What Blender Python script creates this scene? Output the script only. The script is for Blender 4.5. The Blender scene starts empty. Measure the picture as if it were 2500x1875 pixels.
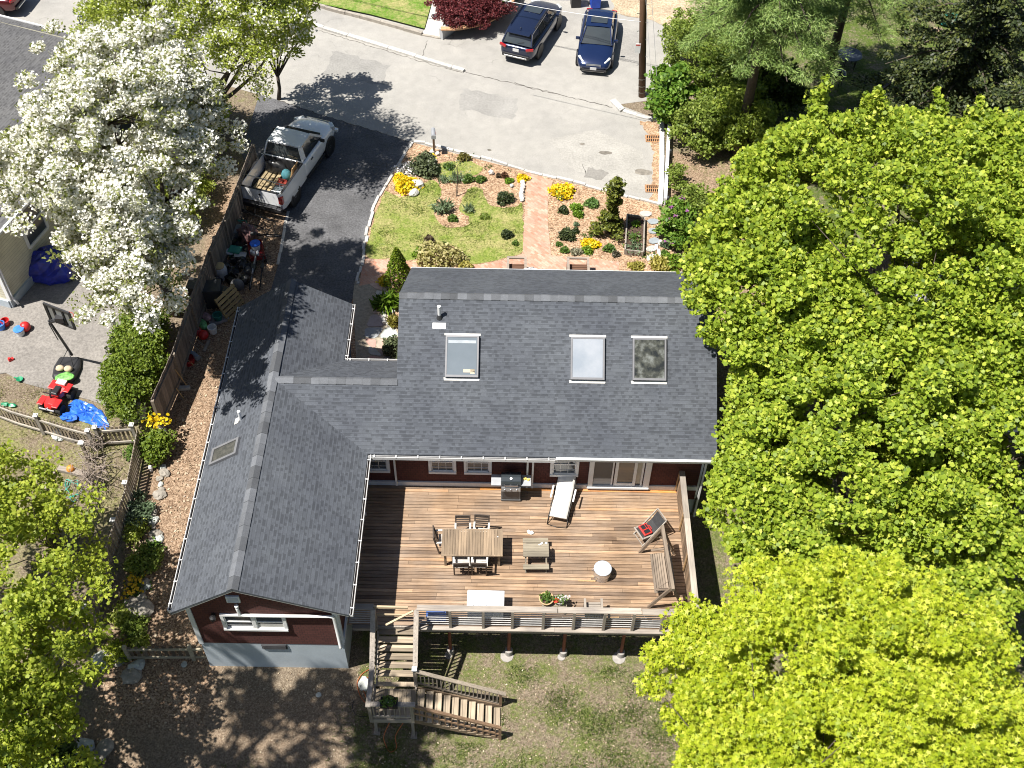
import bpy, bmesh, math, random
import numpy as np
from mathutils import Vector, Matrix
random.seed(7); RNG=np.random.default_rng(7)
S=bpy.context.scene; COL=S.collection
# ---------------------------------------------------------------- camera, sky, sun, exposure
CAM=np.array([7.73343,-24.37368,32.23825]); PITCH,YAW,ROLL,FPX=0.866453,-0.004775,0.021212,2799.17
def cam_axes():
    f=np.array([0,math.cos(PITCH),-math.sin(PITCH)]);r=np.array([1.,0,0]);u=np.cross(r,f)
    c,s=math.cos(YAW),math.sin(YAW);Z=np.array([[c,-s,0],[s,c,0],[0,0,1]])
    r,u,f=Z@r,Z@u,Z@f;c,s=math.cos(ROLL),math.sin(ROLL)
    return np.stack([c*r+s*u,-s*r+c*u,f])
CM=cam_axes()
cd=bpy.data.cameras.new('camera');cam=bpy.data.objects.new('camera',cd);COL.objects.link(cam)
cd.sensor_fit='HORIZONTAL';cd.sensor_width=36;cd.lens=FPX/2500*36;cd.clip_start=.5;cd.clip_end=2000
mw=Matrix.Identity(4)
for i in range(3):
    mw[i][0]=CM[0][i];mw[i][1]=CM[1][i];mw[i][2]=-CM[2][i];mw[i][3]=CAM[i]
cam.matrix_world=mw;S.camera=cam
SUN=Vector((-.43,-.2,1)).normalized()
w=bpy.data.worlds.new('World');S.world=w;w.use_nodes=True
nt=w.node_tree;sky=nt.nodes.new('ShaderNodeTexSky');sky.sky_type='NISHITA';sky.sun_disc=False
sky.sun_elevation=math.asin(SUN.z);sky.sun_rotation=math.atan2(SUN.x,SUN.y)
bg=nt.nodes['Background'];bg.inputs[1].default_value=.05;nt.links.new(sky.outputs[0],bg.inputs[0])
sl=bpy.data.lights.new('sun','SUN');sl.energy=5.0;sl.angle=math.radians(.53);sl.color=(1,.955,.88)
so=bpy.data.objects.new('sun',sl);COL.objects.link(so);so.rotation_euler=SUN.to_track_quat('Z','Y').to_euler();so.location=(-20,-10,60)
S.view_settings.view_transform='Standard';S.view_settings.look='None';S.view_settings.exposure=.92;S.view_settings.gamma=1
S.render.engine='CYCLES';S.cycles.filter_width=1.05;S.cycles.max_bounces=6;S.cycles.transparent_max_bounces=6
# ---------------------------------------------------------------- coordinates
def ray(dx,dy):
    px,py=dx*1.1302,dy*1.1302
    return CM.T@np.array([(px-1250)/FPX,-(py-937.5)/FPX,1.])
def at(dx,dy,z=-.8):
    d=ray(dx,dy);t=(z-CAM[2])/d[2];p=CAM+t*d;return Vector((p[0],p[1],z))
def sm(a,b,x):
    t=min(1,max(0,(x-a)/(b-a)));return t*t*(3-2*t)
def lin(x,xs,ys): return float(np.interp(x,xs,ys))
def zt(x,y):
    W=lin(y,[-14,-12,-7.6,4],[-2.4,-2.35,-1.66,-.8]);E=lin(y,[-6.5,1.5],[-2.45,-.8])
    s=sm(2.6,5,x);return W*(1-s)+E*s
def gnd(dx,dy,h=0):
    z=-1.2
    for _ in range(8):
        p=at(dx,dy,z);z=zt(p.x,p.y)+h
    return at(dx,dy,z)
# ---------------------------------------------------------------- objects
def tag(o,label=None,cat=None,group=None,kind=None):
    if label:o['label']=label
    if cat:o['category']=cat
    if group:o['group']=group
    if kind:o['kind']=kind
    return o
def thing(name,label,cat,loc=(0,0,0),rz=0,group=None):
    o=bpy.data.objects.new(name,None);COL.objects.link(o);o.location=loc;o.rotation_euler=(0,0,rz);o.empty_display_size=.2
    return tag(o,label,cat,group)
def children(o): return [c for c in COL.objects if c.parent==o]
def copy_tree(o,parent=None):
    c=o.copy();COL.objects.link(c)
    if parent is not None:c.parent=parent
    for ch in list(o.children):copy_tree(ch,c)
    return c
class MB:
    """mesh builder: verts, faces, optional per-face shade value (attribute 'shade') and per-face uv"""
    def __init__(s): s.v=[];s.f=[];s.c=[];s.uv={}
    def add(s,vs,fs,c=.5):
        n=len(s.v);s.v+=[tuple(v) for v in vs];s.f+=[tuple(i+n for i in f) for f in fs];s.c+=[c]*len(fs);return s
    def box(s,c,d,rz=0,M=None,sh=.5,taper=1):
        x,y,z=d[0]/2,d[1]/2,d[2]/2
        vs=[Vector((sx*x*(taper if sz>0 else 1),sy*y*(taper if sz>0 else 1),sz*z)) for sz in(-1,1) for sy in(-1,1) for sx in(-1,1)]
        if M is None:M=Matrix.Rotation(rz,3,'Z')
        vs=[M@v+Vector(c) for v in vs]
        return s.add(vs,[(0,2,3,1),(4,5,7,6),(0,1,5,4),(2,6,7,3),(0,4,6,2),(1,3,7,5)],sh)
    def bar(s,p,q,w,h=None,up=(0,0,1),sh=.5):
        p,q=Vector(p),Vector(q);h=h or w;d=(q-p).normalized();u=Vector(up)
        if abs(d.dot(u))>.98:u=Vector((1,0,0)) if abs(d.x)<.9 else Vector((0,1,0))
        r=d.cross(u).normalized();u=r.cross(d)
        vs=[a+r*i*w/2+u*j*h/2 for a in(p,q) for i,j in((-1,-1),(1,-1),(1,1),(-1,1))]
        return s.add(vs,[(0,1,2,3),(7,6,5,4),(0,4,5,1),(1,5,6,2),(2,6,7,3),(3,7,4,0)],sh)
    def tube(s,pts,r,n=8,sh=.5,caps=True):
        pts=[Vector(p) for p in pts];rs=r if hasattr(r,'__len__') else [r]*len(pts);vs=[];pr=None
        for i,p in enumerate(pts):
            d=(pts[min(i+1,len(pts)-1)]-pts[max(i-1,0)]).normalized()
            if pr is None:
                a=Vector((0,0,1)) if abs(d.z)<.9 else Vector((1,0,0));pr=d.cross(a).normalized()
            else: pr=(pr-d*pr.dot(d)).normalized()
            b=d.cross(pr)
            vs+=[p+(pr*math.cos(2*math.pi*k/n)+b*math.sin(2*math.pi*k/n))*rs[i] for k in range(n)]
        fs=[(i*n+k,i*n+(k+1)%n,(i+1)*n+(k+1)%n,(i+1)*n+k) for i in range(len(pts)-1) for k in range(n)]
        if caps:fs+=[tuple(range(n-1,-1,-1)),tuple((len(pts)-1)*n+k for k in range(n))]
        return s.add(vs,fs,sh)
    def lathe(s,prof,c=(0,0,0),n=20,M=None,sh=.5,sy=1):
        vs=[]
        for r,z in prof:
            for k in range(n):
                v=Vector((r*math.cos(2*math.pi*k/n),sy*r*math.sin(2*math.pi*k/n),z));vs.append((M@v if M else v)+Vector(c))
        m=len(prof);fs=[(i*n+k,i*n+(k+1)%n,(i+1)*n+(k+1)%n,(i+1)*n+k) for i in range(m-1) for k in range(n)]
        if prof[0][0]>1e-4:fs.append(tuple(range(n-1,-1,-1)))
        if prof[-1][0]>1e-4:fs.append(tuple((m-1)*n+k for k in range(n)))
        return s.add(vs,fs,sh)
    def prism(s,poly,z0,z1,sh=.5):
        n=len(poly);A=sum(poly[i][0]*poly[(i+1)%n][1]-poly[(i+1)%n][0]*poly[i][1] for i in range(n))
        if A<0:poly=poly[::-1]
        vs=[(p[0],p[1],z0) for p in poly]+[(p[0],p[1],z1) for p in poly]
        return s.add(vs,[tuple(range(n-1,-1,-1)),tuple(range(n,2*n))]+[(i,(i+1)%n,n+(i+1)%n,n+i) for i in range(n)],sh)
    def poly3(s,pts,sh=.5): return s.add(pts,[tuple(range(len(pts)))],sh)
    def ball(s,c,r,n=10,m=6,sh=.5,jit=0,rnd=random):
        vs=[];rx,ry,rz=r if hasattr(r,'__len__') else (r,r,r)
        for i in range(m+1):
            a=math.pi*i/m
            for k in range(n):
                b=2*math.pi*k/n;j=1+rnd.uniform(-jit,jit) if 0<i<m else 1
                vs.append((c[0]+rx*j*math.sin(a)*math.cos(b),c[1]+ry*j*math.sin(a)*math.sin(b),c[2]-rz*j*math.cos(a)))
        return s.add(vs,[(i*n+k,i*n+(k+1)%n,(i+1)*n+(k+1)%n,(i+1)*n+k) for i in range(m) for k in range(n)],sh)
    def roofuv(s,pts,th=.09,sh=.5):
        """roof slab: top face with shingle uv in metres"""
        P=[Vector(p) for p in pts];n=Vector((0,0,0))
        for i in range(len(P)):
            a,b=P[i],P[(i+1)%len(P)];n+=Vector(((a.y-b.y)*(a.z+b.z),(a.z-b.z)*(a.x+b.x),(a.x-b.x)*(a.y+b.y)))
        if n.z<0:P=P[::-1];n=-n
        n.normalize();h=Vector((0,0,1)).cross(n).normalized();t=n.cross(h);m=len(P)
        k=len(s.f);s.add(P+[p-Vector((0,0,th)) for p in P],[tuple(range(m)),tuple(range(2*m-1,m-1,-1))]+[(i,m+i,m+(i+1)%m,(i+1)%m) for i in range(m)],sh)
        s.uv[k]=[(p.dot(h),p.dot(t)) for p in P]
        return s
    def walluv(s,pts,sh=.5):
        P=[Vector(p) for p in pts];a=(P[1]-P[0]);h=Vector((a.x,a.y,0)).normalized()
        k=len(s.f);s.add(P,[tuple(range(len(P)))],sh);s.uv[k]=[(p.dot(h),p.z) for p in P];return s
    def build(s,name,mat,parent=None,smooth=False,off=None,subsurf=0,bevel=0):
        me=bpy.data.meshes.new(name);o3=Vector(off) if off is not None else Vector((0,0,0))
        me.from_pydata([tuple(Vector(v)-o3) for v in s.v],[],s.f)
        at_=me.attributes.new('shade','FLOAT','FACE');at_.data.foreach_set('value',s.c)
        if s.uv:
            uv=me.uv_layers.new(name='uv')
            for k,l in s.uv.items():
                for j,li in enumerate(me.polygons[k].loop_indices):uv.data[li].uv=l[j]
        me.materials.append(mat)
        if smooth:me.polygons.foreach_set('use_smooth',[True]*len(me.polygons))
        o=bpy.data.objects.new(name,me);COL.objects.link(o)
        if parent is not None:o.parent=parent
        if bevel:
            b=o.modifiers.new('bevel','BEVEL');b.width=bevel;b.segments=2;b.limit_method='ANGLE';b.angle_limit=.6
        if subsurf:
            b=o.modifiers.new('sub','SUBSURF');b.levels=subsurf;b.render_levels=subsurf
        return o
# ---------------------------------------------------------------- materials
MATS={}
class NT:
    def __init__(s,name):
        s.m=bpy.data.materials.new(name);s.m.use_nodes=True;s.t=s.m.node_tree;s.b=s.t.nodes['Principled BSDF'];s.o=s.t.nodes['Material Output']
    def n(s,t,**k):
        x=s.t.nodes.new('ShaderNode'+t)
        for a,v in k.items():
            if a.startswith('i_'):
                key=a[2:].replace('_',' ');x.inputs[int(key) if key.isdigit() else key].default_value=v
            else:setattr(x,a,v)
        return x
    def l(s,a,b):s.t.links.new(a,b)
    def noise(s,scale,detail=4,rough=.6,vec=None):
        x=s.n('TexNoise');x.inputs['Scale'].default_value=scale;x.inputs['Detail'].default_value=detail;x.inputs['Roughness'].default_value=rough
        if vec is not None:s.l(vec,x.inputs['Vector'])
        return x.outputs['Fac']
    def pos(s):
        return s.n('TexCoord').outputs['Object']
    def ramp(s,fac,stops):
        r=s.n('ValToRGB');e=r.color_ramp.elements
        while len(e)<len(stops):e.new(.5)
        for i,(p,c) in enumerate(stops):
            e[i].position=p;e[i].color=(*c,1) if hasattr(c,'__len__') else (c,c,c,1)
        s.l(fac,r.inputs[0]);return r.outputs[0]
    def mix(s,f,a,b,mode='MIX'):
        x=s.n('Mix',data_type='RGBA',blend_type=mode)
        for v,i in((f,0),(a,6),(b,7)):
            if hasattr(v,'is_linked'):s.l(v,x.inputs[i])
            elif i==0:x.inputs[0].default_value=v
            else:x.inputs[i].default_value=(*v,1)
        return x.outputs[2]
    def mth(s,op,a,b=0.,c=0.):
        x=s.n('Math',operation=op)
        for i,v in enumerate((a,b,c)):
            if hasattr(v,'is_linked'):s.l(v,x.inputs[i])
            else:x.inputs[i].default_value=v
        return x.outputs[0]
    def scalev(s,vec,sc):
        x=s.n('Mapping');s.l(vec,x.inputs[0]);x.inputs['Scale'].default_value=sc;return x.outputs[0]
    def attr(s,name,out='Fac'): return s.n('Attribute',attribute_name=name).outputs[out]
    def bump(s,h,st=.3,d=.02):
        b=s.n('Bump');b.inputs['Strength'].default_value=st;b.inputs['Distance'].default_value=d;s.l(h,b.inputs['Height']);s.l(b.outputs[0],s.b.inputs['Normal'])
    def col(s,c):
        if hasattr(c,'is_linked'):s.l(c,s.b.inputs['Base Color'])
        else:s.b.inputs['Base Color'].default_value=(*c,1)
    def set(s,**k):
        for a,v in k.items():s.b.inputs[a.replace('_',' ')].default_value=v
        return s
def mat(name,c,rough=.6,var=.25,scale=6,metal=0,bump=0,spec=.5,fine=0,shade=0,coat=0):
    if name in MATS:return MATS[name]
    t=NT(name);p=t.pos();n=t.noise(scale,5,.6,p)
    lo=tuple(x*(1-var) for x in c);hi=tuple(min(1,x*(1+var)) for x in c)
    k=t.ramp(n,[(.3,lo),(.7,hi)])
    if fine:
        n2=t.noise(scale*14,3,.7,p);k=t.mix(1,k,t.ramp(n2,[(.3,(1-fine,)*3),(.7,(1+fine,)*3)]),'MULTIPLY')
    if shade:
        a=t.attr('shade');k=t.mix(1,k,t.ramp(a,[(0,(1-shade,)*3),(1,(1+shade,)*3)]),'MULTIPLY')
    t.col(k);t.set(Roughness=rough,Metallic=metal);t.b.inputs['Specular IOR Level'].default_value=spec
    if coat:t.b.inputs['Coat Weight'].default_value=coat;t.b.inputs['Coat Roughness'].default_value=.04
    if bump:t.bump(t.noise(scale*8,4,.6,p),bump,.01)
    MATS[name]=t.m;return t.m
def wood(name,c,axis=0,var=.35,rough=.75,shade=.45):
    if name in MATS:return MATS[name]
    t=NT(name);p=t.pos();sc=[22,22,22];sc[axis]=1.2
    n=t.noise(1,6,.65,t.scalev(p,sc));k=t.ramp(n,[(.28,tuple(x*(1-var) for x in c)),(.72,tuple(x*(1+var) for x in c))])
    n2=t.noise(1.1,3,.5,p);k=t.mix(1,k,t.ramp(n2,[(.3,(.78,.78,.8)),(.7,(1.15,1.15,1.13))]),'MULTIPLY')
    a=t.attr('shade');k=t.mix(1,k,t.ramp(a,[(0,(1-shade,)*3),(1,(1+shade,)*3)]),'MULTIPLY')
    t.col(k);t.set(Roughness=rough);t.bump(n,.25,.006);MATS[name]=t.m;return t.m
def leafmat(name,c1,c2,c3=None,trans=.35,rough=.5,spec=.35):
    """per-leaf colour from the 'rnd' attribute; thin leaves let light through"""
    if name in MATS:return MATS[name]
    t=NT(name);a=t.attr('rnd')
    k=t.ramp(a,[(0,c1),(.55,c2),(1,c3 or c2)]);t.col(k);t.set(Roughness=rough);t.b.inputs['Specular IOR Level'].default_value=spec
    tr=t.n('BsdfTranslucent');t.l(t.mix(1,k,(1.1,1.06,.75),'MULTIPLY'),tr.inputs[0])
    mx=t.n('MixShader');mx.inputs[0].default_value=trans;t.l(t.b.outputs[0],mx.inputs[1]);t.l(tr.outputs[0],mx.inputs[2]);t.l(mx.outputs[0],t.o.inputs[0])
    MATS[name]=t.m;return t.m
def glass(name,c=(.02,.025,.03),rough=.06):
    return mat(name,c,rough,.1,2,spec=.8)
WHITE=mat('white_paint',(.72,.72,.72),.5,.06,3)
TRIM=mat('trim_paint',(.62,.64,.66),.5,.08,3)
BLACK=mat('black_plastic',(.015,.015,.017),.45,.2,4)
RUBBER=mat('tyre_rubber',(.018,.018,.018),.8,.2,6)
STEEL=mat('bare_steel',(.5,.5,.52),.3,.15,5,metal=1)
BARK=mat('bark',(.075,.058,.045),.9,.4,9,bump=.6)
GREYWOOD=wood('weathered_wood',(.27,.235,.2),0)
GREYWOODY=wood('weathered_wood_y',(.27,.235,.2),1)
GREYWOODZ=wood('weathered_wood_z',(.25,.215,.18),2)
# ================================================================ SETTING
def c2(x,y): return (575.1+x*.4,y*.4)           # crop coordinates used when measuring the photograph
def c8(x,y): return (752.1+x*.34,292+y*.34)
def poly(pts,f=lambda x,y:(x,y),z=-.8): return [at(*f(*p),z) for p in pts]
def sheet(name,pts,m,dz=0,shade=.5,kind='structure',parent=None):
    mb=MB();P=[Vector((p[0],p[1],(p[2] if len(p)>2 else -.8)+dz)) for p in pts]
    A=sum(P[i].x*P[(i+1)%len(P)].y-P[(i+1)%len(P)].x*P[i].y for i in range(len(P)))
    if A<0:P=P[::-1]
    mb.poly3(P,shade);o=mb.build(name,m,parent)
    if kind:o['kind']=kind
    return o
def smooth_line(pts,n=6):
    P=[Vector(p) for p in pts];out=[]
    for i in range(len(P)-1):
        a,b,c,d=P[max(i-1,0)],P[i],P[i+1],P[min(i+2,len(P)-1)]
        for k in range(n):
            t=k/n;out.append(.5*((2*b)+(c-a)*t+(2*a-5*b+4*c-d)*t*t+(3*b-a-3*c+d)*t**3))
    out.append(P[-1]);return out
def ragged(pts,amp=.12,step=.25,seed=1):
    r=random.Random(seed);out=[]
    n=len(pts)
    for i in range(n):
        a,b=Vector(pts[i]),Vector(pts[(i+1)%n]);k=max(1,int((b-a).length/step))
        for j in range(k):
            p=a.lerp(b,j/k);out.append(Vector((p.x+r.uniform(-amp,amp),p.y+r.uniform(-amp,amp),p.z)))
    return out
def strip(mb,line,w,z0,z1,seg=.9,rnd=None,jit=0,gap=.0):
    """blocks laid along a line (kerb stones)"""
    rnd=rnd or random.Random(3);acc=[];L=[Vector((p[0],p[1],0)) for p in line];d=[0]
    for i in range(1,len(L)):d.append(d[-1]+(L[i]-L[i-1]).length)
    def pt(s):
        s=max(0,min(d[-1],s))
        for i in range(1,len(L)):
            if d[i]>=s:
                t=(s-d[i-1])/max(1e-6,d[i]-d[i-1]);return L[i-1].lerp(L[i],t)
        return L[-1]
    s=0
    while s<d[-1]-.05:
        e=min(d[-1],s+seg*rnd.uniform(.75,1.25));p,q=pt(s+gap),pt(e);t=(q-p).normalized();nrm=Vector((-t.y,t.x,0));o=nrm*rnd.uniform(-jit,jit);ww=w*rnd.uniform(1-jit*2,1+jit*2)
        vs=[]
        for zz in(z0,z1+rnd.uniform(-jit,jit)*.3):
            for a,b in((p,-1),(q,-1),(q,1),(p,1)):
                v=a+nrm*b*ww/2+o;vs.append((v.x,v.y,zz))
        mb.add(vs,[(3,2,1,0),(4,5,6,7),(0,1,5,4),(1,2,6,5),(2,3,7,6),(3,0,4,7)],rnd.random());s=e
    return mb
# ---- ground material
def ground_mat():
    t=NT('ground_soil');p=t.pos()
    n1=t.noise(1.3,6,.65,p);n2=t.noise(9,5,.7,p);n3=t.noise(38,3,.75,p)
    vor=t.n('TexVoronoi');vor.inputs['Scale'].default_value=26;t.l(p,vor.inputs['Vector']);vc=t.n('SeparateColor');t.l(vor.outputs['Color'],vc.inputs[0])
    nA=t.mth('ADD',t.mth('MULTIPLY',n3,.5),t.mth('MULTIPLY',t.noise(14,4,.75,p),.5))
    dirt=t.ramp(nA,[(.34,(.075,.054,.038)),(.5,(.19,.15,.108)),(.64,(.4,.335,.25))])
    mul=t.ramp(vc.outputs[0],[(0,(.14,.09,.058)),(.5,(.31,.21,.14)),(1,(.5,.37,.26))])
    mul=t.mix(1,mul,t.ramp(n2,[(.3,(.6,.6,.6)),(.7,(1.15,1.15,1.15))]),'MULTIPLY')
    gr=t.ramp(nA,[(.34,(.022,.045,.008)),(.5,(.075,.115,.02)),(.66,(.2,.22,.06))])
    g=t.attr('grass');m=t.attr('mulch');dry=t.attr('dry')
    gr=t.mix(dry,gr,t.ramp(nA,[(.36,(.13,.125,.05)),(.64,(.4,.36,.18))]))
    base=t.mix(m,dirt,mul)
    nn=t.mth('ADD',t.mth('ADD',t.mth('MULTIPLY',n1,.45),t.mth('MULTIPLY',n2,.35)),t.mth('MULTIPLY',n3,.2))
    nn=t.mth('ADD',t.mth('MULTIPLY',t.mth('SUBTRACT',nn,.5),2.6),.5)
    f=t.mth('MULTIPLY',t.mth('SUBTRACT',t.mth('ADD',g,t.mth('MULTIPLY',t.mth('SUBTRACT',.5,nn),1.1)),.5),3)
    cl=t.n('Clamp');t.l(f,cl.inputs[0])
    t.col(t.mix(cl.outputs[0],base,gr));t.set(Roughness=.95);t.b.inputs['Specular IOR Level'].default_value=.1
    t.bump(t.mth('ADD',n3,n2),.8,.05);return t.m
def gridaxis(lo,a,b,hi,fine,coarse):
    xs=list(np.arange(a,b+1e-6,fine));
    l=list(np.linspace(lo,a,coarse)[:-1]);r=list(np.linspace(b,hi,coarse)[1:]);return l+xs+r
def bl(x,a,b,w): return sm(a-w,a+w,x)*(1-sm(b-w,b+w,x))
def build_ground():
    xs=gridaxis(-400,-16,32,400,.4,14);ys=gridaxis(-200,-16,40,600,.4,14);nx=len(xs)
    vs=[];g=[];m=[];dr=[]
    for y in ys:
        for x in xs:
            vs.append((x,y,zt(x,y)))
            path=bl(x,-5.0,-1.4,.35)*sm(-10.5,-9,y)*(1-sm(14,16,y))
            mv=path
            if y<-8.5 and x<3.4:mv=max(mv,.35*bl(x,-5,3,1))
            if x>13.5 and 4<y<18:mv=max(mv,.8*bl(x,14,19,.6))
            gv=.5
            if x<-5.2:gv=.62 if y<2.5 else .4
            if -5.2<=x<=3 and y<-7.5:gv=lin(y,[-12.8,-11.6,-9.5],[.78,.5,.12])
            if x>3 and y<1:gv=lin(y,[-13,-11,-9.5,-7],[.8,.66,.62,.66])+.25*bl(x,1,6.5,1.2)*(1-sm(-11.3,-10.3,y))
            gv=gv*(1-path);
            if x>18 and y>12:gv=.78
            if 12<x<=18 and y>20:gv=.28
            if y>28:gv=max(gv,.6)
            g.append(gv);m.append(mv);dr.append(.75 if (x<-5.2 and y<3) else .25 if y<0 else .55 if (x<18) else .0)
    fs=[(j*nx+i,j*nx+i+1,(j+1)*nx+i+1,(j+1)*nx+i) for j in range(len(ys)-1) for i in range(nx-1)]
    mb=MB();mb.v=vs;mb.f=fs;mb.c=[.5]*len(fs);o=mb.build('ground',ground_mat(),smooth=True);o['kind']='structure'
    for nm,a in(('grass',g),('mulch',m),('dry',dr)):
        q=o.data.attributes.new(nm,'FLOAT','POINT');q.data.foreach_set('value',a)
build_ground()
def road_mat():
    t=NT('old_asphalt');p=t.pos();n=t.noise(60,3,.8,p);b=t.noise(.35,5,.6,p);b2=t.noise(2.2,4,.6,p)
    k=t.ramp(n,[(.25,(.185,.178,.168)),(.5,(.3,.29,.272)),(.78,(.41,.395,.37))])
    k=t.mix(1,k,t.ramp(b,[(.3,(.86,.86,.86)),(.7,(1.1,1.09,1.07))]),'MULTIPLY');k=t.mix(1,k,t.ramp(b2,[(.3,(.92,.92,.92)),(.7,(1.06,1.06,1.06))]),'MULTIPLY')
    v=t.n('TexVoronoi',feature='DISTANCE_TO_EDGE');v.inputs['Scale'].default_value=.33
    wv=t.n('VectorMath',operation='ADD');sc=t.n('VectorMath',operation='SCALE');sc.inputs['Scale'].default_value=.9
    nz=t.n('TexNoise');nz.inputs['Scale'].default_value=1.7;nz.inputs['Detail'].default_value=6;t.l(p,nz.inputs['Vector']);t.l(nz.outputs['Color'],sc.inputs[0]);t.l(p,wv.inputs[0]);t.l(sc.outputs[0],wv.inputs[1]);t.l(wv.outputs[0],v.inputs['Vector'])
    cr=t.ramp(v.outputs['Distance'],[(0,1.),(.004,1.),(.009,0.)]);msk=t.ramp(t.noise(.6,3,.5,p),[(.58,0.),(.7,.55)])
    k=t.mix(t.mth('MULTIPLY',cr,msk),k,(.09,.085,.08));t.col(k);t.set(Roughness=.92);t.bump(n,.35,.008);return t.m
ROAD=road_mat()
DRIVE=mat('dark_asphalt',(.085,.085,.09),.85,.3,.9,fine=.45,bump=.3)
PATIO_ASPH=mat('grey_asphalt',(.2,.185,.17),.9,.15,.8,fine=.3,bump=.3)
CONC=mat('pale_concrete',(.5,.48,.44),.85,.12,1.2,fine=.12)
GRANITE=mat('granite',(.44,.425,.4),.8,.2,7,fine=.3,shade=.18,bump=.4)
def mulch_mat(name,lo,mid,hi):
    t=NT(name);p=t.pos();v=t.n('TexVoronoi');v.inputs['Scale'].default_value=17;t.l(t.scalev(p,(1,1.5,1)),v.inputs['Vector']);c=t.n('SeparateColor');t.l(v.outputs['Color'],c.inputs[0])
    k=t.ramp(c.outputs[0],[(0,lo),(.5,mid),(1,hi)]);k=t.mix(1,k,t.ramp(t.noise(1.4,5,.65,p),[(.3,(.72,.7,.68)),(.7,(1.12,1.1,1.08))]),'MULTIPLY')
    t.col(k);t.set(Roughness=.95);t.bump(c.outputs[1],.7,.03);return t.m
MULCH=mulch_mat('wood_chip_mulch',(.16,.09,.05),(.36,.235,.145),(.56,.41,.28))
SOIL=mulch_mat('dark_mulch',(.03,.018,.012),(.07,.042,.028),(.13,.085,.06))
def lawn_mat(name,a,b,c):
    t=NT(name);p=t.pos();n=t.noise(30,4,.8,p);n2=t.noise(1.1,5,.65,p);n3=t.noise(6,4,.7,p)
    n=t.mth('ADD',t.mth('MULTIPLY',n,.5),t.mth('MULTIPLY',t.noise(11,4,.75,p),.5));k=t.ramp(n,[(.34,a),(.5,b),(.66,c)]);k=t.mix(t.ramp(t.mth('ADD',t.mth('MULTIPLY',n2,.6),t.mth('MULTIPLY',n3,.4)),[(.43,0.),(.6,.85)]),k,t.ramp(n,[(.36,(.17,.155,.055)),(.64,(.46,.4,.19))]))
    t.col(k);t.set(Roughness=.9);t.b.inputs['Specular IOR Level'].default_value=.15;t.bump(t.mth('ADD',n,n3),.8,.04);return t.m
LAWN=lawn_mat('patchy_lawn',(.045,.075,.012),(.15,.2,.035),(.3,.32,.085))
GLAWN=lawn_mat('green_lawn',(.03,.07,.008),(.1,.19,.022),(.2,.3,.05))
def brick_mat(name,c1,c2,mort,bw,rh,rot=0,ms=.006,use_uv=False,off=.5):
    t=NT(name);tc=t.n('TexCoord');v=tc.outputs['UV'] if use_uv else tc.outputs['Object']
    mp=t.n('Mapping');t.l(v,mp.inputs[0]);mp.inputs['Rotation'].default_value=(0,0,rot)
    b=t.n('TexBrick');t.l(mp.outputs[0],b.inputs['Vector']);b.inputs['Scale'].default_value=1;b.inputs['Brick Width'].default_value=bw;b.inputs['Row Height'].default_value=rh;b.inputs['Mortar Size'].default_value=ms;b.offset=off
    b.inputs['Color1'].default_value=(*c1,1);b.inputs['Color2'].default_value=(*c2,1);b.inputs['Mortar'].default_value=(*mort,1);b.inputs['Mortar Smooth'].default_value=.2
    p=tc.outputs['Object'];k=t.mix(1,b.outputs[0],t.ramp(t.noise(1.3,5,.6,p),[(.3,(.8,.8,.8)),(.7,(1.15,1.15,1.15))]),'MULTIPLY')
    k=t.mix(1,k,t.ramp(t.noise(40,3,.7,p),[(.3,(.85,.85,.85)),(.7,(1.12,1.12,1.12))]),'MULTIPLY')
    t.col(k);t.set(Roughness=.9);t.bump(t.mth('SUBTRACT',1,b.outputs['Fac']),.5,.008);return t.m
BRICK=brick_mat('path_brick',(.42,.2,.13),(.5,.33,.25),(.3,.24,.19),.21,.105,math.pi/4)
# ---- sheets on the flat front
sheet('road',poly([(893,309),(1426,446),(1442,440),(1432,262),(1335,226),(1440,212),(1480,120),(1480,-10),(1400,-60),(640,-70),(200,-190),(-500,-240),(-700,-120),(-300,30),(100,105),(420,165),(600,216),(692,248)]),ROAD,.006)
D_R=[(790,775),(700,915),(605,1070),(560,1190),(540,1290),(515,1430),(490,1540)]
drive=[(560,205),(600,216),(692,248),(893,309)]+[c2(*p) for p in D_R[1:]]+[(757,668)]
dp=poly(drive)+[Vector((2.3,4.2,-.8)),Vector((-2.2,4.2,-.8))]+poly([(601,572),(611,510),(622,456),(575,440),(520,330)])
sheet('driveway',dp,DRIVE,.012)
GZ=-.76
bed=[at(896,309,GZ)]+poly([(1426,444),(1440,470),(1445,520),(1460,560),(1470,590)],z=GZ)+[Vector((15.2,5.6,GZ)),Vector((4.2,5.6,GZ)),Vector((4.2,2,GZ)),Vector((2.0,2,GZ))]+poly([(757,660)],z=GZ)+poly([p for p in D_R[::-1]],c2,GZ)
sheet('garden_bed',bed,MULCH,0)
lawn=[(240,350),(185,470),(140,620),(112,775),(270,785),(420,792),(470,720),(555,690),(700,720),(740,812),(900,808),(1030,770),(1108,742),(1112,560),(1108,435),(1060,455),(960,462),(890,430),(850,350),(790,330),(745,370),(700,470),(760,520),(760,570),(690,590),(590,570),(540,500),(560,430),(590,380),(585,330),(540,285),(470,310),(430,370),(330,400)]
sheet('lawn',ragged(smooth_line(poly(lawn,c8,GZ),3),.05,.2,4),LAWN,.012)
sheet('lawn',ragged(poly([(545,225),(560,190),(640,165),(760,160),(850,200),(850,240),(740,280),(640,300),(600,260)],c8,GZ),.07,.2,5),LAWN,.013)
sheet('brick_path',poly([(1142,240),(1302,290),(1268,400),(1268,560),(1290,765),(1560,790),(1720,805),(1720,870),(780,870),(790,832),(1000,792),(1108,756),(1118,560),(1130,380)],c8,GZ),BRICK,.022)
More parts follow.
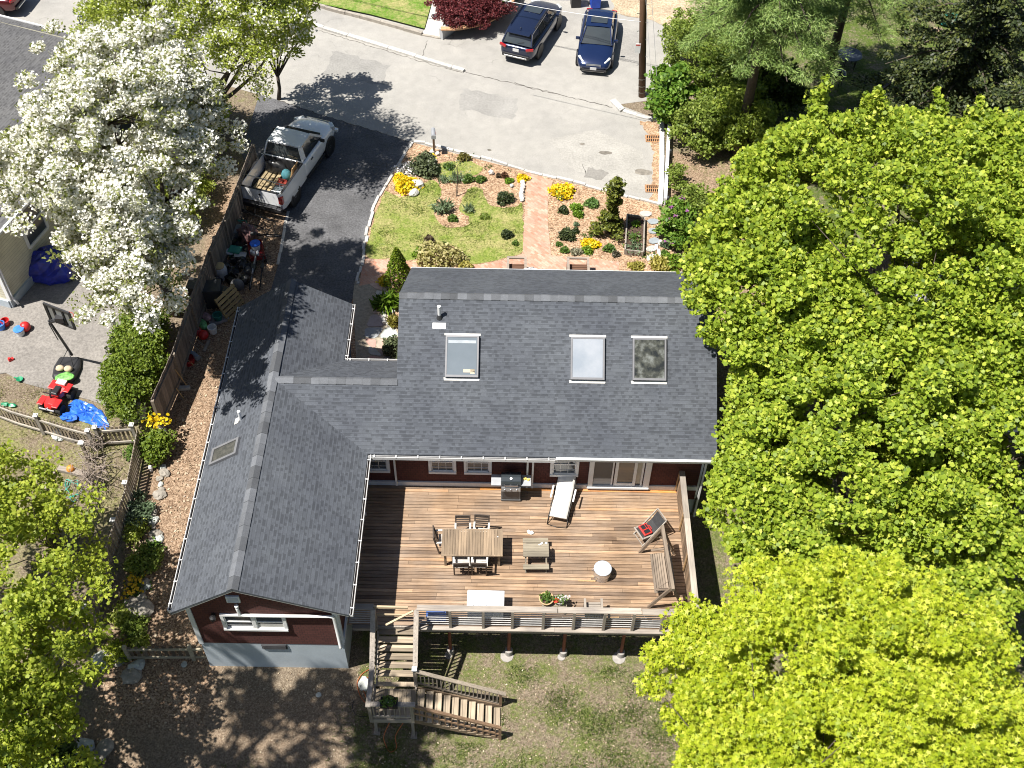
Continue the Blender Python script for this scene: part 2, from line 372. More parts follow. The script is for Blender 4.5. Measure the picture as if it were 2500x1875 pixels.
sheet('brick_path',poly([(98,783),(440,812),(440,900),(330,935),(220,930),(70,960)],c8,GZ),BRICK,.023)
# flagstones by the house corner
FLAG=NT('flagstone')
_p=FLAG.pos();FLAG.col(FLAG.mix(1,FLAG.ramp(FLAG.attr('shade'),[(0,(.33,.4,.4)),(.3,(.42,.44,.42)),(.5,(.45,.38,.31)),(.7,(.4,.24,.2)),(.85,(.28,.3,.33)),(1,(.5,.47,.4))]),FLAG.ramp(FLAG.noise(5,5,.65,_p),[(.3,(.8,.8,.8)),(.7,(1.15,1.15,1.15))]),'MULTIPLY'));FLAG.set(Roughness=.8)
sheet('patio_base',poly([(762,640),(768,600),(850,606),(842,640),(835,690),(858,705)],z=GZ)+[Vector((4.3,5,GZ)),Vector((4.3,1.9,GZ)),Vector((1.7,1.9,GZ)),Vector((1.9,4.6,GZ))],mat('patio_grout',(.3,.26,.2),.95,.3,8,fine=.3),.02)
mb=MB();r=random.Random(11)
reg=[(1.75,1.9),(4.3,1.9),(4.3,4.6),(3.75,5.1),(3.45,7.0),(3.35,8.6),(2.25,8.9),(2.2,6.5),(1.95,4.6)]
def inside(p,R):
    c=False
    for i in range(len(R)):
        a,b=R[i],R[i-1]
        if (a[1]>p[1])!=(b[1]>p[1]) and p[0]<(b[0]-a[0])*(p[1]-a[1])/(b[1]-a[1])+a[0]:c=not c
    return c
gx=np.arange(1.5,4.7,.62);gy=np.arange(1.8,9.1,.6);PT={}
for i in range(len(gx)):
    for j in range(len(gy)):PT[i,j]=Vector((gx[i]+r.uniform(-.2,.2),gy[j]+r.uniform(-.2,.2),GZ+.035))
for i in range(len(gx)-1):
    for j in range(len(gy)-1):
        q=[PT[i,j],PT[i+1,j],PT[i+1,j+1],PT[i,j+1]];c=sum(q,Vector())/4
        if not inside(c,reg):continue
        q=[c+(a-c)*.9 for a in q];o=[]
        for k in range(4):
            a,b=q[k],q[(k+1)%4];o+=[a.lerp(b,.16),a.lerp(b,.84)]
        mb.prism([(v.x,v.y) for v in o],GZ+.015,GZ+.035+r.uniform(0,.006),r.random())
o=mb.build('flagstone_patio',FLAG.m);o['kind']='structure'
# kerbs
mb=MB();strip(mb,smooth_line(poly([(893,309),(905,306),(925,312),(1000,333),(1060,348),(1130,370),(1240,396),(1330,420),(1424,445)])),.13,-.82,-.69,.7,jit=.045,gap=.02);strip(mb,smooth_line(poly(D_R,c2)),.12,-.82,-.7,.5,jit=.05,gap=.02)
o=mb.build('kerb',GRANITE,bevel=.012);o['kind']='structure'
mb=MB();strip(mb,poly([(640,43),(700,62),(800,93),(900,124),(1002,155)]),.22,-.82,-.68,1.9,jit=.015,gap=.015)
strip(mb,poly([(1323,219),(1334,233),(1345,240)]),.3,-.82,-.68,.9,jit=.02);strip(mb,poly([(1346,241),(1375,250),(1404,257),(1424,262)]),.2,-.82,-.71,.8,jit=.03)
strip(mb,poly([(623,456),(618,480),(611,515),(606,545),(601,572)]),.12,-.82,-.765,.7,jit=.02,gap=.02)
o=mb.build('kerb',GRANITE,bevel=.012);o['kind']='structure'
mb=MB();strip(mb,poly([(1429,262),(1430,330),(1428,400),(1425,446)]),.22,-.82,-.66,1.6,jit=.01,gap=.01);o=mb.build('kerb',CONC,bevel=.012);o['kind']='structure'
# crack and seam lines in the road, dirt along the edge
def ribbon(mb,line,w,z,seed=1,sh=.5):
    r=random.Random(seed);L=[Vector((p[0],p[1],z)) for p in line];a=[];b=[]
    for i,p in enumerate(L):
        d=(L[min(i+1,len(L)-1)]-L[max(i-1,0)]).normalized();n=Vector((-d.y,d.x,0));ww=w*r.uniform(.25,1.2);o=n*r.uniform(-.05,.05);a.append(p+n*ww/2+o);b.append(p-n*ww/2+o)
    for i in range(len(L)-1):mb.add([a[i],b[i],b[i+1],a[i+1]],[(0,1,2,3)],sh)
def dense(pts,step=.15):
    out=[]
    for i in range(len(pts)-1):
        k=max(1,int((pts[i+1]-pts[i]).length/step));out+=[pts[i].lerp(pts[i+1],j/k) for j in range(k)]
    return out+[pts[-1]]
DK=mat('crack_fill',(.07,.062,.055),.95,.3,9)
mb=MB()
for k,(l,wd) in enumerate([([(1003,155),(1060,170),(1110,181),(1180,197),(1250,215),(1323,232)],.05),([(1110,178),(1145,190),(1200,203)],.05),([(922,88),(920,100),(912,121)],.035),([(690,66),(800,100),(900,130),(1000,158)],.04),([(1260,355),(1265,376),(1278,362),(1290,378)],.03)]):ribbon(mb,dense(poly(l)),wd,-.7925,k)
ribbon(mb,dense(poly([(800,362),(835,352),(838,366),(826,378)])),.04,-.785,9);ribbon(mb,dense(poly([(600,216),(645,232),(692,248),(800,280),(893,309)])),.05,-.785,10)
o=mb.build('road_crack',DK);o['kind']='structure'
mb=MB()
for (x,y,a,b,s) in[(1307,330,.33,.13,.5),(1258,311,.13,.09,.5),(1057,324,.1,.09,.3),(1388,372,.45,.22,.8),(725,80,.0,.0,.5)]:
    if a:
        c=at(x,y,-.7915);r=random.Random(x);mb.poly3([(c.x+a*math.cos(q*.52)*r.uniform(.75,1.15),c.y+b*math.sin(q*.52)*r.uniform(.75,1.15),c.z) for q in range(12)],s)
o=mb.build('road_stain',mat('road_stain_grime',(.15,.135,.115),.9,.3,6,shade=.4,fine=.3));o['kind']='structure'
for i,(pts,c_) in enumerate([([(1185,300),(1290,282),(1390,330),(1400,420),(1330,405),(1230,360)],(.3,.288,.265)),([(1000,190),(1120,215),(1110,260),(990,235)],(.25,.242,.228)),([(720,110),(840,140),(830,185),(700,160)],(.23,.223,.21)),([(1270,362),(1312,372),(1300,392),(1262,382)],(.2,.19,.175)),([(1340,60),(1395,75),(1390,140),(1335,130)],(.25,.24,.225))]):
    sheet('road_patch',ragged(poly(pts),.1,.25,30+i),mat('patch_tone_'+'abcde'[i],c_,.92,.14,.8,fine=.16),.0075+.0003*i)
sheet('leaf_drift',ragged(poly([(1380,262),(1424,264),(1427,440),(1405,436),(1412,330),(1398,290)]),.08,.2,6),mulch_mat('leaf_litter',(.2,.12,.07),(.38,.25,.15),(.5,.38,.27)),.0105)
# across the street
sheet('lawn',poly([(669,0),(935,0),(917,66),(800,35),(672,8),(560,-30),(560,-120),(935,-120)]),GLAWN,.12)
sheet('front_walk',poly([(917,66),(945,-30),(985,-30),(952,82),(911,76)]),CONC,.05)
mb=MB();strip(mb,poly([(560,-22),(669,10),(800,45),(912,76)]),.16,-.82,-.62,1.1,jit=.02,gap=.01);strip(mb,poly([(911,76),(952,83)]),.14,-.82,-.73,.8,jit=.02);o=mb.build('kerb',mat('edging_stone',(.3,.27,.23),.85,.25,5,fine=.3),bevel=.01);o['kind']='structure'
bank=ragged(poly([(1330,30),(1400,42),(1440,55),(1500,60),(1560,-40),(1300,-40)]),.1,.3,8);sheet('dirt_bank',bank,mulch_mat('sandy_dirt',(.3,.22,.15),(.44,.35,.24),(.5,.44,.33)),.02)
sheet('walkway',poly([(0,0)]*0+[(9,805),(60,640),(190,590),(262,640),(275,760),(262,860),(235,882),(180,858),(90,836)]),PATIO_ASPH,-.0)if False else None
# ================================================================ HOUSE
def shingle_mat(name,c):
    t=NT(name);tc=t.n('TexCoord');uv=tc.outputs['UV'];p=tc.outputs['Object'];RH=.128
    def br(bw,off,loc):
        mp=t.n('Mapping');t.l(uv,mp.inputs[0]);mp.inputs['Location'].default_value=loc
        b=t.n('TexBrick');t.l(mp.outputs[0],b.inputs['Vector']);b.inputs['Scale'].default_value=1;b.inputs['Brick Width'].default_value=bw;b.inputs['Row Height'].default_value=RH;b.inputs['Mortar Size'].default_value=0;b.offset=off;b.offset_frequency=2
        b.inputs['Color1'].default_value=(0,0,0,1);b.inputs['Color2'].default_value=(1,1,1,1);return b.outputs[0]
    b1=br(.31,.37,(0,0,0));b2=br(.11,.61,(.13,0,0));b3=br(.085,.3,(.05,0,0))
    k=t.ramp(b1,[(0,tuple(x*.9 for x in c)),(1,tuple(x*1.12 for x in c))])
    sp=t.n('SeparateXYZ');t.l(uv,sp.inputs[0]);fr=t.mth('FRACT',t.mth('DIVIDE',sp.outputs[1],RH))
    low=t.ramp(fr,[(.36,0.),(.46,1.)])           # the upper part of a course, where the darker laminated tabs show
    tab=t.mth('MULTIPLY',t.ramp(b2,[(.58,0.),(.66,1.)]),low)
    k=t.mix(t.mth('MULTIPLY',tab,.58),k,tuple(x*.5 for x in c))
    k=t.mix(t.mth('MULTIPLY',t.ramp(b3,[(.72,0.),(.8,.5)]),t.mth('SUBTRACT',1,low)),k,tuple(min(1,x*1.35) for x in c))
    k=t.mix(1,k,t.ramp(fr,[(0,.62),(.07,.7),(.13,1.),(.93,1.),(1,.8)]),'MULTIPLY')
    k=t.mix(1,k,t.ramp(t.noise(.5,5,.6,p),[(.3,(.84,.84,.87)),(.7,(1.16,1.15,1.13))]),'MULTIPLY');k=t.mix(1,k,t.ramp(t.noise(55,2,.8,p),[(.25,(.8,.8,.8)),(.75,(1.2,1.2,1.2))]),'MULTIPLY')
    t.col(k);t.set(Roughness=.9);t.b.inputs['Specular IOR Level'].default_value=.25;t.bump(t.mth('ADD',fr,t.mth('MULTIPLY',t.noise(60,2,.7,p),.5)),.3,.015);return t.m
SHING=shingle_mat('asphalt_shingles',(.078,.086,.1))
CAPM=mat('ridge_shingle',(.1,.106,.118),.85,.15,3,fine=.2,shade=.35)
SIDING=brick_mat('red_shingle_siding',(.078,.021,.017),(.1,.03,.024),(.025,.008,.007),.16,.115,0,.006,True)
FOUND=mat('foundation_paint',(.4,.45,.49),.75,.08,1.2,fine=.06)
hw,hwr,he,hr=2.039,3.196,2.2785,3.637;yS,yN=-7.882,4.599;heW,heE,ygf=2.2225,2.455,1.881
yme,yru,hur,xu,XR,yfe,hfe=-2.0147,2.3907,5.249,4.07,14.57,6.397,2.60
house=thing('house','red shingled house with a dark grey roof, skylights and white gutters round its deck','house',(0,0,0))
rf=MB()
rf.roofuv([(-hw,yS,heW),(0,yS,hr),(0,yN,hr),(-hw,yN,heW)])
rf.roofuv([(0,yN,hr),(hw,yN,heE),(hw,ygf,heE),(0,0,hr)])
rf.roofuv([(0,0,hr),(hwr,yme,he),(hwr,yS,he),(0,yS,hr)])
rf.roofuv([(0,0,hr),(hwr,yme,he),(XR,yme,he),(XR,yru,hur),(xu,yru,hur),(xu,0,hr)])
rf.roofuv([(0,0,hr),(xu+.3,0,hr),(xu+.3,ygf,heE),(hw,ygf,heE)])
rf.roofuv([(xu,yru,hur),(XR,yru,hur),(XR,yfe,hfe),(xu,yfe,hfe)])
roof=rf.build('roof',SHING,house)
def caps(p,q,w,da,db,L,seed):
    """ridge caps: da, db = drop per metre on either side"""
    r=random.Random(seed);mb=MB();p,q=Vector(p),Vector(q);d=(q-p);n=int(d.length/L);u=d.normalized();s=Vector((u.y,-u.x,0))
    for i in range(n):
        a=p+u*(d.length*i/n);b=p+u*(d.length*(i+1)/n+.03);lift=.02+.012*(i%2)
        vs=[]
        for e,l in((a,lift+.006),(b,lift)):
            vs+=[e+s*w+Vector((0,0,-da*w+l)),e+Vector((0,0,l+.012)),e-s*w+Vector((0,0,-db*w+l))]
        lo=[v-Vector((0,0,.03)) for v in vs]
        mb.add(vs+lo,[(0,1,4,3),(1,2,5,4),(0,3,9,6),(2,8,11,5),(0,6,7,1),(1,7,8,2),(3,4,10,9),(4,5,11,10)],r.random())
    return mb
for m_ in(caps((0,yS,hr),(0,yN,hr),.17,.425,.694,.42,1),caps((0.1,0,hr),(xu,0,hr),.15,.674,.628,.27,2),caps((xu,yru,hur),(XR,yru,hur),.15,.674,.661,.27,3)):m_.build('ridge_cap',CAPM,roof)
# walls (uv in metres for the shingle courses)
def wall(name,pts,m=SIDING):
    mb=MB();mb.walluv(pts);return mb.build(name,m,house)
zb=-.066
def rz_(x): # underside of wing roof over x
    return hr-.694*-x-.1 if x<0 else hr-.425*x-.1
wall('wall',[(-1.62,-7.63,zb),(2.76,-7.63,zb),(2.76,-7.63,rz_(2.76)),(0,-7.63,rz_(0)),(-1.62,-7.63,rz_(-1.62))])
wall('wall',[(-1.62,4.3,-.8),(-1.62,-7.63,zb),(-1.62,-7.63,2.4),(-1.62,4.3,2.4)])
wall('wall',[(2.76,-7.63,zb),(2.76,-1.58,zb),(2.76,-1.58,2.36),(2.76,-7.63,2.36)])
wall('wall',[(2.76,-1.58,-.6),(14.25,-1.58,-.6),(14.25,-1.58,2.47),(2.76,-1.58,2.47)])
wall('wall',[(14.25,-1.58,-1.6),(14.25,6.0,-.9),(14.25,6.0,2.75),(14.25,yru,5.1),(14.25,-1.58,2.47)])
wall('wall',[(4.4,-1.58,-.9),(4.4,6.0,-.9),(4.4,6.0,2.75),(4.4,yru,5.1),(4.4,-1.58,2.47)])
wall('wall',[(14.25,6.0,-.9),(4.4,6.0,-.9),(4.4,6.0,2.75),(14.25,6.0,2.75)])
wall('wall',[(1.72,4.3,-.8),(-1.62,4.3,-.8),(-1.62,4.3,2.4),(0,4.3,3.5),(1.72,4.3,2.55)])
wall('wall',[(1.72,1.55,-.8),(1.72,4.3,-.8),(1.72,4.3,2.58),(1.72,1.55,2.58)])
wall('wall',[(4.4,1.55,-.8),(1.72,1.55,-.8),(1.72,1.55,2.58),(4.4,1.55,2.58)])
mb=MB()
for p,q in(((-1.64,-7.615),(2.78,-7.615)),((2.78,-7.615),(2.78,-1.6)),((-1.64,4.3),(-1.64,-7.615))):mb.walluv([(*p,-3),(*q,-3),(*q,zb),(*p,zb)])
for p,q in(((2.76,-1.56),(14.27,-1.56)),((14.27,-1.56),(14.27,6.0))):mb.walluv([(*p,-3.2),(*q,-3.2),(*q,-.55),(*p,-.55)])
mb.build('foundation',FOUND,house)
def part(name,fn,m,parent=None,**k):
    mb=MB();fn(mb);return mb.build(name,m,parent or house,**k)
# corner boards, rakes, base trim
for x in(-1.6,2.7):part('corner_board',lambda mb:mb.box((x,-7.645,1.05),(.14,.05,2.25)),TRIM)
for x in(-1.64,2.78):part('corner_board',lambda mb:mb.box((x,-7.57,1.05),(.05,.12,2.25)),TRIM)
part('base_trim',lambda mb:mb.box((8.5,-1.61,.12),(11.5,.06,.2)),TRIM);part('base_trim',lambda mb:mb.box((2.8,-4.6,.12),(.06,6,.2)),TRIM);part('corner_board',lambda mb:mb.box((14.27,-1.53,.95),(.07,.14,2.9)),TRIM)

for p_,q_ in(((-hw,yS+.03,heW-.07),(0,yS+.03,hr-.07)),((0,yS+.03,hr-.07),(hwr,yS+.03,he-.07)),((0,yN-.03,hr-.07),(hw,yN-.03,heE-.07)),((-hw,yN-.03,heW-.07),(0,yN-.03,hr-.07)),((XR-.04,yme,he-.1),(XR-.04,yru,hur-.1)),((XR-.04,yru,hur-.1),(XR-.04,yfe,hfe-.1)),((xu+.04,.1,hr-.02),(xu+.04,yru,hur-.1)),((xu+.04,yru,hur-.1),(xu+.04,yfe,hfe-.1))):
    part('rake_board',lambda mb:mb.bar(p_,q_,.05,.11),mat('rake_grey',(.4,.4,.38),.6,.1,4))

GDARK=mat('gutter_inner_dark',(.035,.025,.02),.9,.4,8)  # dark brown strip laid along the inside of the gutter trough
def gutter(p,q,side,z,br=.75):
    """white gutter: thin front lip, strap brackets, dark debris along the trough"""
    p,q=Vector((*p,z)),Vector((*q,z));d=(q-p).normalized();n=Vector((d.y,-d.x,0))*side;al=abs(d.x)>.5
    def f(mb):
        mb.bar(p+n*.02-Vector((0,0,.02)),q+n*.02-Vector((0,0,.02)),.012,.09);mb.bar(p+n*.1,q+n*.1,.02,.1);mb.bar(p+n*.06-Vector((0,0,.075)),q+n*.06-Vector((0,0,.075)),.1,.012)
        L=(q-p).length;k=max(2,int(L/br))
        for i in range(k+1):
            c=p+d*(L*(i+.3)/(k+.6));mb.box(c+n*.065+Vector((0,0,.052)),(.04 if al else .11,.11 if al else .04,.014))
        for e in(p,q):mb.box(e+n*.06-Vector((0,0,.02)),(.012 if al else .1,.1 if al else .012,.1))
    g_=part('gutter',f,mat('gutter_white',(.5,.5,.5),.5,.1,4));part('inner_strip',lambda mb:mb.bar(p+n*.06-Vector((0,0,.055)),q+n*.06-Vector((0,0,.055)),.066,.02),GDARK,g_)
gutter((-hw,yN),(-hw,yS+.1),1,heW-.07);gutter((hwr,yS+.02),(hwr,yme+.02),1,he-.07);gutter((hw,ygf),(hw,yN),1,heE-.07)
gutter((hwr,yme),(9.3,yme),1,he-.07);gutter((xu+.3,ygf),(hw,ygf),1,heE-.07)
for c_,d_ in(((11.95,yme-.02,he-.08),(5.25,.04,.17)),((11.95,yme-.04,he-.005),(5.25,.1,.014)),((8.8,yme+.02,he-.1),(11.5,.03,.18)),((hwr-.02,-4.9,he-.1),(.03,5.8,.18)),((9.3,yfe,hfe-.08),(10.5,.04,.16))):part('fascia',lambda mb:mb.box(c_,d_),TRIM)
for c_,d_ in(((8.7,-1.8,he-.19),(11.6,.42,.02)),((2.97,-4.7,he-.19),(.42,5.9,.02))):part('soffit',lambda mb:mb.box(c_,d_),TRIM)

# downspouts and the vent pipe on the gable
PIPE=mat('white_pipe',(.74,.74,.74),.4,.05,3)
def ds(p):
    def f(mb):
        mb.bar((p[0],yme-.02,he-.12),(p[0],-1.68,he-.42),.07,.05);mb.bar((p[0],-1.68,he-.42),(p[0],-1.68,.1),.08,.06)
    part('downspout',f,PIPE)
ds((3.98,));ds((8.42,));ds((8.6,))
def dsr(mb): mb.bar((14.4,yme,he-.1),(14.34,-1.7,he-.5),.07,.05);mb.bar((14.34,-1.7,he-.5),(14.34,-1.7,-1.9),.07,.06)
part('downspout',dsr,PIPE)
def gp(mb):
    mb.tube([(-.11,-7.7,2.33),(-.11,-7.71,2.2),(-.09,-7.72,1.92),(0,-7.72,1.86),(.4,-7.72,1.85),(2.55,-7.72,1.88),(2.64,-7.72,1.85),(2.68,-7.72,1.76),(2.7,-7.72,.0),(2.7,-7.75,-.06)],.048,10)
    mb.tube([(-.11,-7.7,2.33),(-.11,-7.7,2.4)],.062,10)
part('vent_pipe',gp,PIPE,smooth=True)
def louvre(mb):
    mb.box((-.165,-7.65,2.68),(.4,.05,.36))
    for i in range(5):mb.box((-.165,-7.685,2.56+.06*i),(.32,.03,.02))
part('gable_vent',louvre,TRIM)
def bv(mb):
    mb.box((.62,-7.63,-.24),(.78,.04,.28))
    for i in range(5):mb.box((.62,-7.66,-.34+.05*i),(.72,.03,.015))
part('basement_vent',bv,mat('dark_grille',(.035,.036,.04),.6,.2,4))
def lamp(mb):
    mb.box((-.9,-7.66,1.72),(.12,.05,.16));mb.lathe([(.03,0),(.09,-.04),(.08,-.16),(.02,-.2)],(-.9,-7.78,1.85),10);mb.bar((-.9,-7.66,1.8),(-.9,-7.78,1.86),.03)
part('wall_lamp',lamp,BLACK)
GL=glass('window_glass',(.05,.06,.075),.08)
def window(x0,x1,z0,z1,y,nx=1,rail=True,sill=True,mull=0,fr=.09,grid=False,blind_or_glint=None):
    def f(mb):
        mb.box(((x0+x1)/2,y-.03,z1-fr/2),(x1-x0,.07,fr));mb.box(((x0+x1)/2,y-.045,z0+fr/2),(x1-x0,.1,fr))
        for x in(x0+fr/2,x1-fr/2):mb.box((x,y-.03,(z0+z1)/2),(fr,.07,z1-z0-2*fr))
        for i in range(1,nx):mb.box((x0+(x1-x0)*i/nx,y-.03,(z0+z1)/2),(.1,.07,z1-z0-2*fr))
    w=part('window',f,WHITE)
    def s(mb):
        if rail:
            for i in range(nx):
                a=x0+fr+(x1-x0-fr)*i/nx;b=x0+(x1-x0-fr)*(i+1)/nx
                mb.box(((a+b)/2,y-.018,(z0+z1)/2),(b-a,.03,.05))
                for xx in(a+.02,b-.02):mb.box((xx,y-.018,(z0+z1)/2),(.03,.028,z1-z0-2*fr))
                mb.box(((a+b)/2,y-.018,z0+fr+.02),(b-a,.028,.04))
                if grid:
                    for q in(.33,.66):mb.box((a+(b-a)*q,y-.014,(z0+z1)/2),(.014,.014,z1-z0-2*fr))
                    for q in(.25,.75):mb.box(((a+b)/2,y-.014,z0+(z1-z0)*q),(b-a,.014,.014))
    if rail:part('sash',s,WHITE,w)
    def g(mb):mb.box(((x0+x1)/2,y-.005,(z0+z1)/2),(x1-x0-.1,.012,z1-z0-.1))
    part('pane',g,GL,w)
    if blind_or_glint:
        for (a,b,c,d) in blind_or_glint:
            part('blind_or_glint',lambda mb:mb.box(((a+b)/2,y-.0135,(c+d)/2),(b-a,.004,d-c)),mat('blind_cloth',(.42,.41,.38),.8,.1,3),w)
    return w
window(-.72,1.22,.9,1.8,-7.63,2,True,blind_or_glint=[(.3,1.1,1.0,1.22)])
window(2.8,3.8,.78,1.95,-1.58,1,grid=True);window(5.1,6.03,.77,1.95,-1.58,1,grid=True);window(6.29,7.22,.77,1.95,-1.58,1,grid=True);window(9.18,10.14,.73,1.95,-1.58,1,grid=True)
# sliding door
def df(mb):
    mb.box((10.57,-1.63,1.12),(.16,.1,2.0));mb.box((12.47,-1.63,1.12),(.2,.1,2.0));mb.box((11.52,-1.63,2.06),(2.1,.1,.14));mb.box((11.52,-1.65,.16),(2.1,.14,.09))
sd=part('sliding_door',df,WHITE)
def leaf(mb):
    for x in(11.42,12.05):mb.box((x,-1.615,1.08),(.1,.05,1.76))
    mb.box((11.73,-1.615,.28),(.54,.045,.17));mb.box((11.73,-1.615,1.94),(.54,.045,.1));mb.box((12.3,-1.61,1.08),(.06,.05,1.76));mb.box((11.3,-1.6,1.08),(.05,.05,1.76))
part('door_leaf',leaf,WHITE,sd);part('pane',lambda mb:mb.box((11.73,-1.6,1.12),(.54,.012,1.56)),glass('door_glass',(.11,.1,.085),.1),sd)
part('pane',lambda mb:mb.box((12.18,-1.6,1.12),(.2,.012,1.6)),mat('beige_blind',(.4,.37,.3),.6,.1,4),sd)
part('door_screen',lambda mb:mb.box((10.98,-1.6,1.1),(.62,.01,1.7)),mat('door_dark',(.035,.05,.065),.25,.15,2),sd)
part('door_screen',lambda mb:mb.box((10.98,-1.607,.42),(.6,.006,.34)),mat('door_floor_light',(.3,.31,.32),.5,.1,2),sd)
# skylights
def on_main(x,y,l=0): # point on rear main slope lifted by l along the normal
    n=Vector((0,-.674,1)).normalized();return Vector((x,y,hr+.674*y))+n*l
def skylight(x0,x1,y0,y1,f,gm,name='skylight'):
    """y0 upper, y1 lower edge"""
    def fr(mb):
        P=lambda x,y,l:f(x,y,l)
        for (a,b,c,d,h) in((x0-.03,x1+.03,y0+.03,y0-.02,.13),(x0-.03,x1+.03,y1+.02,y1-.04,.13),(x0-.03,x0+.025,y0-.02,y1+.02,.13),(x1-.025,x1+.03,y0-.02,y1+.02,.13)):
            lo=[P(a,c,.0),P(b,c,.0),P(b,d,.0),P(a,d,.0)];hi=[P(a,c,h),P(b,c,h),P(b,d,h),P(a,d,h)]
            mb.add(lo+hi,[(0,1,2,3),(7,6,5,4),(0,4,5,1),(1,5,6,2),(2,6,7,3),(3,7,4,0)])
    s=part(name,fr,mat('skylight_frame',(.2,.2,.21),.35,.08,3,metal=.3))
    def fl(mb):
        P=lambda x,y:f(x,y,.018);mb.poly3([P(x0-.08,y0+.1),P(x1+.08,y0+.1),P(x1+.08,y0+.04),P(x0-.08,y0+.04)][::-1]);mb.poly3([P(x0-.08,y1-.05),P(x1+.08,y1-.05),P(x1+.06,y1-.13),P(x0-.06,y1-.13)][::-1])
    part('flashing',fl,mat('flashing_metal',(.5,.49,.47),.45,.15,6),s)
    def g(mb):mb.poly3([f(x0+.03,y0-.02,.115),f(x0+.03,y1+.02,.115),f(x1-.03,y1+.02,.115),f(x1-.03,y0-.02,.115)])
    part('pane',g,gm,s);return s
def skymat(name,stops,scale,bias=0):
    t=NT(name);p=t.pos();n=t.noise(scale,4,.55,p);t.col(t.ramp(n,stops));t.set(Roughness=.12);t.b.inputs['Coat Weight'].default_value=.6;t.b.inputs['Coat Roughness'].default_value=.03;return t.m
sk1=skylight(5.68,6.71,1.22,.15,on_main,skymat('skylight_shade_blue',[(.3,(.13,.155,.175)),(.7,(.15,.175,.2))],1.5))
skylight(9.79,10.84,1.24,.14,on_main,skymat('skylight_shade_white',[(.35,(.24,.27,.31)),(.65,(.32,.34,.375))],1.2))
skylight(11.82,12.86,1.24,.15,on_main,skymat('skylight_tree_reflection',[(.4,(.02,.022,.02)),(.52,(.06,.062,.05)),(.68,(.17,.18,.17))],3.2))  # pale blotches painted into the pane as reflected trees
def patch3(sk,pts,m):part('blind_or_glint',lambda mb:mb.poly3([on_main(x,y,.117) for x,y in pts]),m,sk)
patch3(sk1,[(5.74,1.12),(5.74,1.04),(6.65,1.04),(6.65,1.12)],mat('sky_glint',(.34,.37,.4),.15,.15,4));patch3(sk1,[(6.25,.33),(6.25,.24),(6.62,.24),(6.62,.33)],mat('tan_card',(.45,.38,.27),.5,.1,4));patch3(sk1,[(6.48,.33),(6.62,.33),(6.62,.2),(6.48,.2)][::-1],mat('tan_card',(0,0,0)))  # upper strip is a sky reflection painted on the pane; the rest is tan card
def on_west(x,y,l=0):
    n=Vector((-.694,0,1)).normalized();return Vector((x,y,hr+.694*x))+n*l
def skyw(mb):
    P=on_west;x0,x1,y0,y1=-1.7,-.83,-2.12,-2.68
    for (a,b,c,d) in((x0-.05,x0+.03,y0+.05,y1-.05),(x1-.03,x1+.05,y0+.05,y1-.05),(x0+.03,x1-.03,y0+.05,y0-.03),(x0+.03,x1-.03,y1+.03,y1-.05)):
        lo=[P(a,c,0),P(b,c,0),P(b,d,0),P(a,d,0)];hi=[P(a,c,.1),P(b,c,.1),P(b,d,.1),P(a,d,.1)]
        mb.add(lo+hi,[(0,1,2,3),(7,6,5,4),(0,4,5,1),(1,5,6,2),(2,6,7,3),(3,7,4,0)])
s=part('skylight',skyw,mat('skylight_frame',(0,0,0)));part('pane',lambda mb:mb.poly3([on_west(-1.67,-2.15,.08),on_west(-.86,-2.15,.08),on_west(-.86,-2.65,.08),on_west(-1.67,-2.65,.08)]),skymat('skylight_dark',[(.4,(.035,.034,.03)),(.7,(.075,.07,.06))],6),s)
def stack(c,h,r):
    v=part('vent_stack',lambda mb:(mb.tube([c-Vector((0,0,.1)),c+Vector((0,0,h))],r,12),mb.tube([c+Vector((0,0,h)),c+Vector((0,0,h+.012))],r*1.08,12)),PIPE)
    return v
c=on_main(5.42,1.76);v=stack(c,.5,.055);part('boot',lambda mb:mb.tube([c-Vector((0,0,.05)),c+Vector((0,0,.12))],[.11,.075],12),mat('dark_grille',(0,0,0)),v)
part('flashing',lambda mb:mb.poly3([on_main(5.2,1.6,.02),on_main(5.2,1.44,.02),on_main(5.64,1.44,.02),on_main(5.64,1.6,.02)]),WHITE,v)
c=on_west(-.95,-1.22);v=stack(c,.4,.05);part('flashing',lambda mb:mb.poly3([on_west(-1.15,-1.35,.02),on_west(-1.0,-1.35,.02),on_west(-1.0,-1.1,.02),on_west(-1.15,-1.1,.02)]),mat('flashing_metal',(0,0,0)),v)
# front portico peeking over the eave
def portico(mb):
    mb.roofuv([(7.55,6.2,2.1),(8.5,6.2,2.42),(8.5,6.62,2.42),(7.55,6.62,2.1)],.06);mb.roofuv([(8.5,6.2,2.42),(9.45,6.2,2.1),(9.45,6.62,2.1),(8.5,6.62,2.42)],.06)
part('portico_roof',portico,SHING)
part('portico_frame',lambda mb:(mb.bar((7.5,6.64,2.06),(8.5,6.64,2.4),.05,.12),mb.bar((8.5,6.64,2.4),(9.5,6.64,2.06),.05,.12),mb.box((7.6,6.56,.6),(.12,.12,2.8)),mb.box((9.4,6.56,.6),(.12,.12,2.8))),WHITE)
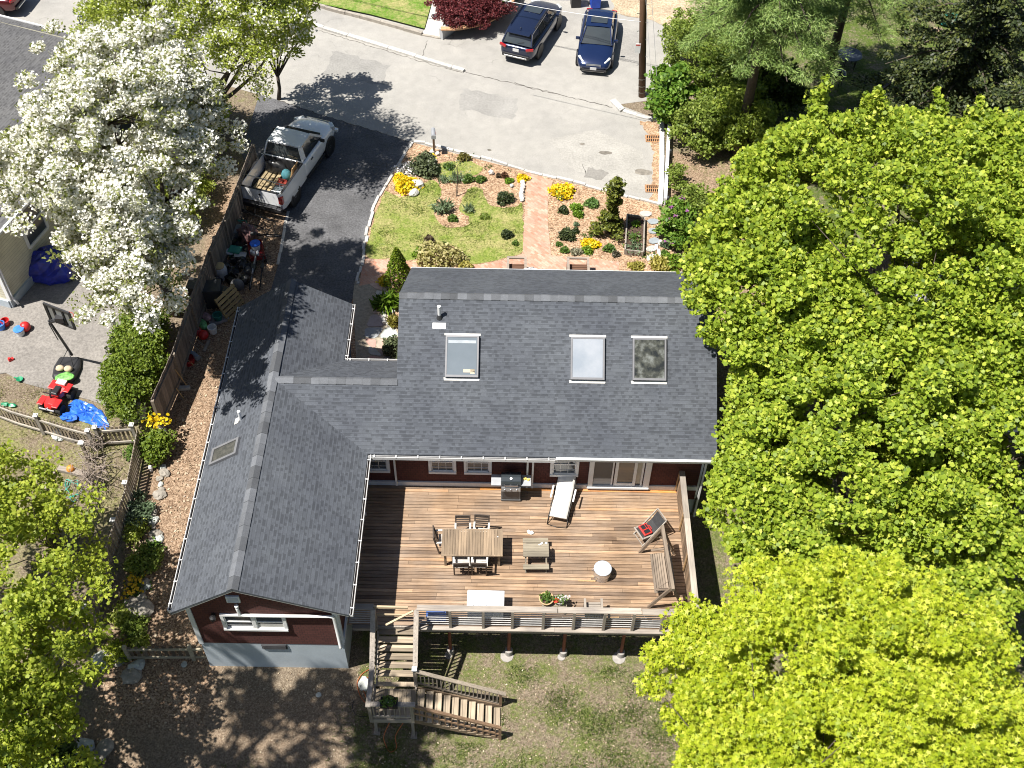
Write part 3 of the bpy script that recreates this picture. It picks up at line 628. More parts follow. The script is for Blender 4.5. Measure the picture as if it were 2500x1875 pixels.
# ================================================================ DECK
def deckmat():
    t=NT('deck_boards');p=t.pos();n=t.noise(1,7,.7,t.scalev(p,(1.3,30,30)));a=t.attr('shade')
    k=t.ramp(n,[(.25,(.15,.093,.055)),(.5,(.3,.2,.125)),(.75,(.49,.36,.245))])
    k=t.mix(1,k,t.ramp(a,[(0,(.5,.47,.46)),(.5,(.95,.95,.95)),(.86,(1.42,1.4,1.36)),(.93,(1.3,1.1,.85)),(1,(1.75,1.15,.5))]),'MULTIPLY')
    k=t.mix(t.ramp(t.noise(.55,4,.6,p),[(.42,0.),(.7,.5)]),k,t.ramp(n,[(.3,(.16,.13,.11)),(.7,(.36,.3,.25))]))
    k=t.mix(1,k,t.ramp(t.noise(.9,5,.65,p),[(.3,(.7,.68,.66)),(.7,(1.12,1.1,1.08))]),'MULTIPLY')
    t.col(k);t.set(Roughness=.6);t.bump(n,.2,.006);return t.m
DECK=deckmat();deck=thing('deck','raised brown wooden deck with slatted railing, privacy screen and stairs down to the back yard','deck')
xd0,xd1,yd0,yd1=2.82,13.62,-1.62,-6.95
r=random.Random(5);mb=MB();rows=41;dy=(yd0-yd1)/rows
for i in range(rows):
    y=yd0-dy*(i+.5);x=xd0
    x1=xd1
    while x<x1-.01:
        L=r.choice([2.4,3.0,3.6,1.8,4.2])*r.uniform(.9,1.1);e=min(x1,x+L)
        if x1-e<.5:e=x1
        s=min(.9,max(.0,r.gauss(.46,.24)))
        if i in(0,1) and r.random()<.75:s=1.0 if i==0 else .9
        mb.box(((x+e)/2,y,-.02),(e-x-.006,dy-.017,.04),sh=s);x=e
mb.build('floor',DECK,deck)
def frame(mb):
    mb.box(((3.0+xd1)/2,yd1-.03,-.16),(xd1-3.0,.05,.28));mb.box((xd1+.02,(yd0+yd1)/2,-.16),(.05,yd0-yd1,.28))
    for i in range(14):mb.box((xd0+.3+i*.8,(yd0+yd1)/2,-.16),(.05,yd0-yd1-.1,.22))
    mb.box(((xd0+xd1)/2,-6.55,-.36),(xd1-xd0,.09,.2));mb.box(((xd0+xd1)/2,-2.4,-.36),(xd1-xd0,.09,.2))
part('joist_frame',frame,GREYWOODY,deck)
part('rim_cap',lambda mb:(mb.box(((5.05+9.3)/2,yd1-.07,-.02),(4.25,.14,.04),sh=.75),mb.box(((9.3+13.7)/2,yd1-.075,-.02),(4.39,.15,.04),sh=.55),mb.box((3.37,yd1-.07,-.02),(.76,.14,.04),sh=.3)),GREYWOOD,deck)
# support posts
RUST=mat('rusty_steel',(.2,.055,.03),.7,.3,5);PALE=mat('pale_steel',(.5,.54,.6),.5,.1,4)
for i,(x,y) in enumerate([(5.97,-6.6),(7.9,-6.6),(9.7,-6.6),(11.6,-6.6),(13.4,-6.75)]):
    g=zt(x,y);p=part('support_post',lambda mb:(mb.tube([(x,y,g-.1),(x,y,-.35)],.055 if i<4 else .05,12),mb.box((x,y,-.4),(.16,.16,.02))),RUST if i<4 else PALE,deck)
    f=part('footing',lambda mb:(mb.lathe([(.13,g-.1),(.13,g+.26),(.11,g+.28)],(x,y,0),16),mb.lathe([(.24 if i%2 else .15,g-.05),(.22 if i%2 else .13,g+.02)],(x-.06,y-.1,0),9)),mat('footing_concrete',(.3,.28,.26),.9,.15,6,fine=.2),p)
for x in(5.0,7.6,10.4,13.0):
    part('support_post',lambda mb:mb.box((x,-2.4,-1.2),(.12,.12,2.2)),GREYWOODZ,deck)
# front railing
rail=part('railing',lambda mb:(mb.box((7.2,yd1+.03,1.05),(4.3,.2,.045),sh=.6),mb.box((10.65,yd1+.035,1.05),(2.55,.2,.045),sh=.8),mb.box((12.75,yd1+.02,1.05),(1.6,.2,.045),sh=.5),mb.box((3.35,yd1+.03,1.05),(.75,.2,.045),sh=.55)),GREYWOOD,deck)
SL=mat('slat_wood',(.42,.41,.4),.6,.2,5)
for x0,x1 in((5.08,13.55),(2.9,3.72)):
    part('rail_slats',lambda mb:[mb.box(((x0+x1)/2,yd1+.02,.1+.135*k),(x1-x0,.022,.024),sh=.5) for k in range(7)],SL,rail)
for x in(3.74,5.05,6.06,7.08,7.98,8.94,9.88,10.82,11.72,12.62,13.58):
    part('rail_post',lambda mb:mb.box((x,yd1-.035,.42),(.085,.085,1.24)),GREYWOODZ,rail)
# privacy screen on the right
scr=part('privacy_screen',lambda mb:[mb.box((13.56,yd0-.1-(i+.5)*.103,.55),(.025,.1,1.12),sh=r.random()) for i in range(51)],wood('screen_boards',(.24,.165,.105),2),deck)
part('screen_cap',lambda mb:(mb.box((13.6,-2.6,1.14),(.19,1.9,.04),sh=.35),mb.box((13.6,-5.25,1.14),(.19,3.4,.04),sh=.75)),GREYWOODY,scr)
NEWW=wood('new_wood',(.42,.27,.13),2)
for y in(-3.3,-4.85,-1.68):part('screen_brace',lambda mb:mb.bar((13.5,y,.1),(13.52,y-.02,1.12),.06,.04),NEWW,scr)
# stairs
ZL=-1.05;yl0,yl1=-8.42,-9.55;xs0,xs1=3.76,5.02;nst=7
STW=wood('stair_boards',(.33,.265,.19),0);STWY=wood('stair_boards_y',(.33,.265,.19),1)
st=part('staircase',lambda mb:mb.bar((xs0+.03,yd1-.1,-.2),(xs0+.03,yl0,ZL-.1),.05,.24),GREYWOODY,deck)
part('stringer',lambda mb:mb.bar((xs1-.03,yd1-.1,-.2),(xs1-.03,yl0,ZL-.1),.05,.24),GREYWOODY,st)
run=(yd1-yl0)/nst
for k in range(nst):
    z=-(k+1)*(-ZL)/(nst+0)+.0 if k<nst-1 else None
    if z is None:continue
    y=yd1-run*(k+.5)-.02
    part('tread',lambda mb:(mb.box(((xs0+xs1)/2,y+run*.25,z-.02),(xs1-xs0-.02,run*.47,.036),sh=r.random()),mb.box(((xs0+xs1)/2,y-run*.28,z-.02),(xs1-xs0-.02,run*.5,.036),sh=r.random()),mb.box(((xs0+xs1)/2,y+run*.48,z-.1),(xs1-xs0-.05,.02,.11),sh=.2)),STW,st)
def land(mb):
    n=9;w=(xs1+.02-xs0)/n
    for i in range(n):mb.box((xs0+w*(i+.5),(yl0+yl1)/2-.08,ZL-.02),(w-.008,yl0-yl1-.16,.04),sh=r.random())
    mb.box(((xs0+xs1)/2,yl0-.0,ZL-.02),(xs1-xs0,.15,.04),sh=.6)
part('landing',land,STWY,st)
part('landing_frame',lambda mb:(mb.box(((xs0+xs1)/2,yl1,ZL-.15),(xs1-xs0+.04,.05,.24),sh=.7),mb.box((xs0-.02,(yl0+yl1)/2,ZL-.15),(.05,yl0-yl1,.24)),mb.box((xs1,(yl0+yl1)/2,ZL-.15),(.05,yl0-yl1-.1,.2))),GREYWOOD,st)
for x,y in((xs0+.06,yl1+.06),(xs1-.06,yl1+.06),(xs0+.06,yl0),(xs1-.06,yl0)):
    g=zt(x,y);part('support_post',lambda mb:(mb.box((x,y,(g+ZL)/2-.15),(.09,.09,ZL-g+.2)),mb.box((x,y,g+.02),(.2,.2,.16))),GREYWOODZ,st)
nl=10;xl1=7.66;zg=zt(xl1,-9)+.02;runl=(xl1-xs1-.03)/nl;risel=(ZL-zg)/(nl+.0)
for k in range(nl):
    x=xs1+.05+runl*(k+.5);z=ZL-risel*(k+.7)
    part('tread',lambda mb:(mb.box((x-.08,(yl0+yl1)/2-.06,z-.02),(.075,yl0-yl1-.1,.036),sh=r.random()),mb.box((x+.035,(yl0+yl1)/2-.06,z-.02),(.135,yl0-yl1-.1,.036),sh=r.random()*.5+.4)),STWY,st)
for y in(yl0-.05,yl1+.02):
    part('stringer',lambda mb:mb.bar((xs1,y,ZL-.18),(xl1,y,zg+.0),.045,.22),wood('stringer_wood',(.2,.14,.09),0),st)
BR=wood('brown_rail',(.2,.125,.075),0)
def balus(p,q,h0,h1,n,mb):
    p,q=Vector(p),Vector(q)
    for i in range(n):
        c=p.lerp(q,(i+.5)/n);mb.bar(c+Vector((0,0,h0)),c+Vector((0,0,h1)),.035)
UZ=lambda y:lin(y,[yl0,yd1],[ZL,0])
# upper flight rails
for x,nm in((xs0-.04,0),(xs1+.02,1)):
    part('hand_rail',lambda mb:(mb.bar((x,yd1-.05,1.04),(x,yl0+.05,ZL+1.0),.15,.04,sh=.6),mb.bar((x,yd1-.05,.16),(x,yl0+.05,ZL+.12),.04,.08)),GREYWOODY,st)
    part('baluster',lambda mb:balus((x,yd1-.1,0),(x,yl0,ZL),.1,1.0,11,mb),GREYWOODZ,st)
part('hand_rail',lambda mb:(mb.bar((xs0-.04,yl0+.05,ZL+1.0),(xs0-.04,yl1-.1,ZL+.98),.15,.04,sh=.6),mb.bar((xs0-.04,yl0,ZL+.1),(xs0-.04,yl1,ZL+.1),.04,.08)),GREYWOODY,st)
part('baluster',lambda mb:balus((xs0-.04,yl0,ZL),(xs0-.04,yl1,ZL),.1,.97,8,mb),GREYWOODZ,st)
part('hand_rail',lambda mb:(mb.bar((xs0-.12,yl1,ZL+.98),(xs1+.1,yl1,ZL+.98),.15,.04,sh=.7),mb.bar((xs0,yl1,ZL+.14),(xs1,yl1,ZL+.14),.04,.08,sh=.9)),GREYWOOD,st)
part('baluster',lambda mb:balus((xs0,yl1,ZL),(xs1,yl1,ZL),.1,.97,8,mb),GREYWOODZ,st)
for x,y,h in((xs0-.03,yl1,.98),(xs1-.02,yl1,.98),(xs1,yl0,1.02)):part('newel_post',lambda mb:mb.box((x,y,ZL+h/2-.1),(.1,.1,h+.2)),GREYWOODZ,st)
part('newel_cap',lambda mb:mb.box((xs1,yl0,ZL+1.04),(.15,.15,.05)),TRIM,st)
part('hand_rail',lambda mb:(mb.bar((xs1+.05,yl0-.02,ZL+.92),(xl1+.15,yl0-.02,zg+.82),.12,.04,sh=.8),mb.bar((xs1+.05,yl0-.02,ZL+.15),(xl1,yl0-.02,zg+.12),.04,.07)),wood('grey_rail_x',(.25,.21,.165),0),st)
part('baluster',lambda mb:balus((xs1+.1,yl0-.02,ZL-.05),(xl1-.05,yl0-.02,zg),.1,.9,20,mb),GREYWOODZ,st)
part('hand_rail',lambda mb:(mb.bar((xs1-.05,yl1,ZL+.9),(xl1,yl1,zg+.82),.09,.1,sh=.6),mb.bar((xs1+.0,yl1,ZL+.42),(xl1,yl1,zg+.35),.04,.08,sh=.8)),BR,st)
part('baluster',lambda mb:balus((xs1+.1,yl1,ZL-.05),(xl1-.05,yl1,zg),.1,.85,13,mb),BR,st)
for y in(yl0-.02,yl1):part('newel_post',lambda mb:mb.box((xl1,y,zg+.36),(.09,.09,.95)),BR,st)
# gate boards at the stair head
part('gate',lambda mb:(mb.box((4.25,yd1+.06,1.0),(1.05,.06,.1),sh=.9),mb.box((4.3,yd1+.06,.55),(1.2,.04,.06)),mb.bar((4.1,yd1-.3,.55),(4.95,yd1-.02,.95),.06,.04,sh=.9)),wood('gate_wood',(.36,.28,.18),0),deck)
# ================================================================ TREES AND SHRUBS
def star(rs): 
    n=len(rs);a=np.arange(n)*2*np.pi/n+np.pi/2;return np.stack([np.cos(a)*rs,np.sin(a)*rs],1)
SH={'maple':star(np.array([1.05,.42,.98,.4,.78,.3,.3,.78,.4,.98,.42])),'lobed':star(np.array([1,.72,1,.68,.85,.6,.85,.68,1,.72])),
    'oval':np.array([[0,-1],[.52,-.2],[.42,.5],[0,1],[-.42,.5],[-.52,-.2]]),'disc':star(np.array([1,.85,1,.9,1,.82])),'blade':np.array([[-.12,-1],[.12,-1],[.1,.3],[0,1.],[-.1,.3]]),
    'needle':np.array([[-.16,-1],[.16,-1],[.12,.6],[0,1],[-.12,.6]]),'spray':np.array([[0,-1],[.25,-.3],[.62,.1],[.3,.3],[.35,.75],[0,1],[-.35,.75],[-.3,.3],[-.62,.1],[-.25,-.3]])}
def leaf_mesh(name,P,size,shape,m,parent,rng,up=.7,curl=.25,axis=None,rnd=None,sizevar=.35,nrm=None):
    """one mesh of many small leaf-shaped faces; P = leaf positions relative to the parent"""
    N=len(P);sh=SH[shape];k=len(sh)
    n=rng.normal(size=(N,3));n/=np.linalg.norm(n,axis=1)[:,None]
    if nrm is not None:n=n*(1-up)+nrm*up
    else:n=n*(1-up);n[:,2]+=up
    n/=np.linalg.norm(n,axis=1)[:,None]
    a=rng.normal(size=(N,3)) if axis is None else axis+rng.normal(size=(N,3))*.35
    v=a-(a*n).sum(1)[:,None]*n;v/=np.linalg.norm(v,axis=1)[:,None]+1e-9;u=np.cross(v,n)
    s=size*(1+rng.uniform(-sizevar,sizevar,N))
    r2=(sh**2).sum(1)
    V=P[:,None,:]+s[:,None,None]*(u[:,None,:]*sh[None,:,0,None]+v[:,None,:]*sh[None,:,1,None]-n[:,None,:]*(curl*r2[None,:,None]))
    V=V.reshape(-1,3).astype(np.float32)
    me=bpy.data.meshes.new(name);me.vertices.add(N*k);me.vertices.foreach_set('co',V.ravel());me.loops.add(N*k);me.loops.foreach_set('vertex_index',np.arange(N*k,dtype=np.int32))
    me.polygons.add(N);me.polygons.foreach_set('loop_start',np.arange(0,N*k,k,dtype=np.int32));me.polygons.foreach_set('loop_total',np.full(N,k,dtype=np.int32))
    me.update(calc_edges=True)
    q=me.attributes.new('rnd','FLOAT','FACE');q.data.foreach_set('value',(rng.uniform(0,1,N) if rnd is None else rnd).astype(np.float32))
    me.materials.append(m);o=bpy.data.objects.new(name,me);COL.objects.link(o)
    if parent is not None:o.parent=parent
    return o
def dome_clumps(c,r,n,rng,low=-.25,shell=.62,keep=None):
    out=[];c=np.array(c,float);r=np.array(r,float);ph=rng.uniform(0,6.28,6)
    for _ in range(n*60):
        if len(out)>=n:break
        d=rng.normal(size=3);d/=np.linalg.norm(d)
        if d[2]<low:continue
        az=math.atan2(d[1],d[0]);wob=1+.09*math.sin(3*az+ph[0])+.1*math.sin(5*az+ph[1]+4*d[2])+.1*math.sin(8*az+ph[2]+7*d[2])+.07*math.sin(13*az+ph[3]+9*d[2])
        p=c+d*r*wob*(shell+(1-shell)*rng.random()**.6)
        if keep is None or keep(p):out.append(p)
    return np.array(out).reshape(-1,3)
def clump_leaves(C,per,rad,rng,flat=.6):
    N=len(C)*per;P=np.repeat(C,per,0);d=rng.normal(size=(N,3));d/=np.linalg.norm(d,axis=1)[:,None];rr=np.repeat(rad*(1+rng.uniform(-.35,.4,len(C))),per)*rng.random(N)**.45
    d[:,2]*=flat;return P+d*rr[:,None]
def limbs(base,C,rng,parent,r0,nl=7,fork=.35,m=None,twigs=60,name='limb',bottom=0):
    """tapered trunk, main limbs and twigs, all one continuous woody mesh"""
    mb=MB();base=np.array(base,float);top=C.mean(0);top[2]=C[:,2].max()*.6+base[2]*.0
    f=base+(top-base)*fork;pts=[base,base+(f-base)*.5+rng.normal(size=3)*[.1,.1,0],f]
    t=MB();t.tube(pts,[r0*1.25,r0*.95,r0*.85],9);trunk=t.build('trunk',m or BARK,parent,smooth=True)
    idx=rng.permutation(len(C));starts=[]
    for i in idx[:nl]:
        e=C[i];mid=f+(e-f)*.5+rng.normal(size=3)*.35;mid[2]+=.2
        P=[f-(f-base)*.08,f+(mid-f)*.5+rng.normal(size=3)*.12,mid,mid+(e-mid)*.6+rng.normal(size=3)*.15,e];mb.tube(P,[r0*.62,r0*.45,r0*.32,r0*.2,r0*.06],6);starts+=[P[1],P[2],P[3]]
    S_=np.array(starts)
    for i in idx[nl:nl+twigs]:
        e=C[i];j=((S_-e)**2).sum(1).argmin();s=S_[j];mid=(s+e)/2+rng.normal(size=3)*.2
        mb.tube([s,mid,e],[r0*.16,r0*.1,r0*.03],4)
    return trunk,(mb.build(name,m or BARK,trunk,smooth=True) if nl else None)
def rel(C,loc): return C-np.array(loc)
def tree(name,label,cat,base,lobes,leaf,rng,trunk_r=.2,group=None,nl=8,twigs=60,keep=None,m=None,blossom=None,low=-.25,shell=.62,fork=.35,shoots=()):
    """lobes: [(centre, radii, n_clumps)]; leaf: (per, clump_r, size, shape, material, up)"""
    root=thing(name,label,cat,base,0,group)
    C=np.concatenate([dome_clumps(c,r,n,rng,low,shell,keep) for c,r,n in lobes])-np.array(base)
    limbs((0,0,-.2),C,rng,root,trunk_r,nl,fork,m,twigs)
    per,cr,sz,shp,lm,up=leaf
    P=clump_leaves(C,per,cr,rng)
    for (sx,sy,sz0,sh_) in shoots:
        T=np.array([[sx+rng.normal()*.12,sy+rng.normal()*.12,sz0-.3+sh_*.75*k/7] for k in range(8)])-np.array(base);P=np.concatenate([P]+[clump_leaves(T[k:k+1],int(per*.5*(1-.1*k)),cr*.95*(1-.1*k),rng,1.0) for k in range(8)])
    cv=np.repeat(rng.uniform(-.22,.22,len(P)//20+1),20)[:len(P)];leaf_mesh('crown',P,sz,shp,lm,root,rng,up,rnd=np.clip(rng.beta(2,2,len(P))+cv,0,1))
    if blossom:
        per,cr,sz,shp,lm,up,frac=blossom
        Cb=C[frac(C+np.array(base),rng)] if callable(frac) else C[rng.random(len(C))<frac];P=clump_leaves(Cb,per,cr,rng);leaf_mesh('blossom',P,sz,shp,lm,root,rng,up,curl=.5)
    return root
L_MAPLE=leafmat('maple_leaf',(.1,.165,.014),(.29,.39,.034),(.54,.59,.085),.42)
L_LIME=leafmat('lime_maple_leaf',(.19,.27,.012),(.4,.47,.024),(.6,.62,.08),.4)
L_PEAR=leafmat('pear_leaf',(.1,.125,.03),(.2,.23,.06),(.36,.38,.15),.35)
L_BLOS=leafmat('white_blossom',(.66,.66,.6),(.8,.8,.78),(.86,.86,.86),.35,.6,.1)
L_MIX=leafmat('spring_leaf',(.16,.22,.025),(.36,.43,.06),(.56,.6,.19),.42)
L_THIN=leafmat('thin_lime_leaf',(.15,.21,.02),(.31,.38,.035),(.48,.52,.08),.42)
L_DARK=leafmat('dark_leaf',(.02,.04,.008),(.045,.075,.014),(.08,.11,.02),.25)
L_BRIGHT=leafmat('bright_shrub_leaf',(.07,.16,.02),(.14,.25,.03),(.22,.33,.05),.35)
L_OLIVE=leafmat('olive_shrub_leaf',(.1,.15,.022),(.2,.275,.045),(.32,.38,.085),.38)
L_PINE=leafmat('pine_needle',(.1,.17,.04),(.2,.3,.075),(.34,.43,.14),.3)
L_SPRUCE=leafmat('spruce_needle',(.018,.03,.01),(.042,.06,.018),(.13,.15,.035),.2)
L_YEW=leafmat('yew_leaf',(.07,.12,.012),(.14,.2,.02),(.22,.28,.04),.3)
def roof_free(p):
    if p[0]<15.0:
        z=5.9-.66*abs(p[1]-yru) if -2.6<p[1]<6.6 else 1.6
        return p[2]>z+.15
    return True
rg=np.random.default_rng(21)
def pxy(p):
    q=CM@(np.array(p)-CAM);return (1250+FPX*q[0]/q[2])/1.1302,(937.5-FPX*q[1]/q[2])/1.1302
def outline(p):
    x,y=pxy(p);l=np.interp(y,[330,400,450,520,600,650,700,780,900,1000,1100,1200,1290],[1600,1560,1540,1495,1480,1490,1512,1580,1582,1560,1535,1535,1590]);t=np.interp(x,[1550,1600,1700,1780,1850,1950,2050,2120,2212],[400,335,268,225,245,235,255,240,245])
    return x>l+10 and y>t+12
def keepA(p):
    return roof_free(p) and outline(p)
tree('maple_tree','large bright green maple overhanging the east end of the house roof','tree',(20.5,3.0,zt(20.5,3)),[((19.8,4.2,6.4),(6.5,6.5,3.6),560),((25.5,2.5,6),(4.5,6,3.3),260),((15.9,2.2,6.5),(2.8,3.2,1.9),150)],(205,.5,.074,'lobed',L_MAPLE,.5),rg,.26,keep=keepA,low=-.35,twigs=110,shoots=[(18.3,9.0,8.4,1.6),(20.2,8.6,8.6,1.2),(22.2,8.2,8.6,1.2),(23.6,8.2,8.5,1.3),(25.2,8.0,8.3,1.2),(16.6,7.6,7.4,1.1)])
tree('maple_tree','broad mid green maple growing beside the privacy screen of the deck','tree',(19.0,-3.6,zt(19,-3.6)),[((18.3,-3.2,4.6),(4.7,4.8,3.3),450),((23.5,-3.6,4.6),(4.2,4.3,3),230),((22.0,-6.4,3.4),(3.8,2.2,2.4),120),((15.6,-4.2,3.6),(2.0,3.0,2.2),150)],(205,.48,.07,'lobed',L_MAPLE,.55),rg,.24,keep=lambda p:roof_free(p) and outline(p) and p[0]>13.9,low=-.4,twigs=90)
tree('maple_tree','yellow green star leaved maple standing lowest in the back yard','tree',(16.6,-11.6,zt(16.6,-11.6)),[((16.4,-11.3,4.5),(4.0,3.4,3.8),360),((17.0,-12.2,6.2),(2.2,1.8,1.4),60),((18.6,-13.2,3.6),(3.6,3.0,2.6),170),((14.2,-13,3.4),(2.0,2.6,2.2),130)],(230,.48,.08,'maple',L_LIME,.6),rg,.2,low=-.3,twigs=90)
def pearside(p):
    if rg.random()<.06:return True
    x,y=pxy(p);l=np.interp(y,[60,100,150,220,290,330,400,440,480,560,620,700,760],[215,140,105,65,15,-60,-60,70,120,150,185,235,290])
    return x>l
PEARK=lambda p:pearside(p) and not(p[0]>-2.3 and p[2]<6) and p[0]+.43*(p[2]+.8)<2.7-(.6 if p[1]<4 else 0) and pxy(p)[0]<np.interp(pxy(p)[1],[150,230,330,400,480,560,640,720],[585,590,575,520,500,445,420,390])
def blos(C,rng): # blossom thickest on the sunny upper side
    h=(C[:,2]-6.6)/4.5+ (C[:,1]-0)/14;return rng.random(len(C))<np.clip(h+.45,.35,.98)
tree('blossoming_pear_tree','wide pear tree covered in white blossom beside the board fence','tree',(-5.6,7.2,-.9),[((-4.3,4.5,9.3),(4.1,4.3,3.0),300),((-2.4,5.6,9.9),(2.0,2.2,2.0),80),((-3.7,.6,7.8),(1.5,2.3,1.8),120),((-5.0,3.0,6.4),(1.8,2.8,1.4),100),((-7.2,3.6,8.4),(2.5,3.2,1.9),95),((-5.6,7.0,10.4),(2.9,2.4,1.8),80),((-6.0,6.6,5.0),(1.9,4.4,1.3),95),((-5.4,10.6,5.6),(1.6,2.2,1.5),30)],(50,.38,.058,'oval',L_PEAR,.4),rg,.22,blossom=(150,.36,.047,'disc',L_BLOS,.5,blos),keep=PEARK,low=-.6,twigs=230,nl=16,shell=.4,shoots=[(-6.6,7.0,10.6,1.3),(-7.6,6.0,9.8,1.2),(-5.2,8.0,11.2,1.2),(-8.3,4.6,9.2,1.0),(-2.6,7.0,11,1.0),(-1.6,6.2,10.6,.9)])
tree('street_tree','green tree with sparse white blossom behind the white pear tree','tree',(-6.0,18.6,-.8),[((-5.0,16.6,6.3),(3.7,2.8,3.3),300),((-2.6,15.9,7.0),(2.2,2.3,2.5),120),((-7.6,16.2,5.8),(2.4,2.2,2.4),110)],(110,.5,.06,'oval',L_MIX,.4),rg,.2,blossom=(40,.5,.05,'disc',L_BLOS,.4,.75),twigs=90,nl=10,low=-.5)
tree('street_tree','slim young tree with a bare trunk at the edge of the street','tree',(-3.5,21.3,-.8),[((-2.9,20.4,4.6),(1.7,1.7,2.4),95)],(75,.42,.085,'oval',L_MIX,.4),rg,.09,twigs=50,nl=6,low=-.6)
tree('garden_tree','thin lime leaved tree spreading over the lower neighbouring lawn','tree',(-8.4,-8.6,-2.0),[((-7.2,-7.2,3.0),(2.8,4.2,2.3),230),((-4.9,-9.9,3.4),(1.5,2.8,1.4),75),((-6.0,-12.1,2.6),(2.6,2.4,1.8),120),((-8.9,-4.8,3.2),(2.0,2.4,1.8),55)],(95,.42,.058,'lobed',L_THIN,.5),rg,.17,twigs=120,nl=12,low=-.6,shell=.45)
tree('tall_tree','tall broad tree past the lower garden shading the gable and the bare yard','tree',(-6.6,-15.6,-2.4),[((-5.9,-14.2,15.0),(3.4,3.3,4.4),150)],(38,.52,.13,'lobed',L_DARK,.5),rg,.3,twigs=60,nl=9,fork=.6)
# shrubs
def shrub(label,c,r,n,per,leaf,size,shape,rng,name='shrub',cat='shrub',up=.45,cr=.3,low=-.15,stem=True,group=None,shell=.5,dz=None,extra=None):
    z=zt(c[0],c[1]) if dz is None else dz
    root=thing(name,label,cat,(c[0],c[1],z),0,group)
    C=dome_clumps((0,0,r[2]*.35),(r[0]-cr*.4,r[1]-cr*.4,r[2]*.65),n,rng,low,shell);C[:,2]=np.maximum(C[:,2],.05)
    P=clump_leaves(C,per,cr,rng);P[:,2]=np.abs(P[:,2]);leaf_mesh('foliage',P,size,shape,leaf,root,rng,up)
    if stem:
        mb=MB()
        for e in C[rng.permutation(len(C))[:max(3,n//5)]]:mb.tube([(0,0,-.05),e*.5+rng.normal(size=3)*.04,e],[.03,.02,.008],5)
        mb.build('stem',BARK,root)
    return root
rs=np.random.default_rng(5)
def hz(dx,dy,z=.8): p=at(dx,dy,z);return (p.x,p.y)
shrub('bright green lilac like shrub nearest the utility pole',hz(1455,205,.6),(1.1,1.5,2.6),70,90,L_BRIGHT,.1,'lobed',rs,cr=.38,shell=.6)
shrub('olive green thicket on the bank behind the utility pole',hz(1500,90,1),(1.6,2.4,3.2),110,80,L_OLIVE,.07,'oval',rs,cr=.42)
shrub('dense mid green overgrown hedge below the pine',hz(1590,150,1.2),(2.1,2.4,3.8),170,90,leafmat('hedge_leaf',(.07,.12,.015),(.15,.22,.028),(.27,.33,.06),.35),.075,'oval',rs,cr=.42)
shrub('yellow green rounded shrub beside the white guard rail',hz(1520,262,.6),(1.5,1.5,2.4),110,90,L_OLIVE,.07,'oval',rs,cr=.38)
shrub('loose pale green shrub between the guard rail and the maple',hz(1610,250,1.0),(1.7,1.9,3.2),120,80,leafmat('pale_hedge_leaf',(.11,.17,.02),(.22,.29,.035),(.34,.4,.07),.35),.08,'oval',rs,cr=.42)
shrub('dark evergreen undergrowth at the foot of the pine',hz(1680,175,.8),(1.8,1.6,2.6),90,90,L_DARK,.08,'oval',rs,cr=.45)
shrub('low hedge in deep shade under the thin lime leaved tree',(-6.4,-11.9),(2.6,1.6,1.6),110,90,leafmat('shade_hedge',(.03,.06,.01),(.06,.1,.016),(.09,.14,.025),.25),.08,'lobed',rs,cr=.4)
# pine and spruce
def conifer(name,label,base,h,r,leaf,rng,tiers,per,size,shape='needle',tr=.2,low=.15,group=None,cr=.5,droop=.15,nb=9):
    root=thing(name,label,'tree',base,0,group);mb=MB();mb.tube([(0,0,h*low*.8),(0,0,h*.97)],[tr*.5,.01],6);t=MB();t.tube([(0,0,-.2),(0,0,h*.5),(0,0,h)],[tr,tr*.6,.02],9);tk=t.build('trunk',BARK,root,smooth=True)
    C=[];A=[]
    for i in range(tiers):
        f=i/(tiers-1);z=h*(low+(1-low)*f);R=r*(1-f)**.75+.15
        for k in range(max(3,int(nb*(1-f*.6)))):
            a=2*math.pi*k/max(3,int(nb*(1-f*.6)))+i*1.9+rng.uniform(-.25,.25);L=R*rng.uniform(.7,1.08);d=np.array([math.cos(a),math.sin(a),0])
            e=d*L+np.array([0,0,z-droop*L]);mb.tube([(0,0,z),tuple(d*L*.5+np.array([0,0,z+.05*L])),tuple(e)],[tr*.22,tr*.14,.015],5)
            m=max(2,int(L/cr*1.5))
            for j in range(m):
                q=(j+.7)/m;s=np.cross(d,[0,0,1])*rng.uniform(-.5,.5)*L*.45*q;C.append(d*L*q+s+np.array([0,0,z-droop*L*q*q+.05]));A.append(d)
    C=np.array(C);A=np.array(A);mb.build('branches',BARK,tk)
    P=clump_leaves(C,per,cr,rng,.45);out=P-np.repeat(C,per,0);ax=np.repeat(A,per,0)*.6+out/(np.linalg.norm(out,axis=1)[:,None]+1e-6)
    leaf_mesh('crown',P,size,shape,leaf,root,rng,.55,0.1,axis=ax);return root
rp=np.random.default_rng(9)
conifer('pine_tree','soft grey green pine at the back of the shaded side yard',(18.0,17.6,-.8),17,3.7,L_PINE,rp,11,330,.075,'needle',.26,.42,cr=.62,nb=12)
conifer('pine_tree','second grey green pine beyond the first, over the far end of the side yard',(22.6,22.2,-.8),17,3.4,L_PINE,rp,11,170,.085,'needle',.24,.36,cr=.55)
conifer('spruce_tree','dark spruce with sparse lit tips in the far corner of the side yard',(26.6,17.0,-.8),16,4.2,L_SPRUCE,rp,15,120,.085,'spray',.22,.12,cr=.5)
conifer('spruce_tree','dark spruce leaning over the shaded lawn behind the maple',(27.6,12.0,-.8),9,3.4,L_SPRUCE,rp,11,120,.085,'spray',.2,.12,cr=.5)
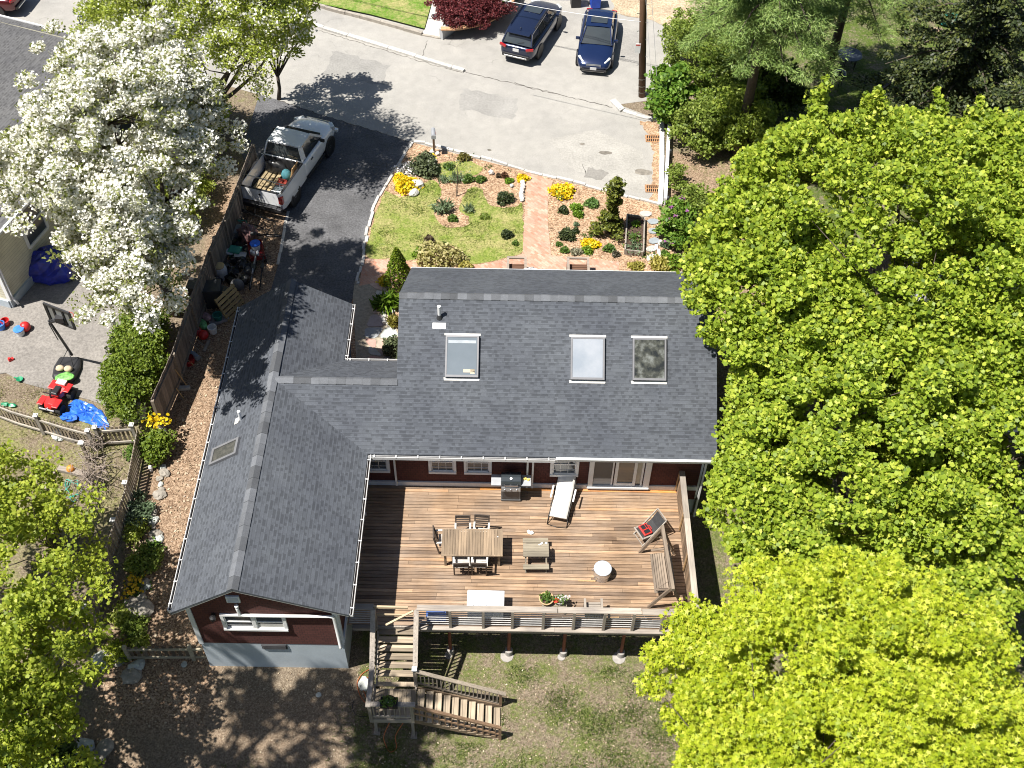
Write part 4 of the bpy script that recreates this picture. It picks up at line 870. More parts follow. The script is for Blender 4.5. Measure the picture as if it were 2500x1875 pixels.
# ================================================================ VEHICLES
def paint(name,c,rough=.22,metal=.35): return mat(name,c,rough,.04,1.5,metal=metal,coat=.8)
CGLASS=mat('car_glass',(.035,.042,.045),.05,.1,2,spec=.9,coat=.5);CHROME=mat('chrome',(.62,.62,.62),.15,.05,3,metal=1);REDL=mat('tail_lamp',(.32,.012,.015),.2,.1,4,coat=.6);CLEARL=mat('head_lamp',(.5,.52,.52),.1,.15,9,coat=.8);PLATE=mat('plate_white',(.6,.6,.6),.4,.08,8);RIM=mat('alloy_rim',(.36,.36,.37),.35,.15,6,metal=.8)
def loft(mb,st,closed=True):
    """st: list of rings (lists of points) of equal length"""
    n=len(st[0]);vs=[p for r in st for p in r];fs=[(i*n+k,i*n+(k+1)%n,(i+1)*n+(k+1)%n,(i+1)*n+k) for i in range(len(st)-1) for k in range(n)]
    fs+=[tuple(range(n-1,-1,-1)),tuple((len(st)-1)*n+k for k in range(n))];mb.add(vs,fs)
def ring(x,w,zb,zs,zc,tum=.93):
    """half profile from the floor up and over to the middle, mirrored"""
    h=[(0,zb),(w*.86,zb),(w*.98,zb+.1),(w,(zb+zs)/2+.02),(w*.98,zs-.1),(w*tum,zs),(w*.6,zc-.012),(0,zc)]
    return [(x,y,z) for y,z in h]+[(x,-y,z) for y,z in h[-2:0:-1]]
def quad_panel(mb,a,b,c,d,th=.02,bulge=0,n=4):
    """curved panel a-b (lower edge) c-d (upper edge, c above b); bulge along the normal"""
    a,b,c,d=[Vector(p) for p in(a,b,c,d)];nr=(b-a).cross(d-a).normalized();V=[]
    for j in range(n+1):
        for i in range(n+1):
            u,v=i/n,j/n;p=a.lerp(b,u).lerp(d.lerp(c,u),v);V.append(p+nr*bulge*4*u*(1-u)*(.5+2*v*(1-v)))
    m=n+1;F=[(j*m+i,j*m+i+1,(j+1)*m+i+1,(j+1)*m+i) for j in range(n) for i in range(n)]
    mb.add(V,F)
def wheel(root,x,y,r,wd,name='wheel',rim=None):
    s=1 if y>0 else -1;M=Matrix.Rotation(-s*math.pi/2,3,'X')
    w=MB();w.lathe([(r*.62,-wd/2),(r*.95,-wd/2),(r,-wd*.32),(r,wd*.32),(r*.95,wd/2),(r*.66,wd/2),(r*.62,wd*.3)],(x,y,r),22,M);o=w.build(name,RUBBER,root,smooth=False)
    q=MB();q.lathe([(r*.63,wd*.38),(r*.6,wd*.44),(r*.55,wd*.3)],(x,y,r),20,M);q.lathe([(.0,wd*.42),(r*.16,wd*.42),(r*.18,wd*.3)],(x,y,r),12,M)
    for k in range(5):
        a=2*math.pi*k/5;c=Vector((math.cos(a),math.sin(a),0));p=M@Vector((c.x*r*.12,c.y*r*.12,wd*.38));e=M@Vector((c.x*r*.6,c.y*r*.6,wd*.4));q.bar(Vector((x,y,r))+p,Vector((x,y,r))+e,r*.16,.03,up=(0,s,0))
    q.build('rim',rim or RIM,o);b=MB();b.lathe([(r*.6,wd*.2),(0.001,wd*.2)],(x,y,r),16,M);b.build('brake_disc',BLACK,o)
    return o
def pb(fn,name,m,root,**k):
    mb=MB();fn(mb);return mb.build(name,m,root,**k)
def body_mesh(root,rings,m):
    mb=MB();loft(mb,rings);return mb.build('body',m,root,smooth=True,subsurf=2)
def cabin(root,m,A,B,C_,D,mid,roofcol=None,sun=None):
    """A,B,C,D: (x, halfwidth, z) of windscreen foot, roof front, roof rear, back window foot"""
    P=lambda q,s:Vector((q[0],s*q[1],q[2]))
    pb(lambda mb:quad_panel(mb,P(A,-1),P(A,1),P(B,1),P(B,-1),bulge=.05),'windscreen',CGLASS,root,smooth=True)
    pb(lambda mb:quad_panel(mb,P(D,1),P(D,-1),P(C_,-1),P(C_,1),bulge=.05),'rear_window',CGLASS,root,smooth=True)
    for s in(1,-1):
        f=(mid-A[0])/(D[0]-A[0]);lo=P(A,s).lerp(P(D,s),f);g=(mid-B[0])/(C_[0]-B[0]);hi=P(B,s).lerp(P(C_,s),g)
        for a,b,c,d in((P(A,s),lo,hi,P(B,s)),(lo,P(D,s),P(C_,s),hi)):
            if s<0: pb(lambda mb:quad_panel(mb,a,b,c,d,bulge=.0),'side_window',CGLASS,root)
            else: pb(lambda mb:quad_panel(mb,b,a,d,c,bulge=.0),'side_window',CGLASS,root)
        o=Vector((0,s*.012,0))
        pb(lambda mb:(mb.bar(lo+o,hi+o,.07,.03,up=(0,1,0))),'door_pillar',BLACK,root)
        for a,b in((P(A,s),P(B,s)),(P(D,s),P(C_,s))):pb(lambda mb:mb.bar(a+o*.5,b+o*.5,.1,.055,up=(0,1,0)),'roof_pillar',m,root)
        pb(lambda mb:mb.bar(P(B,s)+o*.5,P(C_,s)+o*.5,.08,.06),'roof_rail',m,root)
        pb(lambda mb:mb.bar(P(A,s)+o,P(D,s)+o,.03,.03),'window_trim',BLACK,root)
    def rf(mb):
        V=[];n=8
        for i in range(n+1):
            u=i/n
            for j in range(n+1):
                v=j/n*2-1;p=P(B,1).lerp(P(C_,1),u);V.append((p.x,v*p.y*1.0,p.z+.035+.05*(1-v*v)*(.6+.4*math.sin(math.pi*u))))
        m_=n+1;mb.add(V,[(i*m_+j,(i+1)*m_+j,(i+1)*m_+j+1,i*m_+j+1) for i in range(n) for j in range(n)])
        mb.add([(x,y,z-.05) for x,y,z in V],[(i*m_+j+1,(i+1)*m_+j+1,(i+1)*m_+j,i*m_+j) for i in range(n) for j in range(n)])
    r_=pb(rf,'roof',roofcol or m,root,smooth=True)
    if sun:
        (x0,x1,w)=sun
        pb(lambda mb:mb.box(((x0+x1)/2,0,B[2]+.09),(abs(x1-x0),w,.012)),'sunroof',CGLASS,r_,bevel=.03)
def mirrors(root,x,y,z,m):
    for s in(1,-1):pb(lambda mb:(mb.box((x,s*(y+.1),z),(.1,.2,.14)),mb.box((x+.03,s*y,z-.05),(.05,.12,.05))),'wing_mirror',m,root,bevel=.03)
def plate(root,x,z,s): return pb(lambda mb:mb.box((x,0,z),(.015,.31,.16)),'licence_plate',PLATE,root)
def arch(root,xs,y,r):
    for x in xs:
        for s in(1,-1):
            M=Matrix.Rotation(-s*math.pi/2,3,'X');pb(lambda mb:mb.lathe([(r*1.14,-.1),(r*1.16,.035),(r*1.08,.045),(.02,.02)],(x,s*y,r),20,M),'wheel_arch',BLACK,root)
# --- blue sedan, nose toward the house
def place(name,label,cat,rear,front,L,group=None,z=-.79):
    a,b=at(*rear,z),at(*front,z);d=(b-a);mid=(a+b)/2;o=thing(name,label,cat,(mid.x,mid.y,z),math.atan2(d.y,d.x),group);return o
NAVY=paint('deep_blue_paint',(.009,.021,.075));NAVY2=paint('navy_paint',(.012,.019,.05));SILVER=paint('white_truck_paint',(.8,.81,.83),.3,.05);DRED=paint('dark_red_paint',(.085,.01,.014));DBLK=paint('black_blue_paint',(.012,.016,.026))
def sedan(root,m,L=4.7,W=1.82,detail=True):
    h=W/2;x0=-L/2
    body_mesh(root,[ring(x0+.0,h*.72,.32,.62,.7),ring(x0+.06,h*.86,.24,.8,.86),ring(x0+.35,h*.95,.22,.92,.98),ring(x0+.95,h*.99,.2,.93,1.0),ring(x0+1.6,h,.2,.9,.98),ring(x0+2.6,h,.2,.88,.96),ring(x0+3.3,h*.99,.2,.87,.95),ring(x0+3.9,h*.97,.2,.78,.88),ring(x0+4.35,h*.9,.22,.66,.75),ring(x0+L-.12,h*.8,.26,.56,.62),ring(x0+L,h*.62,.34,.48,.53)],m)
    cabin(root,m,(x0+3.42,h*.84,.93),(x0+2.62,h*.64,1.38),(x0+1.25,h*.63,1.36),(x0+.55,h*.78,.97),x0+2.05,sun=(x0+1.75,x0+2.35,.82))
    for x in(x0+.98,x0+3.72):
        for s in(1,-1):wheel(root,x,s*(h-.11),.33,.22)
    arch(root,(x0+.98,x0+3.72),h-.03,.33);mirrors(root,x0+3.1,h*.93,1.0,m)
    for s in(1,-1):
        pb(lambda mb:mb.bar((x0+L-.2,s*h*.56,.6),(x0+L-.55,s*h*.84,.7),.13,.09),'headlight',CLEARL,root,bevel=.03);pb(lambda mb:mb.bar((x0+.0,s*h*.55,.74),(x0+.1,s*h*.86,.76),.06,.13),'tail_light',REDL,root,bevel=.02)
    pb(lambda mb:[mb.bar((x0+L-.05,-.36,.5+.055*k),(x0+L-.05,.36,.5+.055*k),.05,.028) for k in range(3)],'grille',CHROME,root);pb(lambda mb:mb.box((x0+L-.0,0,.3),(.1,1.3,.09)),'bumper_intake',BLACK,root,bevel=.02);plate(root,x0+L+.03,.4,1);plate(root,x0-.01,.62,-1)
    pb(lambda mb:mb.bar((x0+L-.02,-.55,.24),(x0+L-.02,.55,.24),.06,.025),'bumper_trim',CHROME,root)
    pb(lambda mb:[mb.bar((x0+3.36,-.5+.5*k,.975),(x0+3.2,.05+.5*k,1.04),.025,.02) for k in range(2)],'wiper',BLACK,root)
def wagon(root,m,L=4.85,W=1.88):
    h=W/2;x0=-L/2
    body_mesh(root,[ring(x0,h*.74,.4,.8,.84),ring(x0+.08,h*.9,.34,.95,1.0),ring(x0+.5,h*.98,.3,1.0,1.05),ring(x0+1.2,h,.28,.99,1.05),ring(x0+2.6,h,.28,.97,1.04),ring(x0+3.4,h*.99,.28,.96,1.03),ring(x0+4.0,h*.97,.28,.92,1.0),ring(x0+4.5,h*.9,.3,.82,.9),ring(x0+L-.08,h*.78,.36,.7,.76),ring(x0+L,h*.6,.45,.6,.64)],m)
    cabin(root,m,(x0+3.62,h*.84,1.02),(x0+2.9,h*.66,1.55),(x0+.55,h*.66,1.52),(x0+.14,h*.8,1.05),x0+2.0,sun=(x0+2.2,x0+2.75,.86))
    for x in(x0+1.0,x0+3.78):
        for s in(1,-1):wheel(root,x,s*(h-.12),.36,.23)
    arch(root,(x0+1.0,x0+3.78),h-.03,.36);mirrors(root,x0+3.25,h*.95,1.1,m)
    for s in(1,-1):
        pb(lambda mb:mb.bar((x0+.9,s*h*.68,1.64),(x0+2.8,s*h*.68,1.66),.04,.05),'roof_rack',BLACK,root);pb(lambda mb:(mb.bar((x0+.0,s*h*.55,.9),(x0+.12,s*h*.93,.94),.1,.13)),'tail_light',REDL,root,bevel=.02);pb(lambda mb:mb.bar((x0+L-.14,s*h*.5,.74),(x0+L-.5,s*h*.85,.82),.16,.12),'headlight',CLEARL,root,bevel=.02)
    pb(lambda mb:mb.box((x0+.38,0,1.57),(.34,h*1.28,.035)),'spoiler',m,root,bevel=.015);plate(root,x0-.02,.82,-1);pb(lambda mb:mb.box((x0+.0,0,.5),(.14,h*1.5,.18)),'rear_bumper',BLACK,root,bevel=.03);pb(lambda mb:mb.box((x0-.07,0,.46),(.05,1.2,.07)),'bumper_trim',CHROME,root,bevel=.02)
    pb(lambda mb:mb.bar((x0+.15,-.05,1.12),(x0+.2,-.35,1.2),.02,.02),'wiper',BLACK,root);pb(lambda mb:mb.lathe([(.05,0),(.05,.01)],(x0+.0,0,.98),10,Matrix.Rotation(-math.pi/2,3,'Y')),'badge',CHROME,root);pb(lambda mb:mb.bar((x0+.7,0,1.63),(x0+.62,0,1.69),.05,.03),'antenna_fin',BLACK,root)
c=place('parked_car','glossy deep blue sedan parked nose out next to the utility pole','car',(1300,38),(1278,176),4.7,'cars parked across the street');sedan(c,NAVY)
c=place('parked_car','dark navy estate car with roof rails parked beside the curved retaining wall','car',(1113,140),(1186,30),4.85,'cars parked across the street');wagon(c,NAVY2)
p=at(44,36,-.79);c=thing('parked_car','dark red car parked on the street beyond the neighbouring grey roof','car',(p.x-2.35,p.y+1.0,-.79),math.radians(172),'cars on the street at the far corner');wagon(c,DRED)
p=at(196,58,-.79);c=thing('parked_car','black car half hidden behind the street trees','car',(p.x+1.1,p.y+1.6,-.79),math.radians(-118),'cars on the street at the far corner');sedan(c,DBLK)
# --- pickup truck
def truck(root,m):
    L=5.55;W=1.98;h=W/2;x0=-L/2
    # box: open bed walls, floor and tailgate
    xb0,xb1=x0+.12,x0+2.2
    body_mesh(root,[ring(x0+2.22,h*.98,.42,1.22,1.26),ring(x0+2.3,h,.4,1.22,1.27),ring(x0+3.0,h,.38,1.2,1.26),ring(x0+3.8,h*.99,.38,1.16,1.24),ring(x0+4.2,h*.97,.38,1.12,1.24),ring(x0+4.8,h*.96,.38,1.04,1.2),ring(x0+5.25,h*.9,.4,.94,1.06),ring(x0+L-.08,h*.8,.44,.82,.92),ring(x0+L,h*.66,.5,.74,.8)],m)
    def side(mb,s):
        ys=s*h;rings=[]
        for x,q in((xb0,.93),(xb0+.15,.99),(xb0+.6,1.0),(xb1-.2,1.0),(xb1,.99)):
            o=[(q*h,.5),(q*h+.015,.8),(q*h*.99,1.2),(q*h*.97,1.29),(q*h*.9,1.3),(q*h*.86,1.28),(q*h*.85,.62),(q*h*.86,.5)];rings.append([(x,s*y,z) for y,z in o][::s])
        loft(mb,rings)
    for s in(1,-1):
        o=pb(lambda mb:side(mb,s),'bed_side',m,root,smooth=False,bevel=.01)
        pb(lambda mb:mb.box(((xb0+xb1)/2,s*h*.915,1.306),(xb1-xb0-.1,.1,.012)),'bed_rail',BLACK,o)
    bedm=mat('bed_liner',(.02,.02,.022),.7,.3,5)
    pb(lambda mb:(mb.box(((xb0+xb1)/2,0,.62),(xb1-xb0,h*1.7,.05)),mb.box((xb1-.02,0,.95),(.05,h*1.7,.62))),'bed_floor',bedm,root)
    pb(lambda mb:mb.box((x0+.1,0,.98),(.08,h*1.76,.64)),'tailgate',m,root,bevel=.025)
    pb(lambda mb:mb.box((x0+.1,0,1.305),(.085,h*1.7,.015)),'tailgate_cap',BLACK,root)
    pb(lambda mb:mb.lathe([(.06,0),(.06,.015)],(x0+.05,0,1.08),4,Matrix.Rotation(-math.pi/2,3,'Y')),'badge',BLACK,root)
    pb(lambda mb:(mb.box((x0-.04,0,.56),(.16,h*1.9,.16)),mb.box((x0-.05,0,.66),(.18,h*1.5,.03))),'rear_bumper',mat('bumper_dark',(.05,.05,.055),.35,.2,5,metal=.6),root,bevel=.025);plate(root,x0+.05,.78,-1)
    for s in(1,-1):
        pb(lambda mb:mb.box((x0+.12,s*h*.9,.98),(.16,h*.19,.36)),'tail_light',REDL,root,bevel=.03);pb(lambda mb:mb.bar((x0+L-.1,s*h*.6,.86),(x0+L-.45,s*h*.9,.93),.2,.16),'headlight',CLEARL,root,bevel=.03)
    cabin(root,m,(x0+4.08,h*.86,1.24),(x0+3.4,h*.71,1.8),(x0+2.42,h*.71,1.8),(x0+2.3,h*.86,1.26),x0+2.6)
    for s in(1,-1):
        pb(lambda mb:(mb.bar((x0+2.42,s*h*.88,1.28),(x0+2.5,s*h*.74,1.76),.24,.03,up=(0,1,0))),'cab_pillar',m,root);pb(lambda mb:mb.box((x0+2.85,s*(h+.0),1.05),(.16,.03,.035)),'door_handle',BLACK,root);pb(lambda mb:mb.box((x0+3.2,s*(h*.99),.42),(1.6,.05,.08)),'sill',BLACK,root)
    pb(lambda mb:quad_panel(mb,(x0+4.05,-h*.8,1.245),(x0+4.05,h*.8,1.245),(x0+4.25,h*.76,1.275),(x0+4.25,-h*.76,1.275),bulge=.02),'cowl',BLACK,root)
    pb(lambda mb:mb.box((x0+L+.02,0,.72),(.05,1.1,.3)),'grille',CHROME,root,bevel=.02)
    pb(lambda mb:mb.box((x0+L+.0,0,.5),(.16,h*1.8,.16)),'front_bumper',m,root,bevel=.03)
    for x in(x0+1.15,x0+4.55):
        for s in(1,-1):wheel(root,x,s*(h-.13),.4,.27)
    arch(root,(x0+1.15,x0+4.55),h-.035,.4);mirrors(root,x0+3.75,h*.98,1.33,BLACK)
    return x0,xb0,xb1,h
tp=place('pickup_truck','white single cab pickup truck with an open bed of lumber on the shaded driveway','truck',(566,470),(694,290),5.55,z=-.785);tp.scale=(1.06,1.06,1.06)
x0,xb0,xb1,h=truck(tp,SILVER)
tm=Matrix.Translation(tp.location)@Matrix.Rotation(tp.rotation_euler.z,4,'Z')@Matrix.Scale(1.06,4)
def intruck(name,label,cat,fn,m,group=None,**k):
    mb=MB();fn(mb);mb.v=[tuple(tm@Vector(v)) for v in mb.v];c=sum((Vector(v) for v in mb.v),Vector())/len(mb.v);o=mb.build(name,m,off=c,**k);o.location=c;return tag(o,label,cat,group)
LUM=wood('yellow_lumber',(.27,.21,.12),0,shade=.3)
for i,(y,l) in enumerate([(.62,'at the wall of the truck bed on the kerb side'),(.42,'second from the kerb side of the truck bed'),(.22,'third from the kerb side of the truck bed'),(.0,'nearest the middle of the truck bed')]):
    intruck('lumber_plank','long yellow plank lying '+l,'plank',lambda mb:mb.box((x0+1.15+.08*i,y,.7+.01*(i%2)),(1.85,.15,.09),sh=.3+.2*i),LUM,'planks in the truck bed',bevel=.006)
intruck('plywood_sheet','tan plywood offcut standing against the driver side of the truck bed','board',lambda mb:mb.box((x0+1.75,-.68,1.08),(.5,.03,.8),M=Matrix.Rotation(.25,3,'X')),wood('plywood',(.48,.3,.14),0))
intruck('lumber_plank','narrow brown board along the driver side wall of the bed','plank',lambda mb:mb.box((x0+1.2,-.72,.75),(1.3,.05,.2)),wood('brown_board',(.32,.19,.09),0))
intruck('canvas_bag','blue green bag behind the cab of the pickup','bag',lambda mb:mb.ball((x0+1.75,-.32,.85),(.2,.22,.24),12,8,jit=.12),mat('teal_cloth',(.04,.16,.19),.8,.3,6),smooth=True)
intruck('trash_bag','black rubbish bag slumped at the head of the truck bed','bag',lambda mb:mb.ball((x0+1.95,.2,.92),(.22,.55,.35),14,8,jit=.15),mat('black_bag',(.014,.014,.015),.3,.3,6),smooth=True)
intruck('tool_tray','red tray of tools in the middle of the truck bed','tray',lambda mb:(mb.box((x0+1.4,-.25,.68),(.32,.4,.05)),mb.box((x0+1.4,-.25,.74),(.2,.1,.08)),mb.box((x0+1.52,-.25,.74),(.02,.4,.1)),mb.box((x0+1.28,-.25,.74),(.02,.4,.1))),mat('tray_red',(.2,.03,.02),.5,.3,8))
intruck('metal_sheet','dark blue grey sheet lying flat on the truck bed floor','sheet',lambda mb:(mb.box((x0+.95,-.3,.665),(.75,.48,.03)),mb.box((x0+.95,-.06,.68),(.75,.015,.05))),mat('sheet_grey',(.09,.115,.13),.5,.2,3))
intruck('ladder_rack','thin metal bar tied across the rear of the truck bed','rack',lambda mb:(mb.bar((x0+.62,-.95,1.34),(x0+.72,1.15,1.36),.035),mb.bar((x0+.66,-.6,1.34),(x0+.45,-.75,.7),.025),mb.bar((x0+.4,-.85,1.32),(x0+.5,-.3,.8),.02)),STEEL)
intruck('folded_chair','folded aluminium frame lying by the tailgate','chair',lambda mb:(mb.tube([(x0+.35,-.1,.72),(x0+.38,-.6,.75),(x0+.75,-.55,.8),(x0+.72,-.1,.78),(x0+.35,-.1,.72)],.014,6),mb.tube([(x0+.3,-.35,.8),(x0+.8,-.35,.86)],.014,6),mb.box((x0+.55,-.35,.74),(.3,.4,.012))),STEEL)
# ================================================================ THINGS ON THE DECK
def c7(x,y): return (752.1+x*.36,955.6+y*.36)
def on(x,y,z=0): return at(*c7(x,y),z)
def one(name,label,cat,fn,m,loc,rz=0,group=None,**k):
    """a thing that is one mesh, built round its own base"""
    mb=MB();fn(mb);o=mb.build(name,m,**k);o.location=loc;o.rotation_euler=(0,0,rz);return tag(o,label,cat,group)
DARKW=wood('dark_teak',(.075,.055,.042),0);TEAK=wood('grey_teak',(.24,.175,.115),1);TEAKX=wood('grey_teak_x',(.2,.17,.13),0);PALEW=mat('pale_arm',(.46,.44,.41),.6,.2,8)
# gas grill
g=thing('gas_grill','black and steel gas grill with two side shelves against the house wall','grill',on(975,352))
pb(lambda mb:(mb.box((0,.22,.08),(.66,.5,.06)),mb.box((-.3,.22,.4),(.04,.46,.62)),mb.box((.3,.22,.4),(.04,.46,.62)),mb.box((0,.44,.4),(.6,.03,.6))),'cart',mat('grill_grey',(.16,.165,.17),.5,.2,4,metal=.4),g)
pb(lambda mb:mb.box((0,.0,.4),(.56,.03,.56)),'cart_door',mat('grill_door',(.05,.052,.055),.4,.2,4),g)
pb(lambda mb:mb.box((0,.22,.78),(.64,.5,.18)),'firebox',BLACK,g,bevel=.02)
def lid(mb):
    pr=[(-.24,0),(-.25,.1),(-.2,.22),(-.08,.29),(.08,.29),(.2,.22),(.25,.1),(.25,0)];R=[[(x,y+.24,z+.87) for y,z in pr] for x in(-.33,-.3,.3,.33)];loft(mb,R)
ld=pb(lid,'lid',mat('grill_lid',(.03,.037,.042),.25,.1,3,coat=.5),g,bevel=.01);pb(lambda mb:(mb.bar((-.24,-.06,.97),(.24,-.06,.97),.03),mb.bar((-.22,-.06,.97),(-.22,.02,.97),.02),mb.bar((.22,-.06,.97),(.22,.02,.97),.02)),'handle',STEEL,ld);pb(lambda mb:mb.lathe([(.045,0),(.045,.015)],(0,.1,1.155),14),'thermometer',WHITE,ld)
pnl=pb(lambda mb:mb.box((0,-.06,.78),(.64,.05,.17),M=Matrix.Rotation(-.3,3,'X')),'control_panel',mat('grill_steel',(.42,.43,.44),.35,.1,5,metal=.7),g,bevel=.008)
for x in(-.2,0,.2):pb(lambda mb:mb.lathe([(.03,0),(.024,.035)],(x,-.09,.78),12,Matrix.Rotation(math.pi/2-.3,3,'X')),'knob',STEEL,pnl)
for s in(-1,1):pb(lambda mb:(mb.box((s*.5,.22,.9),(.33,.44,.035)),mb.bar((s*.4,.02,.86),(s*.62,.02,.86),.025)),'side_shelf',mat('shelf_grey',(.33,.34,.36),.45,.1,4),g,bevel=.008)
p=g.location
one('sponge','yellow sponge and cloth on the side shelf of the gas grill','sponge',lambda mb:(mb.box((0,0,.02),(.1,.07,.04)),mb.ball((.09,-.06,.02),(.06,.05,.02),8,5,jit=.2)),mat('sponge_yellow',(.55,.42,.1),.9,.2,20),(p.x+.47,p.y+.26,.92),.4)
# reclining lounge chair
a,b=on(1312,232,.45),on(1258,470,.12);d=(a-b);L=d.length;rz=math.atan2(d.y,d.x)-math.pi/2
lc=thing('lounge_chair','white padded reclining lounge chair with tubular legs in front of the sliding door','lounge chair',(b.x,b.y,0),rz)
prof=[(0,.3),(.45,.34),(.75,.36),(1.0,.42),(1.35,.66),(1.72,.93)]
def cush(mb):
    pts=smooth_line([(0,y,z) for y,z in prof],5);n=len(pts)
    R=[]
    for i,p_ in enumerate(pts):
        t_=(pts[min(i+1,n-1)]-pts[max(i-1,0)]).normalized();nr=Vector((0,-t_.z,t_.y));th=.055+.018*math.cos(i*1.9);R.append([p_+Vector((x,0,0))+nr*(s*th*(1-.25*abs(x)/.29)) for x,s in((-.29,-.3),(-.1,-.3),(.1,-.3),(.29,-.3),(.29,1),(.1,1.15),(-.1,1.15),(-.29,1))])
    loft(mb,R)
pb(cush,'cushion',mat('white_cushion',(.66,.64,.6),.85,.1,7,bump=.2),lc,smooth=True);pb(lambda mb:mb.ball((0,1.6,.95),(.22,.1,.06),12,8),'pillow',mat('pillow_cloth',(.6,.57,.52),.9,.1,7),lc,smooth=True)
def lfr(mb):
    for s in(-1,1):
        mb.tube([(s*.32,-.02,.28),(s*.32,.75,.33),(s*.32,1.0,.39),(s*.32,1.74,.92)],.014,7);mb.tube([(s*.33,.05,.28),(s*.33,-.15,.03),(s*.33,.15,.02),(s*.33,1.1,.5)],.013,7);mb.tube([(s*.33,1.5,.02),(s*.33,1.3,.03),(s*.33,.3,.45)],.013,7)
    mb.tube([(-.33,-.15,.03),(0,-.2,.03),(.33,-.15,.03)],.013,7);mb.tube([(-.33,1.5,.02),(.33,1.5,.02)],.013,7);mb.tube([(-.32,1.74,.92),(.32,1.74,.92)],.014,7)
pb(lfr,'frame',mat('dark_tube',(.045,.042,.04),.45,.1,5,metal=.5),lc,smooth=True)
for s in(-1,1):pb(lambda mb:mb.bar((s*.38,.55,.58),(s*.38,1.05,.6),.06,.035),'armrest',WHITE,lc,bevel=.015)
# dining table
P=[on(565,517,.74),on(928,520,.74),on(927,683,.74),on(558,680,.74)];c=sum(P,Vector())/4;w=(P[1]-P[0]).length;dd=(P[0]-P[3]).length;rz=math.atan2((P[1]-P[0]).y,(P[1]-P[0]).x)
dt=thing('dining_table','large rectangular weathered teak dining table with chairs round it','table',(c.x,c.y,0),rz)
r=random.Random(4)
pb(lambda mb:[mb.box((-w/2+w*(i+.5)/22,0,.72),(w/22-.008,dd-.1,.035),sh=r.uniform(.25,.75)) for i in range(22)]+[mb.box((0,s*(dd/2-.025),.721),(w,.05,.036),sh=.5) for s in(-1,1)],'tabletop',TEAK,dt)
pb(lambda mb:[mb.box((0,s*(dd/2-.1),.65),(w-.2,.03,.09)) for s in(-1,1)]+[mb.box((s*(w/2-.1),0,.65),(.03,dd-.23,.09)) for s in(-1,1)],'apron',TEAKX,dt)
for sx in(-1,1):
    for sy in(-1,1):pb(lambda mb:mb.box((sx*(w/2-.12),sy*(dd/2-.12),.35),(.075,.075,.7)),'leg',wood('teak_leg',(.2,.15,.1),2),dt)
def chair(label,loc,rz,src=[None]):
    if src[0] is None:
        ch=thing('patio_chair',label,'chair',loc,rz,'chairs round the dining table');src[0]=ch
        pb(lambda mb:[mb.box((0,-.2+.08*i,.43),(.46,.065,.025)) for i in range(6)],'seat',PALEW,ch)
        pb(lambda mb:[mb.box((0,-.27-.03*i,.56+.075*i),(.44,.022,.05)) for i in range(5)]+[mb.box((0,-.4,.94),(.48,.035,.06))],'backrest',DARKW,ch)
        for s in(-1,1):
            pb(lambda mb:mb.bar((s*.23,-.24,0),(s*.23,-.4,.95),.045),'leg',DARKW,ch);pb(lambda mb:mb.bar((s*.23,.22,0),(s*.23,.22,.64),.045),'leg',DARKW,ch);pb(lambda mb:mb.bar((s*.24,-.32,.65),(s*.24,.26,.65),.06,.03),'armrest',PALEW,ch)
        return ch
    c_=copy_tree(src[0]);c_['label']=label;c_.location=loc;c_.rotation_euler=(0,0,rz);return c_
chair('dark chair on the house side of the dining table, nearer the gable wing',on(690,598),math.pi+.03)
chair('dark chair on the house side of the dining table, nearer the grill',on(798,594),math.pi-.06)
chair('dark slatted chair alone at the short end of the dining table',on(590,628),-math.pi/2+.08)
chair('dark chair on the railing side of the dining table, nearer the gable wing',on(680,756),.05)
chair('dark chair on the railing side of the dining table, nearer the picnic table',on(790,756),-.03)
# small picnic table
pa,pbb=on(1050,640,.52),on(1204,642,.52);c=(pa+pbb)/2;w=(pbb-pa).length
pt=thing('picnic_table','small weathered child size picnic table with attached benches','table',(c.x,c.y-.03,0),.02);GW=wood('grey_picnic',(.22,.19,.14),0)
pb(lambda mb:[mb.box((0,-.2+.1*i,.51),(w,.094,.03),sh=.2+.15*i) for i in range(5)],'tabletop',GW,pt)
for s in(-1,1):pb(lambda mb:[mb.box((0,s*.5+.09*i-.045,.3),(w,.085,.03),sh=.5) for i in range(2)],'bench',GW,pt)
for s in(-1,1):
    pb(lambda mb:(mb.bar((s*w*.4,-.12,.5),(s*w*.4,-.52,0),.05,.07),mb.bar((s*w*.4,.12,.5),(s*w*.4,.52,0),.05,.07),mb.bar((s*w*.4,-.55,.27),(s*w*.4,.55,.27),.04,.06)),'leg',wood('grey_picnic_y',(.19,.16,.12),1),pt)
PAPER=mat('paper_white',(.68,.66,.62),.9,.1,12)
def crumple(s,seed):
    def f(mb):
        r=random.Random(seed)
        for k in range(3):mb.ball((r.uniform(-s,s),r.uniform(-s,s)*.6,s*.3),(s*r.uniform(.5,.8),s*r.uniform(.4,.7),s*.3),7,4,jit=.3,rnd=r)
    return f
one('crumpled_paper','crumpled white paper on the boards between the dining table and the recliner','paper',crumple(.11,2),PAPER,on(1085,548))
for i,(x,y,l) in enumerate([(1160,610,'white paper napkin at the corner of the picnic table nearer the dining table'),(1186,612,'white paper napkin at the outer corner of the picnic table')]):one('paper_napkin',l,'napkin',crumple(.06,5+i),PAPER,on(x,y,.53),i,'napkins on the picnic table')
one('paper_scrap','tiny white scrap lying on the dining table top','paper',crumple(.03,9),PAPER,on(900,568,.745))
